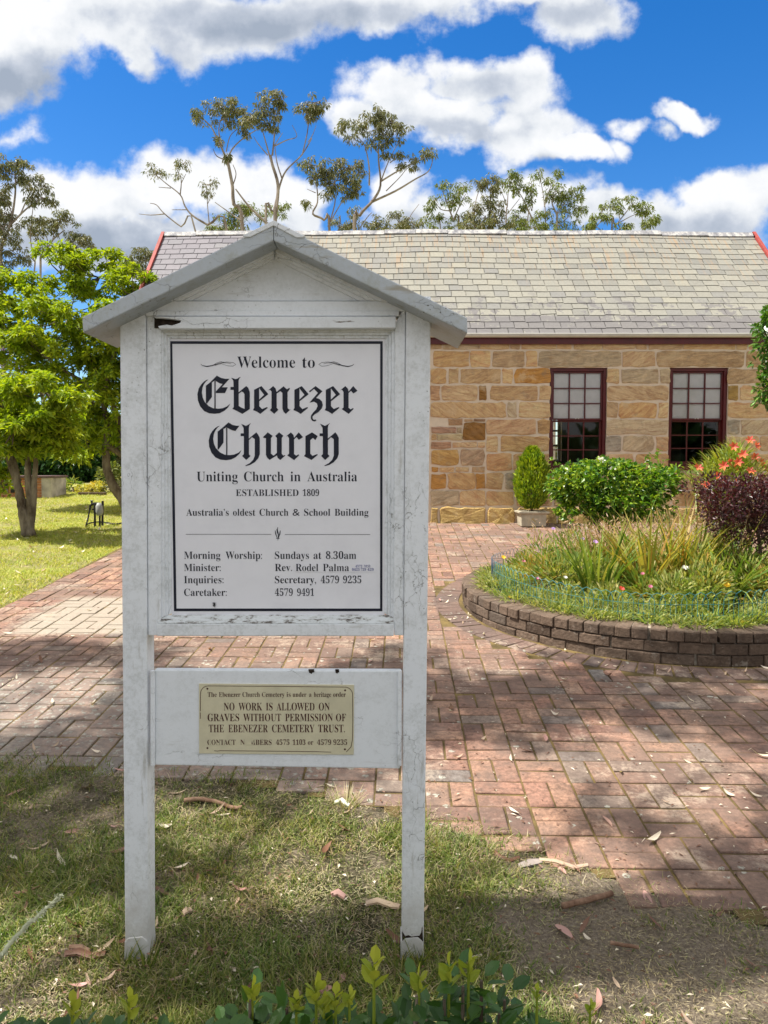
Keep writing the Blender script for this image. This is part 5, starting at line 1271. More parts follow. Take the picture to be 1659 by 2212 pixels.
# ------------------------------------------------------------------ the lime-green trees on the left lawn
def lime_tree(label, base, limbs, clumps, Y, trunk_r, leafL=.115, dens=1.0, group='lime-green trees on the left lawn', roots=True):
    t = thing('leafy_tree', label, 'tree', tuple(base), group); mb = MB()
    for (pts, r0, r1) in limbs: limb(mb, [base if q == 0 else at(q[0], q[1], Y + (q[2] if len(q) > 2 else 0)) for q in pts], r0, r1, 4, 8, r0 * .06)
    tw = mb; mb = MB(); k = Y / F
    for (px, py, rx, ry, dy, w) in clumps:
        c0 = at(px, py, Y + dy); ns = max(4, int(rx * ry / 230 * w * dens * .8)); CS, _d = ball(c0, (rx * k * 1.25, max(rx, ry) * k * 1.1, ry * k * 1.2), ns, .1); P = []; d = []
        for c in CS:
            rr = rnd.uniform(11, 25) * k; q = int(rnd.uniform(12, 26)); a, b_ = ball(c, (rr * 1.25, rr * 1.25, rr * .7), q, .2); P.append(a); d.append(b_)
            if rnd.random() < .5: tw.tube([c0, (c0 + Vector(c)) / 2 + Vector((0, 0, -.06)), c], [.014, .009, .004], 4)
        P = np.concatenate(P); d = np.concatenate(d); n = len(P)
        # rosettes: each twig end carries a whorl of leaves
        m = 6; ax = nrmz(d * np.array([1, 1, .4]) + np.array([0, 0, .75]) + rng.normal(0, .3, (n, 3)))
        PP = np.repeat(P, m, 0); AX = np.repeat(ax, m, 0); DD = nrmz(rng.normal(0, 1, (n * m, 3))); DD = DD - AX * (DD * AX).sum(1)[:, None] * .8
        DD = nrmz(DD) + AX * .35
        leaves(mb, PP + rng.normal(0, .02, PP.shape), DD, leafL * rng.uniform(.6, 1.15, n * m), leafL * .36 * rng.uniform(.8, 1.2, n * m), .16, .18, upmix=1.2)
    tw.build('trunk', MAT['bark_light'], t, smooth=True); mb.build('crown', MAT['leaf_lime'], t); return t
def left_trees():
    b = G(62, 1157)
    lime_tree('lime-green leafy tree with a forked trunk at the left edge of the lawn', b,
              [([0, (55, 1120), (45, 1080), (38, 1040), (25, 985)], .11, .04), ([0, (66, 1110), (64, 1060), (60, 1010), (70, 930)], .075, .04), ([0, (70, 1110), (74, 1050), (78, 990), (80, 900)], .06, .03), ([(38, 1040), (5, 960), (-30, 900)], .06, .03), ([(80, 930), (120, 870), (170, 850)], .04, .02)],
              [(10, 880, 80, 56, -.4, .9), (100, 850, 60, 34, -.6, .9), (60, 830, 40, 22, -.3, .8), (150, 880, 40, 30, -.7, .8), (90, 890, 60, 44, -.5, .9), (30, 930, 60, 40, -.6, .8), (110, 930, 44, 30, -.5, .8), (140, 905, 50, 42, -.2, 1.0), (-60, 850, 90, 90, 0, .8), (60, 940, 80, 42, -.1, .9), (20, 1000, 34, 34, .1, .8), (110, 960, 42, 26, 0, .8), (0, 1040, 22, 30, .2, .7), (150, 960, 36, 30, .4, .9)], b.y, .17, .12, 1.3)
    b2 = G(285, 1108)
    Y2 = b2.y
    lime_tree('taller lime-green tree with a leaning trunk partly behind the left post', b2,
              [([0, (262, 1075), (236, 1030), (228, 975), (232, 930), (222, 850)], .11, .05), ([0, (270, 1000), (262, 940), (246, 880), (225, 830)], .075, .04), ([(232, 960), (270, 985), (300, 975)], .07, .04), ([(222, 850), (190, 760), (150, 680)], .05, .02), ([(225, 830), (250, 740), (230, 640)], .05, .02), ([(222, 850), (140, 800), (60, 740)], .045, .02)],
              [(130, 590, 52, 46, 0, .8), (215, 600, 60, 46, 0, .8), (290, 640, 60, 46, -.2, .8), (60, 640, 66, 52, .2, .85), (150, 680, 95, 66, -.2, .9), (250, 700, 80, 66, -.1, .9), (30, 720, 80, 66, .3, .85), (120, 770, 100, 60, .2, .9), (230, 790, 80, 66, 0, .9), (320, 720, 60, 60, 0, .8), (200, 870, 80, 62, .2, .85), (260, 880, 60, 60, 0, .8), (300, 830, 60, 80, .3, .8), (-40, 680, 80, 90, .4, .8), (180, 940, 60, 36, .2, .8), (250, 940, 40, 30, .1, .6), (60, 800, 70, 60, .5, .8), (150, 560, 22, 18, 0, .8), (325, 612, 30, 14, -.3, .9), (240, 568, 26, 18, 0, .7), (20, 610, 36, 20, .2, .8)], Y2, .12, .125, 1.45)
left_trees()

# ------------------------------------------------------------------ gum trees beyond the church, traced branch by branch
def gum(label, Y, limbs, clumps, conv, m='leaf_gum', leafL=.36, dens=1.0, r=1.0, ground_px=None, fill=()):
    k = Y / F
    def p(q): x, y = conv(q[0], q[1]); return at(x, y, Y + (q[2] if len(q) > 2 else 0))
    lo = p(limbs[0][0][0]); base = Vector((lo.x, Y, gz(lo.x, Y)))
    t = thing('gum_tree', label, 'tree', tuple(base), 'gum trees beyond the church'); mb = MB()
    for i, (pts, r0, r1) in enumerate(limbs):
        P = [p(q) for q in pts]
        if i == 0 or len(pts[0]) > 3: P = [Vector((base.x + rnd.uniform(-.2, .2) * (i > 0), Y, base.z - .1))] + P
        limb(mb, P, r0 * k * r, max(r1, .5) * k * r, 4, 6, .012 * k)
    s = k / 1.0
    CL = []
    for c in clumps: CL.append((p(c), c[2] if len(c) < 5 else c[2], c[3]))
    mb2 = MB()
    sc_ = conv(1, 0)[0] - conv(0, 0)[0]
    for c in clumps:
        px, py = conv(c[0], c[1]); rx, ry = c[2] * sc_, c[3] * sc_; ctr = at(px, py, Y)
        # break each clump into several drooping sprays
        ns = max(4, int(rx * ry / 30))
        C, d = ball(ctr, (rx * k * 1.3, max(rx, ry) * k * .9, ry * k * 1.2), ns, .05)
        for q in range(ns):
            n = int(rng.uniform(14, 52) * dens); P, dd = ball(C[q], (7.0 * k, 7.0 * k, 6.5 * k), n, .1)
            D = dd * np.array([1, 1, .3]) * .7 + rng.normal(0, .35, (n, 3)) + np.array([0, 0, -.65])
            leaves(mb2, P, D, leafL * .50 * rng.uniform(.6, 1.3, n), leafL * .14, .1, .2, upmix=.2)
            if rng.uniform() < .8: mb.tube([ctr, (ctr + Vector(C[q])) / 2 + Vector((0, 0, -.05 * k * 10)), C[q]], [.9 * k, .6 * k, .3 * k], 4)
    mb.build('trunk', MAT['bark_gum'], t); mb2.build('crown', MAT[m], t)
def c2(x, y): return (340 + x / 2.127) * .8641, (200 + y / 2.127) * .8641
def c3(x, y): return (1060 + x / 2.592) * .8641, (400 + y / 2.592) * .8641
def c7(x, y): return (x / 3.95) * .8641, (360 + y / 3.95) * .8641
def gums():
    gum('tall thin gum tree with high tufted crowns left of the sign gable', 38,
        [([(570, 830), (520, 660), (512, 560), (487, 430)], 5.0, 3.0), ([(487, 430), (440, 330), (400, 250), (350, 200)], 2.6, 1), ([(455, 350), (440, 260), (465, 170)], 2, .8), ([(487, 430), (510, 370), (570, 310), (650, 260)], 2.2, .8), ([(487, 430), (430, 405), (410, 365)], 1.5, .6), ([(515, 560), (532, 500), (515, 450)], 1.6, .6), ([(570, 760), (560, 700), (578, 730)], 1, .5), ([(480, 380), (500, 300), (540, 260)], 1.4, .6)],
        [(335, 185, 48, 42), (440, 130, 55, 45), (500, 160, 52, 55), (465, 210, 60, 35), (580, 190, 50, 48), (425, 315, 30, 22), (575, 265, 26, 26), (490, 410, 14, 12)], c2, dens=1.1)
    gum('tall gum tree with three spreading high branches behind the sign gable', 36,
        [([(740, 800), (745, 700), (755, 560), (725, 450), (715, 400)], 5.0, 2.6), ([(715, 420), (690, 330), (670, 260)], 2.2, .8), ([(725, 400), (735, 300), (730, 240), (745, 160)], 2.2, .8), ([(690, 760, 0, 1), (730, 700), (765, 560), (800, 480), (880, 400), (935, 310)], 3.4, 1), ([(885, 395), (915, 250), (900, 160)], 1.6, .7), ([(700, 765), (600, 670), (530, 580)], 3.2, 1.4), ([(775, 520), (750, 440), (738, 350)], 1.8, .8), ([(735, 350), (780, 280)], 1.3, .5), ([(740, 350), (800, 320), (855, 300), (830, 240)], 1.4, .5), ([(700, 400), (650, 340), (625, 300)], 1.4, .5), ([(915, 330), (940, 290), (958, 240)], 1.2, .5), ([(910, 220), (930, 180)], 1.2, .5)],
        [(710, 110, 62, 52), (690, 190, 62, 50), (650, 220, 45, 50), (770, 120, 32, 30), (600, 215, 34, 34), (905, 130, 52, 32), (950, 120, 48, 38), (975, 165, 24, 25), (935, 200, 18, 14), (735, 235, 22, 20)], c2, dens=1.1)
    gum('half-bare gum tree with sparse leaf tufts at the left end of the ridge', 33,
        [([(490, 830), (380, 770), (300, 720), (260, 670), (235, 610), (160, 550), (100, 500)], 3.4, .8), ([(235, 610), (240, 530), (215, 470)], 1.6, .6), ([(240, 550), (265, 500)], 1, .5), ([(320, 820, 0, 1), (240, 780), (150, 710), (110, 665), (75, 655)], 2.4, .6), ([(150, 712), (80, 718), (15, 712)], 1.3, .5), ([(390, 770), (380, 660), (380, 600)], 1.5, .6), ([(380, 660), (405, 610)], 1, .4), ([(270, 690), (190, 690)], 1.2, .4), ([(185, 575), (120, 570)], 1, .4), ([(560, 750), (420, 650)], 1.8, .7)],
        [(85, 475, 28, 20), (135, 485, 28, 18), (110, 500, 40, 14), (250, 445, 34, 22), (225, 460, 20, 18), (215, 510, 12, 16), (395, 555, 42, 30), (375, 590, 28, 22)], c2, dens=.75, leafL=.26)
    gum('low bushy gum regrowth behind the left slope of the sign gable', 40,
        [([(540, 830), (560, 760), (590, 700)], 2.6, 1), ([(740, 760), (760, 700)], 2, .8), ([(460, 830), (470, 780)], 2, .8)],
        [(470, 760, 55, 50), (400, 790, 40, 30), (530, 780, 55, 45), (600, 680, 55, 34), (560, 710, 40, 40), (760, 690, 45, 40), (700, 690, 30, 25), (640, 720, 40, 30), (430, 810, 60, 22), (520, 700, 30, 30)], c2, 'leaf_gum2', dens=.9)
    gum('wide gum tree with one long branch reaching right behind the sign gable', 37,
        [([(1160, 830), (1190, 720), (1260, 640), (1300, 560), (1290, 430), (1290, 340)], 5.0, 1.4), ([(1240, 560), (1240, 470), (1225, 380), (1205, 330), (1150, 285)], 2.0, .6), ([(1300, 545), (1340, 440), (1395, 330)], 1.8, .7), ([(1250, 650), (1380, 590), (1480, 530), (1555, 485), (1580, 420)], 2.6, .7), ([(1300, 540), (1400, 480), (1500, 430), (1560, 400)], 2.0, .6), ([(1295, 400), (1260, 350), (1240, 300)], 1.4, .6), ([(1350, 440), (1420, 390)], 1.2, .5), ([(1180, 800), (1230, 730), (1255, 705)], 1.5, .6), ([(1330, 590), (1400, 520), (1440, 470)], 1.2, .5)],
        [(1130, 240, 52, 34), (1100, 265, 26, 20), (1150, 305, 36, 28), (1250, 210, 52, 48), (1310, 195, 58, 42), (1290, 260, 62, 42), (1360, 230, 40, 36), (1410, 265, 42, 52), (1330, 330, 44, 30), (1260, 330, 32, 30), (1380, 400, 26, 20), (1560, 395, 42, 36), (1490, 415, 42, 20), (1472, 460, 16, 14), (1405, 450, 22, 14), (1300, 370, 30, 30)], c2, dens=1.05)
    gum('shorter dense gum tree just right of the sign gable peak', 35,
        [([(1030, 830), (1000, 745), (940, 712), (965, 650), (960, 560), (940, 490)], 3.6, 1), ([(1030, 760), (1060, 630), (1020, 570)], 1.8, .8), ([(1020, 780), (1100, 640), (1150, 590)], 1.6, .6), ([(955, 600), (910, 580)], 1, .5)],
        [(930, 450, 52, 34), (980, 460, 40, 38), (1060, 450, 50, 30), (1120, 470, 52, 42), (1180, 490, 34, 52), (1150, 540, 52, 38), (1060, 540, 52, 50), (1030, 500, 34, 34), (1100, 590, 44, 28), (905, 655, 20, 16), (1020, 610, 26, 22), (1180, 590, 30, 26), (950, 520, 20, 24)], c2, dens=1.05)
    gum('low gum scrub along the ridge right of the sign gable', 42,
        [([(1080, 830), (1090, 770)], 2, .8), ([(1280, 830), (1290, 760)], 2, .8), ([(1440, 830), (1450, 740), (1505, 660)], 1.6, .5)],
        [(990, 810, 40, 20), (1080, 785, 52, 40), (1170, 730, 36, 42), (1140, 790, 40, 30), (1270, 765, 56, 46), (1330, 790, 50, 32), (1400, 760, 52, 50), (1480, 770, 52, 40), (1380, 700, 30, 20), (1440, 800, 60, 26), (1230, 800, 40, 26)], c2, 'leaf_gum', dens=.9)
    gum('pale green gum tree farthest left of the row behind the slate roof', 40, [([(230, 490), (190, 390), (150, 280), (120, 200)], 3, 1), ([(190, 390), (230, 300), (270, 220)], 1.6, .6), ([(170, 330), (110, 320), (80, 280)], 1.3, .5), ([(110, 480, 0, 1), (90, 400)], 1.8, .7)],
        [(105, 160, 38, 28), (80, 260, 34, 42), (175, 160, 38, 30), (210, 240, 62, 50), (255, 180, 44, 32), (190, 280, 50, 34), (40, 300, 34, 30), (130, 370, 40, 40), (60, 440, 58, 42), (20, 350, 20, 40), (240, 370, 40, 34), (160, 440, 40, 28)], c3, 'leaf_gum2', dens=.95)
    gum('dense brownish gum tree left of centre behind the slate roof', 38, [([(420, 490), (430, 350), (430, 200)], 3, 1), ([(330, 480, 0, 1), (330, 300), (355, 200)], 2, .8), ([(430, 300), (370, 220)], 1.4, .6)],
        [(355, 150, 38, 40), (430, 150, 44, 50), (440, 230, 52, 50), (470, 150, 34, 34), (440, 310, 74, 46), (350, 300, 30, 26), (330, 420, 84, 52), (470, 410, 90, 58), (400, 370, 60, 40), (290, 350, 30, 40), (540, 450, 50, 30), (270, 450, 50, 30)], c3, 'leaf_gum', dens=1.0)
    gum('open gum tree with a forked pale trunk behind the middle of the slate roof', 39, [([(530, 490), (540, 300), (545, 190)], 2.2, .8), ([(540, 300), (500, 200)], 1.2, .5), ([(700, 380), (640, 250), (600, 190)], 1.8, .6), ([(540, 350), (620, 250)], 1.2, .5), ([(660, 460, 0, 1), (700, 330), (690, 200)], 1.6, .6)],
        [(550, 115, 56, 36), (580, 150, 44, 30), (610, 190, 44, 34), (545, 170, 40, 26), (685, 150, 32, 32), (695, 215, 30, 44), (680, 260, 24, 20), (650, 300, 20, 14), (600, 370, 52, 44), (640, 430, 70, 34), (600, 450, 60, 30)], c3, 'leaf_gum2', dens=.95)
    gum('tallest round-crowned gum tree right of centre behind the slate roof', 40, [([(860, 490), (860, 360), (830, 280), (850, 220)], 2.8, 1), ([(860, 360), (900, 290), (950, 220)], 1.6, .6), ([(790, 480, 0, 1), (780, 300), (765, 180), (745, 100)], 1.6, .5), ([(780, 300), (810, 200), (850, 120)], 1.2, .4), ([(900, 400), (980, 330)], 1.2, .5), ([(770, 460), (720, 390)], 1.4, .6)],
        [(745, 92, 34, 24), (855, 102, 28, 28), (805, 135, 22, 14), (850, 200, 60, 40), (820, 235, 44, 28), (900, 230, 44, 50), (955, 200, 56, 36), (980, 240, 46, 40), (900, 290, 50, 34), (930, 340, 40, 30), (1010, 320, 44, 34), (990, 385, 38, 34), (740, 370, 70, 26), (800, 335, 34, 20), (870, 425, 62, 46), (700, 440, 80, 28), (950, 455, 64, 22), (780, 450, 50, 30)], c3, 'leaf_gum2', dens=.95)
    gum('leaning gum tree with an arching crown near the right end of the slate roof', 37, [([(1215, 490), (1240, 430), (1300, 350), (1350, 290)], 2.2, .8), ([(1090, 480, 0, 1), (1120, 430), (1190, 340)], 2, .8), ([(1260, 410), (1330, 370), (1400, 340)], 1.2, .5), ([(1270, 390), (1260, 330)], 1, .5)],
        [(1185, 295, 40, 32), (1150, 340, 40, 40), (1200, 370, 44, 36), (1100, 390, 44, 34), (1070, 440, 34, 34), (1130, 440, 50, 24), (1255, 310, 34, 20), (1300, 262, 56, 24), (1350, 290, 30, 24), (1400, 310, 50, 38), (1430, 345, 26, 18), (1270, 445, 50, 28), (1320, 430, 20, 16)], c3, 'leaf_gum2', dens=.95)
    gum('smallest gum sapling last in the row toward the right end of the ridge', 36, [([(1412, 490), (1420, 440), (1470, 390)], 1.3, .5)], [(1480, 370, 34, 22), (1460, 400, 26, 20), (1440, 415, 16, 12), (1500, 385, 14, 10)], c3, 'leaf_gum2', dens=.8)
    gum('big grey-green gum tree at the left edge of the photo', 24, [([(10, 1330), (20, 1000), (100, 800), (150, 500), (150, 250)], 6, 1.2), ([(100, 800), (250, 650), (420, 520)], 2.6, .8), ([(60, 900), (-60, 700), (-100, 500)], 2.6, .8), ([(330, 1350, 0, 1), (330, 1150), (300, 900), (330, 600)], 2.2, .7), ([(120, 700), (60, 500)], 1.6, .6), ([(200, 700), (300, 480), (400, 380)], 1.6, .6)],
        [(100, 190, 100, 70), (200, 190, 80, 60), (60, 270, 80, 70), (180, 290, 100, 60), (250, 330, 60, 50), (400, 330, 56, 44), (440, 420, 66, 56), (330, 450, 80, 60), (420, 530, 80, 60), (500, 560, 40, 40), (300, 560, 80, 40), (120, 430, 60, 40), (40, 560, 80, 60), (40, 680, 80, 50), (60, 800, 90, 60), (170, 900, 90, 60), (250, 780, 70, 40), (60, 950, 80, 60), (150, 1040, 90, 60), (230, 1120, 70, 60), (90, 1160, 80, 60), (60, 1270, 60, 50), (350, 760, 60, 50), (-60, 400, 90, 200), (-60, 800, 80, 200)], c7, dens=.95, leafL=.24)
    gum('grey-green gum tree with a leaning trunk above the lime-green tree', 25, [([(400, 1300), (430, 1120), (520, 950), (640, 850)], 3.2, 1), ([(440, 1100), (560, 1020), (700, 970)], 2, .8), ([(450, 1080), (470, 960), (440, 880)], 1.6, .6), ([(520, 950), (540, 860), (600, 740)], 1.2, .5)],
        [(330, 780, 60, 50), (430, 800, 80, 70), (360, 900, 70, 60), (480, 850, 60, 50), (620, 670, 70, 40), (600, 740, 90, 50), (680, 770, 70, 60), (700, 860, 60, 50), (800, 910, 60, 44), (780, 980, 80, 50), (880, 1000, 56, 40), (560, 800, 50, 40), (740, 930, 60, 50), (860, 960, 50, 40), (370, 1060, 40, 44), (900, 1060, 60, 40)], c7, dens=.95, leafL=.24)
    gum('distant rounded gum tree between the lime-green tree and the red gable end', 34, [([(1440, 1300), (1440, 1130), (1420, 1070)], 2, .8), ([(1250, 1300, 0, 1), (1250, 1200)], 2, .8)],
        [(1400, 1070, 60, 36), (1470, 1080, 50, 44), (1500, 1140, 40, 44), (1350, 1120, 50, 40), (1250, 1160, 60, 44), (1200, 1190, 60, 50), (1300, 1210, 80, 60), (1380, 1180, 50, 40), (1250, 1270, 90, 60), (1400, 1260, 80, 60)], c7, dens=1.0)
gums()
#PART4

# ------------------------------------------------------------------ left background: scrub, garden shrubs, columbarium, tap
def shrub(name, label, cat, px, py0, Y, clumps, m, L, Wd, dens=1.0, stems=True, trunk='bark_dark', group=None):
    b = at(px, py0, Y); b.z = gz(b.x, Y); t = thing(name, label, cat, tuple(b), group); k = Y / F; mb = MB(); ms = MB()
    for (x, y, rx, ry) in clumps:
        c = at(x, y, Y + rnd.uniform(-.3, .3)); n = int(rx * ry * .5 * dens)
        P, d = ball(c, (rx * k, rx * k * .8, ry * k), n, .45); P[:, 2] = np.maximum(P[:, 2], gz(b.x, Y))
        leaves(mb, P, d * .7 + rng.normal(0, .5, (n, 3)) + np.array([0, 0, .15]), L * rng.uniform(.6, 1.2, n), Wd * rng.uniform(.7, 1.2, n), .15, .15, upmix=.8)
        limb(ms, [b + Vector((rnd.uniform(-.1, .1), 0, -.05)), (b + c) / 2 + Vector((rnd.uniform(-.1, .1), 0, 0)), c], .02 * Y / 12, .006 * Y / 12, 3, 5)
    ms.build('stems', MAT[trunk], t); mb.build('foliage', MAT[m], t); return t
def left_background():
    shrub('dark_shrub', 'large dark green shrub behind the end of the brick columbarium', 'shrub', 165, 1060, 21, [(130, 960, 60, 50), (190, 940, 60, 60), (160, 1000, 60, 50), (110, 1010, 40, 40), (205, 1000, 40, 45), (150, 1045, 60, 26), (190, 1050, 50, 24), (80, 950, 60, 60), (60, 1010, 50, 50)], 'leaf_dark', .20, .10)
    shrub('olive_scrub', 'grey-olive scrub mass behind the leaning trunk', 'shrub', 240, 1040, 27, [(230, 990, 50, 60), (270, 980, 60, 70), (310, 960, 60, 80), (240, 940, 60, 40), (210, 1030, 30, 26), (250, 1030, 50, 30), (300, 1030, 50, 30)], 'leaf_olive', .22, .06, .9)
    shrub('olive_scrub', 'grey-olive scrub at the far left beyond the columbarium', 'shrub', 20, 1040, 28, [(0, 980, 70, 70), (-60, 960, 80, 90), (60, 960, 60, 70), (110, 930, 60, 60), (-140, 960, 90, 100), (40, 1030, 90, 30)], 'leaf_olive', .22, .06, .9)
    shrub('yellow_shrub', 'low yellow-leaved shrub at the far edge of the lawn', 'shrub', 192, 1070, 17.3, [(180, 1059, 18, 11), (205, 1055, 14, 12), (196, 1064, 24, 8), (218, 1050, 8, 9)], 'leaf_yellow', .10, .05, 1.4)
    shrub('strappy_shrub', 'green spiky-leaved plant left of the yellow shrub', 'shrub', 155, 1070, 17.4, [(155, 1052, 16, 15), (145, 1060, 14, 10)], 'leaf_strap', .22, .03, 1.2)
    shrub('grey_shrub', 'low grey-brown rounded shrub right of the yellow one', 'shrub', 255, 1072, 17.2, [(235, 1056, 20, 15), (265, 1055, 26, 15), (290, 1056, 24, 15)], 'leaf_olive', .07, .025, 2.0)
    shrub('green_shrub', 'bright green shrub behind the grey-brown shrub', 'shrub', 245, 1055, 19, [(235, 1030, 24, 26), (262, 1040, 26, 18), (240, 1015, 18, 18)], 'leaf_gum2', .12, .05, 1.3)
    # jacaranda glimpse
    shrub('jacaranda', 'jacaranda with mauve blossom glimpsed at the left edge', 'tree', -10, 1040, 22, [(14, 770, 16, 10), (5, 790, 14, 9), (40, 785, 16, 8), (-20, 760, 30, 20)], 'mauve_petal', .10, .06, .9)
    # thin bare trunks in the scrub
    for (px, Y, lab) in ((216, 23, 'thin dark bare sapling trunk in front of the olive scrub'), (285, 24, 'straight slim dark trunk close to the left post')):
        b = at(px, 1055, Y); b.z = gz(b.x, Y); t = thing('bare_sapling', lab, 'tree', tuple(b), 'thin saplings in the scrub'); mb = MB()
        limb(mb, [b, at(px - 1, 1000, Y), at(px + 4, 930, Y)], .07, .04, 3, 6)
        if px < 250:
            for s in (-1, 1): limb(mb, [at(px - 1, 1025, Y), at(px + s * 14, 990, Y), at(px + s * 26, 950, Y)], .04, .015, 3, 5)
        mb.build('trunk', MAT['bark_dark'], t)
    # long low tree line beyond everything
    mb = MB(); n = 9000; X = rng.uniform(-110, 130, n); Y = rng.uniform(75, 95, n)
    Hh = np.array([3.2 + 1.6 * noise.noise((x * .09, 1, 0)) + 1.0 * noise.noise((x * .4, 4, 0)) for x in X])
    P = np.stack([X, Y, 1.5 + Hh * rng.uniform(0, 1, n)], 1); leaves(mb, P, rng.normal(0, 1, (n, 3)), 1.3, .9, .2)
    tag(mb.build('far_scrub', MAT['leaf_olive']), 'far band of grey-green bush beyond the churchyard', 'bushland', kind='stuff')
    # columbarium
    Yc = 16.3; x1 = at(112, 1070, Yc).x; xm = at(91, 1070, Yc).x; x0 = at(-90, 1070, Yc).x; zb = gz(x1, Yc); zt = at(90, 1032, Yc).z
    t = thing('columbarium', 'low brick memorial wall with small grey niche plaques and a rendered end', 'memorial wall', ((x0 + x1) / 2, Yc, zb))
    mb = MB(); ch = (zt - zb) / 7
    for r in range(7):
        x = x0 + (.12 if r % 2 else 0)
        while x < xm - .02:
            w = min(.235, xm - x); mb.box(x + .004, x + w - .004, Yc + rnd.uniform(0, .004), Yc + .10, zb + r * ch + .004, zb + (r + 1) * ch - .004); x += .24
    mb.build('brickwork', MAT['orange_brick'], t)
    mb = MB(); mb.box(x0, xm - .002, Yc + .02, Yc + .7, zb - .05, zt); mb.build('core', MAT['mortar'], t)
    mb = MB(); mb.box(xm, x1, Yc - .03, Yc + .75, zb - .05, zt); mb.build('end_wall', MAT['concrete'], t, bevel=.008)
    mb = MB(); mb.box(x0 - .1, x1 + .03, Yc - .08, Yc + .8, zt + .002, zt + .045); mb.build('top_slab', MAT['slab'], t, bevel=.005)
    for r in range(3):
        for c in range(9):
            xx = xm - .62 - c * .128 * 1.05; zz = zb + .10 + r * (zt - zb - .12) / 3
            mb = MB(); mb.box(xx - .04, xx + .04, Yc - .016, Yc - .001, zz, zz + .085); mb.build('niche_plaque', MAT['plaquegrey' if (r * 5 + c * 3) % 4 else 'black'], t)
    # slab of timber lying on the lawn
    p = at(200, 1073, 16.9); p.z = gz(p.x, p.y); mb = MB(); mb.box(p.x - .3, p.x + .3, p.y - .05, p.y + .05, p.z - .01, p.z + .05); tag(mb.build('timber_edging', MAT['bark_dark'], bevel=.01), 'short dark timber lying at the lawn edge below the yellow shrub', 'timber')
    # water tap: standpipe, stake, meter bag, hose
    Yt = 12.15
    def p(zx, zy, dy=0): return at(zx / 4.097 * .8641, (880 + zy / 4.097) * .8641, Yt + dy)
    b = p(1010, 1790); b.z = gz(b.x, Yt)
    t = thing('garden_tap', 'black garden standpipe with tap, stake and pale plastic wrap on the lawn', 'tap', tuple(b))
    def gl(zx): q = p(zx, 1790); q.z = gz(q.x, Yt) - .04; return q
    mb = MB(); mb.tube([gl(972), p(972, 1580)], .018, 8); mb.tube([gl(1022), p(1022, 1640)], .016, 8); mb.tube([p(940, 1556), p(985, 1553), p(1020, 1556), p(1032, 1580)], .022, 8); mb.tube([p(975, 1550), p(975, 1640)], .026, 8); mb.tube([p(945, 1612), p(975, 1612)], .012, 6)
    mb.build('standpipe', MAT['black'], t)
    mb = MB(); mb.tube([gl(1048), p(1052, 1525)], .020, 4); mb.build('stake', MAT['black'], t)
    mb = MB(); mb.tube([p(940, 1575), p(941, 1530)], .014, 7); mb.tube([p(928, 1524), p(955, 1524)], .009, 6); mb.tube([p(941, 1556), p(925, 1570), p(920, 1620)], .016, 7); mb.build('tap', MAT['black'], t)
    mb = MB(); q = p(1015, 1610, -.03); mb.tube([q + Vector((0, 0, .10)), q + Vector((0, 0, .05)), q + Vector((.005, 0, -.04)), q + Vector((0, 0, -.10))], [.03, .055, .06, .045], 8); mb.build('plastic_wrap', MAT['bag'], t, smooth=True)
    mb = MB(); h = [p(918, 1600, -.02), p(905, 1690, -.05), p(880, 1775, -.08)]; e = h[-1].copy(); e.z = gz(e.x, e.y) + .012; h[-1] = e
    for zx in (900, 1000, 1080, 1180, 1260, 1300): q = p(zx, 1780, .25 + .12 * math.sin(zx * .02)); q.z = gz(q.x, q.y) + .014; h.append(q)
    mb.tube(curve_pts(h, 5), .013, 6); tag(mb.build('garden_hose', MAT['black']), 'thin black hose hanging from the tap and trailing over the lawn', 'hose')
left_background()

# ------------------------------------------------------------------ camellia reaching in from the right
def camellia():
    Y = 9.6; k = Y / F; x = at(1790, 800, Y).x; b = Vector((x, Y, gz(x, Y)))
    t = thing('camellia_tree', 'glossy-leaved evergreen reaching into the photo from the right edge', 'tree', tuple(b)); mb = MB()
    limb(mb, [b, at(1785, 1000, Y), at(1780, 850, Y), at(1770, 720, Y)], .06, .03, 4, 7, .01)
    for q in ([(1783, 950), (1720, 860), (1655, 800)], [(1780, 860), (1710, 770), (1650, 720)], [(1775, 780), (1730, 700), (1680, 660)], [(1783, 960), (1850, 850), (1900, 780)]): limb(mb, [at(*c, Y) for c in q], .025, .008, 3, 6, .006)
    mb.build('trunk', MAT['bark_dark'], t); mb = MB()
    for (px, py, rx, ry, n) in [(1656, 735, 28, 42, 150), (1680, 690, 34, 40, 190), (1660, 835, 26, 42, 150), (1690, 800, 40, 60, 260), (1740, 740, 70, 90, 700), (1740, 860, 70, 80, 560), (1830, 780, 90, 120, 900), (1645, 705, 12, 12, 22), (1640, 780, 10, 10, 12), (1650, 862, 12, 14, 26)]:
        P, d = ball(at(px, py, Y), (rx * k, max(rx, 30) * k, ry * k), n, .5)
        for q in range(2): leaves(mb, P, d * .8 + rng.normal(0, .6, (n, 3)) + np.array([0, 0, .1]), rng.uniform(.06, .10, n), rng.uniform(.03, .045, n), .15, .15, upmix=1.0, rich=True)
    mb.build('leaves', MAT['leaf_camellia'], t)
camellia()
def rear_bush():
    mb = MB(); n = 7000; X = rng.uniform(-60, 60, n); Y = rng.uniform(-42, -34, n)
    Hh = np.array([6.5 + 2 * noise.noise((x * .11, 9, 0)) + 1.5 * noise.noise((x * .5, 5, 0)) for x in X])
    P = np.stack([X, Y, -2 + Hh * rng.uniform(0, 1, n)], 1); leaves(mb, P, rng.normal(0, 1, (n, 3)), 1.8, 1.3, .2)
    tag(mb.build('rear_bushland', MAT['leaf_dark']), 'dark bush behind the photographer, seen only in the window panes', 'bushland', kind='stuff')
rear_bush()

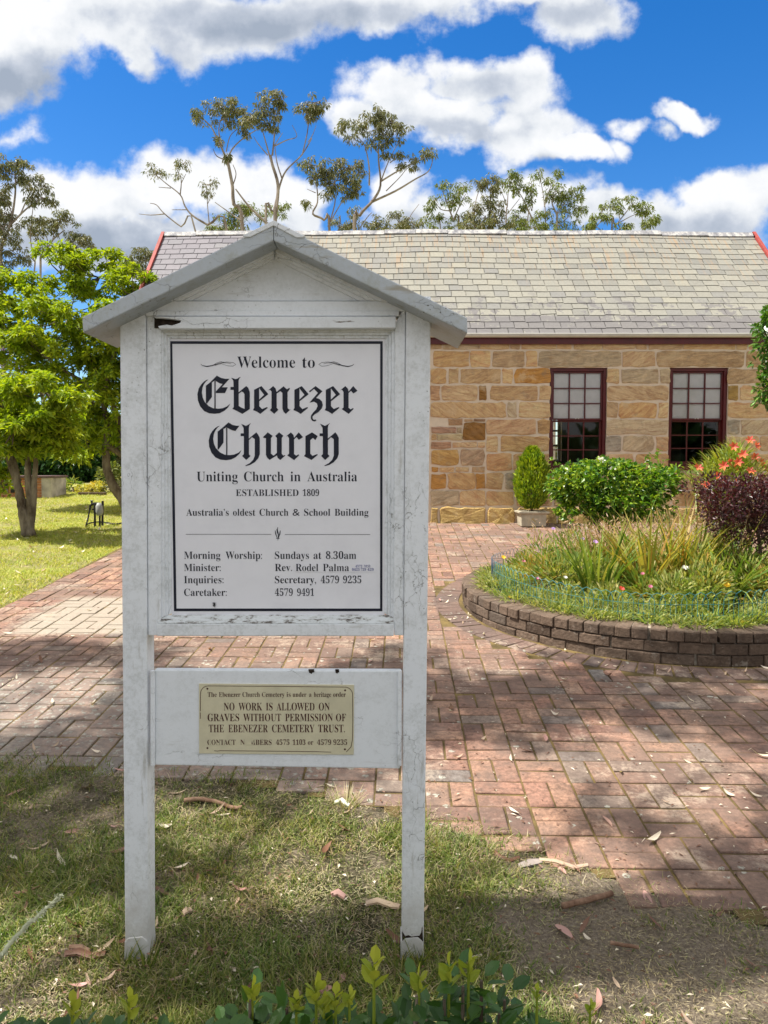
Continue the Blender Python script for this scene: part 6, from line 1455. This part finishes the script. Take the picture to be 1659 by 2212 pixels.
# ------------------------------------------------------------------ the big gum whose high crown shades the sign and the near path (above the frame)
def shade_tree():
    base = Vector((-7.2, 0.2, gz(-7.2, .2)))
    t = thing('shade_gum', 'big gum tree outside the left of the photo, its crown shading the sign', 'tree', tuple(base)); mb = MB(); ml = MB()
    limb(mb, [base - Vector((0, 0, .2)), base + Vector((.15, .1, 3)), base + Vector((.5, .5, 6)), base + Vector((1.0, 1.0, 8))], .42, .22, 4, 10, .02)
    fork = base + Vector((1.0, 1.0, 8))
    lit = [(G(735, 1745), .26, 1), (G(650, 1795), .20, 1), (G(800, 1790), .15, 1), (G(1150, 1925), .32, 1), (G(1290, 1915), .34, 1), (G(1060, 1890), .22, 1), (G(1400, 1980), .22, 1), (G(1250, 2000), .2, 1), (G(120, 2080), .30, 1), (G(20, 2100), .30, 1), (G(300, 2050), .18, 1), (G(560, 1990), .12, 1), (G(1600, 2120), .2, 1), (G(1300, 2130), .3, 1), (G(1100, 2110), .22, 1), (G(1480, 2060), .25, 1), (G(1040, 1440), .28, 1), (G(100, 1490), .50, 1), (G(210, 1455), .3, 1),
           (G(60, 1560), .25, 1), (G(1350, 1640), .26, 1), (G(1600, 1645), .32, 1), (G(1100, 1655), .30, 1), (G(1560, 1740), .22, 1), (G(1300, 1560), .15, 1), (G(960, 1650), .2, 1), (G(1420, 1590), .14, 1), (G(600, 1395), .8, 1), (G(1010, 1380), .5, 1), (G(1200, 1400), .3, 1), (G(1640, 1500), .2, 1), (G(1500, 2130), .25, 1), (G(460, 1740), .1, 1), (G(950, 1720), .14, 1), (G(1180, 1720), .15, 1), (G(1420, 1700), .2, 1)]
    pts = []
    for it in range(4200):
        x = rnd.uniform(-4.2, 4.6); y = rnd.uniform(.6, 6.9)
        # far limit of the shade drifts with x; thinner and broken toward it
        lim = 5.7 if x < -.6 else (5.8 if x < 1.3 else 5.3)
        lim += .35 * noise.noise((x * 1.3, 7, 0))
        if y > lim: continue
        if any((x - p.x) ** 2 + ((y - p.y) * 1.25) ** 2 < (r + (.22 if y < 3.4 else .13)) ** 2 for p, r, w in lit): continue
        if y > 3.4 and noise.noise((x * 1.5, y * 2.6, 3.0)) > .42: continue
        if y <= 3.4 and noise.noise((x * 2.2, y * 2.2, 9.0)) > .38: continue
        if all((x - q[0]) ** 2 + (y - q[1]) ** 2 > .028 for q in pts): pts.append((x, y))
    # the sign itself stands wholly in shade
    for zz in np.arange(.2, 2.6, .28):
        for xx in np.arange(-.95, .2, .26): pts.append((xx - zz * SUN.x / SUN.z, SY - zz * SUN.y / SUN.z, 'sign'))
    hubs = {}
    for q in pts:
        x, y = q[0], q[1]; h = 9.2 + 1.3 * noise.noise((x * .5, y * .5, 0)) + rnd.uniform(-.5, .5)
        g = gz(x, y); tt = (h - g) / SUN.z; c = Vector((x, y, g)) + SUN * tt
        n = 66; rr_ = .15 if len(q) > 2 else .22; n = 40 if len(q) > 2 else n; n = n if len(q) > 2 else (66 if q[1] < 3.4 else 95); P, d = ball(c, (rr_, rr_, .16), n, .2)
        leaves(ml, P, d * .6 + rng.normal(0, .4, (n, 3)) + np.array([0, 0, -.4]), rng.uniform(.12, .2, n), .045, .1, .2, upmix=.3)
        key = (round(c.x / 2.4), round(c.y / 2.4)); hubs.setdefault(key, []).append(c)
    for key, cs in hubs.items():
        hub = sum(cs, Vector()) / len(cs) + Vector((0, 0, -.35))
        limb(mb, [fork.lerp(fork + (hub - fork) * .02, rnd.random()), fork.lerp(hub, .5) + Vector((0, 0, .25)), hub], .034, .012, 3, 5)
        for c in cs[::4]: mb.tube([hub, (hub + c) / 2 + Vector((0, 0, .08)), c], [.009, .006, .003], 4)
    mb.build('trunk', MAT['bark_gum'], t); ml.build('crown', MAT['leaf_gum'], t)
shade_tree()

# ------------------------------------------------------------------ grass
def grass():
    mb = MB(); ms = MB()
    n = 210000; Y = 1.55 + 2.6 * rng.uniform(0, 1, n) ** 1.2; X = (rng.uniform(-.62, .62, n)) * Y * 1.02
    keep = np.zeros(n, bool); hh = np.zeros(n); dry = np.zeros(n, bool)
    for i in range(n):
        x, y = X[i], Y[i]
        if in_path(x, y):
            if edge_dist(x, y) > .13 or rnd.random() > .25: continue
        v = noise.noise((x * 1.6, y * 1.6, 4)) + .6 * noise.noise((x * 5.5, y * 5.5, 8)) + .35 * noise.noise((x * 15, y * 15, 2))
        bare = max(0, 1 - math.hypot((x - .72) / .62, (y - 2.5) / .42)) * 1.0 + max(0, 1 - math.hypot((x + .15) / .3, (y - 2.95) / .2)) * .3 + (.12 if x > .75 else 0)
        v -= bare * 1.1
        if x < -.1: v += .22 if y < 3.2 else .5
        if v < -.42 and rnd.random() > .12: continue
        if v < -.1 and rnd.random() > .55: continue
        keep[i] = True; hh[i] = .034 + .026 * max(-.3, min(1.0, v)) + .006; dry[i] = rnd.random() < (.20 if v > .1 else .45)
    i = np.nonzero(keep)[0]
    for sel, m in ((i[~dry[i]], mb), (i[dry[i]], ms)):
        P = np.stack([X[sel], Y[sel], np.array([gz(X[k], Y[k]) - .012 + .018 * noise.noise((X[k] * 1.7, Y[k] * 1.7, 0)) for k in sel])], 1); k = len(sel)
        le = rng.uniform(.1, 1.3, k) if m is mb else rng.uniform(.6, 2.6, k); a = rng.uniform(0, 2 * np.pi, k)
        blades(m, P, np.stack([np.cos(a) * le, np.sin(a) * le, np.ones(k)], 1), hh[sel] * rng.uniform(.6, 1.6, k), rng.uniform(.0028, .0052, k), rng.uniform(.2, 1.5, k), 2)
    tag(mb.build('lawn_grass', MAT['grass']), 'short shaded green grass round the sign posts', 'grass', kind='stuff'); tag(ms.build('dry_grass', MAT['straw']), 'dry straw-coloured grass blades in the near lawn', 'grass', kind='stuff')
    # far sunny lawn on the left
    mb = MB(); n = 80000; Y = 6.2 + 11.5 * rng.uniform(0, 1, n) ** .85; X = -rng.uniform(.22, .58, n) * Y
    keep = [j for j in range(n) if not in_path(X[j], Y[j]) and X[j] < -3.45 + .1 * noise.noise((0, Y[j] * 2, 0)) and noise.noise((X[j] * .9, Y[j] * .9, 1)) + .5 * noise.noise((X[j] * 3, Y[j] * 3, 1)) > -.35 + rnd.gauss(0, .2)]
    X, Y = X[keep], Y[keep]; k = len(X); P = np.stack([X, Y, np.array([gz(x, y) - .015 for x, y in zip(X, Y)])], 1); a = rng.uniform(0, 2 * np.pi, k); le = rng.uniform(.3, 1.6, k)
    blades(mb, P, np.stack([np.cos(a) * le, np.sin(a) * le, np.ones(k)], 1), rng.uniform(.04, .085, k), rng.uniform(.006, .011, k), rng.uniform(.2, 1.2, k), 2)
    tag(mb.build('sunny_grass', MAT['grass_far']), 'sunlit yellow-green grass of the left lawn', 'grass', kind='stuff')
    # thatch: flat dead straw over the bare soil, and crumbs of leaf and bark
    mb = MB(); n = 52000; Y = rng.uniform(1.6, 3.9, n); X = rng.uniform(-.6, .6, n) * Y
    k_ = [i for i in range(n) if not in_path(X[i], Y[i]) or (edge_dist(X[i], Y[i]) < .10 and rnd.random() < .3)]; X, Y = X[k_], Y[k_]; n = len(X)
    P = np.stack([X, Y, np.array([gz(x, y) + rnd.uniform(-.008, .006) + (.012 if edge_dist(x, y) < .15 else 0) for x, y in zip(X, Y)])], 1); a = rng.uniform(0, 2 * np.pi, n)
    leaves(mb, P, np.stack([np.cos(a), np.sin(a), rng.normal(.05, .12, n)], 1), rng.uniform(.008, .034, n), rng.uniform(.0010, .0026, n), .2, upmix=2)
    tag(mb.build('lawn_thatch', MAT['straw']), 'dead straw lying over the bare soil round the sign', 'thatch', kind='stuff')
    for m, nm, lab, cnt in (('leaf_brown', 'leaf_crumbs', 'brown crumbs of leaf and bark strewn over lawn and paving', 2600), ('leaf_pale', 'pale_leaf_crumbs', 'pale crumbs of dry leaf strewn over lawn and paving', 900)):
        mb = MB(); Y = 1.6 + 8 * rng.uniform(0, 1, cnt) ** 1.8; X = rng.uniform(-.55, .55, cnt) * Y; k_ = [i for i in range(cnt) if math.hypot(X[i] - GC[0], Y[i] - GC[1]) > GR + .03]; X, Y = X[k_], Y[k_]; c_ = len(X)
        P = np.stack([X, Y, np.array([gz(x, y) + .012 for x, y in zip(X, Y)])], 1); a = rng.uniform(0, 2 * np.pi, c_)
        leaves(mb, P, np.stack([np.cos(a), np.sin(a), rng.normal(0, .15, c_)], 1), rng.uniform(.008, .032, c_), rng.uniform(.004, .012, c_), .3, upmix=2)
        tag(mb.build(nm, MAT[m]), lab, 'leaf litter', kind='stuff')
    # pale straw tuft beside the right post
    p = G(745, 1742); clump('grass_tuft', 'pale dry grass tuft in the sun patch between the posts', 'grass tuft', p, 60, .10, .004, 'straw', .06, 1.0, .6)
    for px, lab in ((266, 'green grass tuft hugging the outside of the left post'), (318, 'green grass tuft inside the foot of the left post'), (858, 'thin green grass tuft inside the foot of the right post')):
        p = at(px, 2078, 2.43); p.z = gz(p.x, p.y); clump('grass_tuft', lab, 'grass tuft', p, 34, .085, .004, 'grass', .035, .6, .7)
    p = G(885, 2005); p = at(905, 2080, 2.42); p.z = gz(p.x, p.y); clump('grass_tuft', 'small green grass tuft at the foot of the right post', 'grass tuft', p, 22, .10, .004, 'grass', .03, .5, .6)
grass()

# ------------------------------------------------------------------ fallen leaves, bark and sticks
def leaf_mesh(name, m, L, Wd, curl, twist):
    mb = MB(); V = []; ns = 7
    for i in range(ns):
        t = i / (ns - 1); w = Wd * math.sin(math.pi * min(1, .08 + t * .92)) ** .8 * .5; x = (t - .5) * L
        bend = curl * (4 * (t - .5) ** 2) * L * .3 + .006; sx = .25 * L * math.sin(t * 2.4) * .25
        for s in (-1, 0, 1):
            tw = twist * (t - .5); V.append((x, sx + s * w * math.cos(tw), bend + s * w * math.sin(tw) + abs(s) * w * .35))
    Fs = [(i * 3 + j, i * 3 + j + 1, (i + 1) * 3 + j + 1, (i + 1) * 3 + j) for i in range(ns - 1) for j in (0, 1)]
    mb.add(V, [Fs]); mb.tube([(L * .48, .25 * L * math.sin(2.4) * .25, curl * .3 * L + .006), (L * .62, .25 * L * .16, .008)], .0012, 4)
    o = mb.build(name, MAT[m], smooth=True); return o
def litter():
    KINDS = [('leaf_tan', 'tan'), ('leaf_pale', 'pale'), ('leaf_brown', 'brown'), ('leaf_pink', 'pinkish')]
    protos = {}
    for m, w in KINDS:
        protos[w] = []
        for q in range(4):
            o = leaf_mesh('dry_leaf', m, rnd.uniform(.06, .12), rnd.uniform(.014, .028), rnd.uniform(-.1, .9), rnd.uniform(-2, 2)); protos[w].append(o); 
    used = set()
    def drop(w, x, y, zone, lab, s=1.0, flat=False):
        p = protos[w][rnd.randrange(4)]
        if p.name in used: o = p.copy(); col.objects.link(o)
        else: o = p; used.add(p.name)
        o.location = (x, y, gz(x, y) + (.010 if zone != 'lawn' else .002)); o.rotation_euler = (rnd.gauss(0, .25), rnd.gauss(0, .25) - math.atan(.07) * 0, rnd.uniform(0, 6.28)); o.scale = (s,) * 3
        tag(o, lab, 'leaf', '%s dry leaves %s' % (w, {'lawn': 'on the lawn round the sign', 'path': 'on the brick paving', 'far': 'on the far left lawn'}[zone]))
    # near lawn
    for i in range(115):
        w = rnd.choices(['tan', 'pale', 'brown', 'pinkish'], [4, 2.4, 3, 2])[0]
        for _ in range(50):
            y = rnd.uniform(1.75, 3.75); x = rnd.uniform(-.5, .5) * y
            if not in_path(x, y): break
        drop(w, x, y, 'lawn', '%s dry gum leaf lying in the grass round the sign posts' % w, rnd.uniform(.55, 1.05))
    for i in range(105):
        w = rnd.choices(['tan', 'pale', 'brown', 'pinkish'], [3, 4, 2, 1.4])[0]
        for _ in range(80):
            y = rnd.uniform(2.9, 8.5) if i < 80 else rnd.uniform(5, 12); x = rnd.uniform(-.5, .5) * y
            if in_path(x, y) and math.hypot(x - GC[0], y - GC[1]) > GR + .05: break
        drop(w, x, y, 'path', '%s dry gum leaf lying on the red brick paving' % w, rnd.uniform(.6, 1.1))
    for i in range(34):                                   # gathered against the foot of the garden wall
        a = R(rnd.uniform(170, 300)); r = GR + rnd.uniform(.03, .22); x, y = GC[0] + r * math.cos(a), GC[1] + r * math.sin(a)
        w = rnd.choice(['pale', 'tan', 'pale']); drop(w, x, y, 'path', '%s dry gum leaf lying on the red brick paving' % w, rnd.uniform(.5, .9))
    for i in range(60):
        y = rnd.uniform(7, 15.5); x = -rnd.uniform(.3, .5) * y
        if x > -3.6: x = -3.7 - rnd.uniform(0, .6)
        w = rnd.choice(['pale', 'tan', 'pale']); drop(w, x, y, 'far', '%s dry leaf lying on the sunny lawn at the left' % w, rnd.uniform(.9, 1.6))
    for w in protos:
        for p in protos[w]:
            if p.name not in used: bpy.data.objects.remove(p)
    # pieces that stand out
    def strip(label, pts, w, m='bark_strip', name='bark_strip', cat='bark', th=.006):
        P = [G(*q) for q in pts]; n = len(P); mb = MB(); V = []
        for i in range(n):
            d = (P[min(n - 1, i + 1)] - P[max(0, i - 1)]).normalized(); s = Vector((-d.y, d.x, 0)); t = i / (n - 1); ww = w * (.35 + .65 * math.sin(math.pi * (.12 + .76 * t)))
            for (o, h) in ((-1, .004), (-.5, .008), (.5, .011), (1, .003)): V.append(tuple(P[i] + s * o * ww + Vector((0, 0, h + .006 + .006 * math.sin(i * 2.1)))))
        F4 = [(i * 4 + j, i * 4 + j + 1, i * 4 + 5 + j, i * 4 + 4 + j) for i in range(n - 1) for j in range(3)]
        mb.add(V, [F4]); V2 = [(x, y, z - th) for x, y, z in V]; mb.add(V2, [[f[::-1] for f in F4]])
        tag(mb.build(name, MAT[m], smooth=True), label, cat)
    def stick(label, pts, r, m='bark_strip'):
        mb = MB(); P = [G(*q) + Vector((0, 0, r + .004)) for q in pts]; mb.tube(curve_pts(P, 4, r * .06), [r * (1 - .25 * k / (4 * len(P))) for k in range(4 * (len(P) - 1) + 1)], 8); tag(mb.build('stick', MAT[m], smooth=True), label, 'stick')
    stick('smooth reddish-brown stick on the grass edge between the posts', [(398, 1736), (430, 1733), (470, 1740), (505, 1752), (522, 1750)], .011)
    stick('thick weathered grey-brown stick on the bare soil right of the posts', [(1215, 1966), (1270, 1953), (1322, 1938)], .012, 'bark_strip')
    stick('short dark stick on the bare soil at the lower right', [(1318, 2043), (1345, 2048), (1380, 2053)], .007)
    strip('curled grey-brown bark piece at the edge of the paving right of the post', [(1120, 1876), (1145, 1870), (1170, 1862)], .022, 'bark_gum')
    strip('long pale tan bark strip beside the curled bark at the paving edge', [(1165, 1862), (1200, 1868), (1240, 1876), (1270, 1874)], .010, 'leaf_tan')
    strip('brown curled bark shaving in the grass right of the right post', [(1068, 1845), (1080, 1858), (1100, 1862), (1122, 1858)], .010, 'leaf_brown')
    strip('broad tan bark piece in the grass left of the right post', [(790, 1957), (815, 1953), (845, 1957), (864, 1964)], .015, 'leaf_tan')
    strip('dark brown bark piece in the grass at the lower left', [(140, 2066), (170, 2064), (200, 2068), (228, 2066)], .016, 'leaf_brown')
    strip('small brown bark piece lying behind the dark bark at the lower left', [(150, 2052), (175, 2055), (195, 2058)], .010, 'bark_strip')
    strip('rust-red curled leaf in the middle of the lawn between the posts', [(715, 1938), (730, 1934), (746, 1940)], .017, 'leaf_pink', 'dry_leaf', 'leaf')
    strip('orange-tan broken leaf standing in the grass near the left post', [(395, 1978), (404, 1973), (414, 1968)], .014, 'leaf_tan', 'dry_leaf', 'leaf')
    strip('white papery leaf in the bright sun patch between the posts', [(722, 1738), (738, 1734), (755, 1742)], .013, 'white_petal', 'dry_leaf', 'leaf')
litter()

# ------------------------------------------------------------------ hedge under the camera and a seed stalk
def hedge():
    Y = 1.16; b = at(700, 2200, Y); b.z = gz(0, Y)
    t = thing('hedge', 'glossy dark green hedge with bright young shoots along the bottom of the photo', 'hedge', (0, Y, b.z)); ms = MB(); mb = MB()
    def spray(px, py, n, r, L, mtl, dy=0.0):
        c = at(px, py, Y + dy); k = Y / F
        P, d = ball(c, (r * k, .05, r * k * .6), n, .3)
        leaves(mtl, P, d * np.array([1, 1, .4]) + np.array([0, 0, .35]) + rng.normal(0, .25, (n, 3)), L * rng.uniform(.8, 1.15, n), L * .62 * rng.uniform(.85, 1.1, n), .10, .08, upmix=1.2, rich=True)
        ms.tube([Vector((c.x + rnd.uniform(-.05, .05), Y + dy, b.z + .1)), c - Vector((0, 0, .15)), c], [.006, .004, .0025], 5)
    for px in range(-40, 1200, 26):
        top = 2232 if px < 480 or px > 1130 else (2165 if 540 < px < 700 else (2150 if 880 < px < 1110 else 2185)) + 20
        spray(px, top + rnd.uniform(0, 40) + 14, 6, 34, .034, mb, rnd.uniform(-.06, .05)); spray(px + 10, top + 70, 8, 40, .036, mb, rnd.uniform(-.08, .05)); spray(px, top + 130, 8, 40, .036, mb, rnd.uniform(-.08, .05))
    for (px, py, r, n) in ((1000, 2130, 26, 6), (1040, 2118, 20, 4), (960, 2160, 26, 6), (1090, 2160, 30, 6), (620, 2178, 22, 5), (540, 2160, 14, 3), (900, 2150, 22, 5)): spray(px, py, n, r, .036, mb, -.02)
    mb.build('leaves', MAT['leaf_hedge'], t)
    for (px, py, s) in [(808, 2082, 1.35), (905, 2108, 1.0), (970, 2088, 1.1), (1012, 2078, 1.05), (683, 2132, 1.15), (725, 2150, 1.0), (755, 2150, .8), (545, 2135, 1.0), (278, 2160, 1.0), (155, 2168, 1.0), (1275, 2172, .6), (700, 2170, 1.0), (1160, 2140, .6), (640, 2160, .8)]:
        q = MB(); c = at(px, py, Y - .02); n = 7; k = .001 * s
        up = np.linspace(-30, 0, n); a = np.arange(n) * 2.4
        P = np.stack([np.full(n, c.x), np.full(n, c.y), c.z + up * k], 1); D = np.stack([np.cos(a) * .7, np.sin(a) * .4 - .1, np.full(n, .75)], 1); D[-1] = (0.1, 0, 1)
        leaves(q, P, D, .026 * s * np.linspace(1, .85, n), .0135 * s, .15, -.05, upmix=.6, rich=True)
        q.tube([c - Vector((0, 0, .16)), c - Vector((0, 0, .03)), c], [.003, .0022, .0015], 5); q.build('young_shoot', MAT['shoot'], t)
    ms.build('stems', MAT['bark_light'], t)
    # pale seed stalk leaning in at lower left
    Ys = 1.3; mb = MB(); P = curve_pts([at(-30, 2130, Ys), at(0, 2066, Ys), at(50, 2008, Ys), at(95, 1967, Ys), at(131, 1933, Ys)], 8, .0008); foot = Vector((P[0].x - .05, Ys, gz(P[0].x, Ys)))
    mb.tube([foot, foot.lerp(P[0], .6)] + P, [.003, .0035] + [.0042 * (1 - .6 * (i / len(P)) ** 2) for i in range(len(P))], 7)
    n = 260; ii = rng.integers(6, len(P) - 1, n); Q = np.array([tuple(P[i]) for i in ii]) + rng.normal(0, .002, (n, 3)); leaves(mb, Q, rng.normal(0, 1, (n, 3)) + np.array([.5, 0, .5]), .007, .003, .1)
    tag(mb.build('seed_stalk', MAT['pale_stalk']), 'pale furry seed stalk leaning in at the lower left corner', 'plant')
hedge()
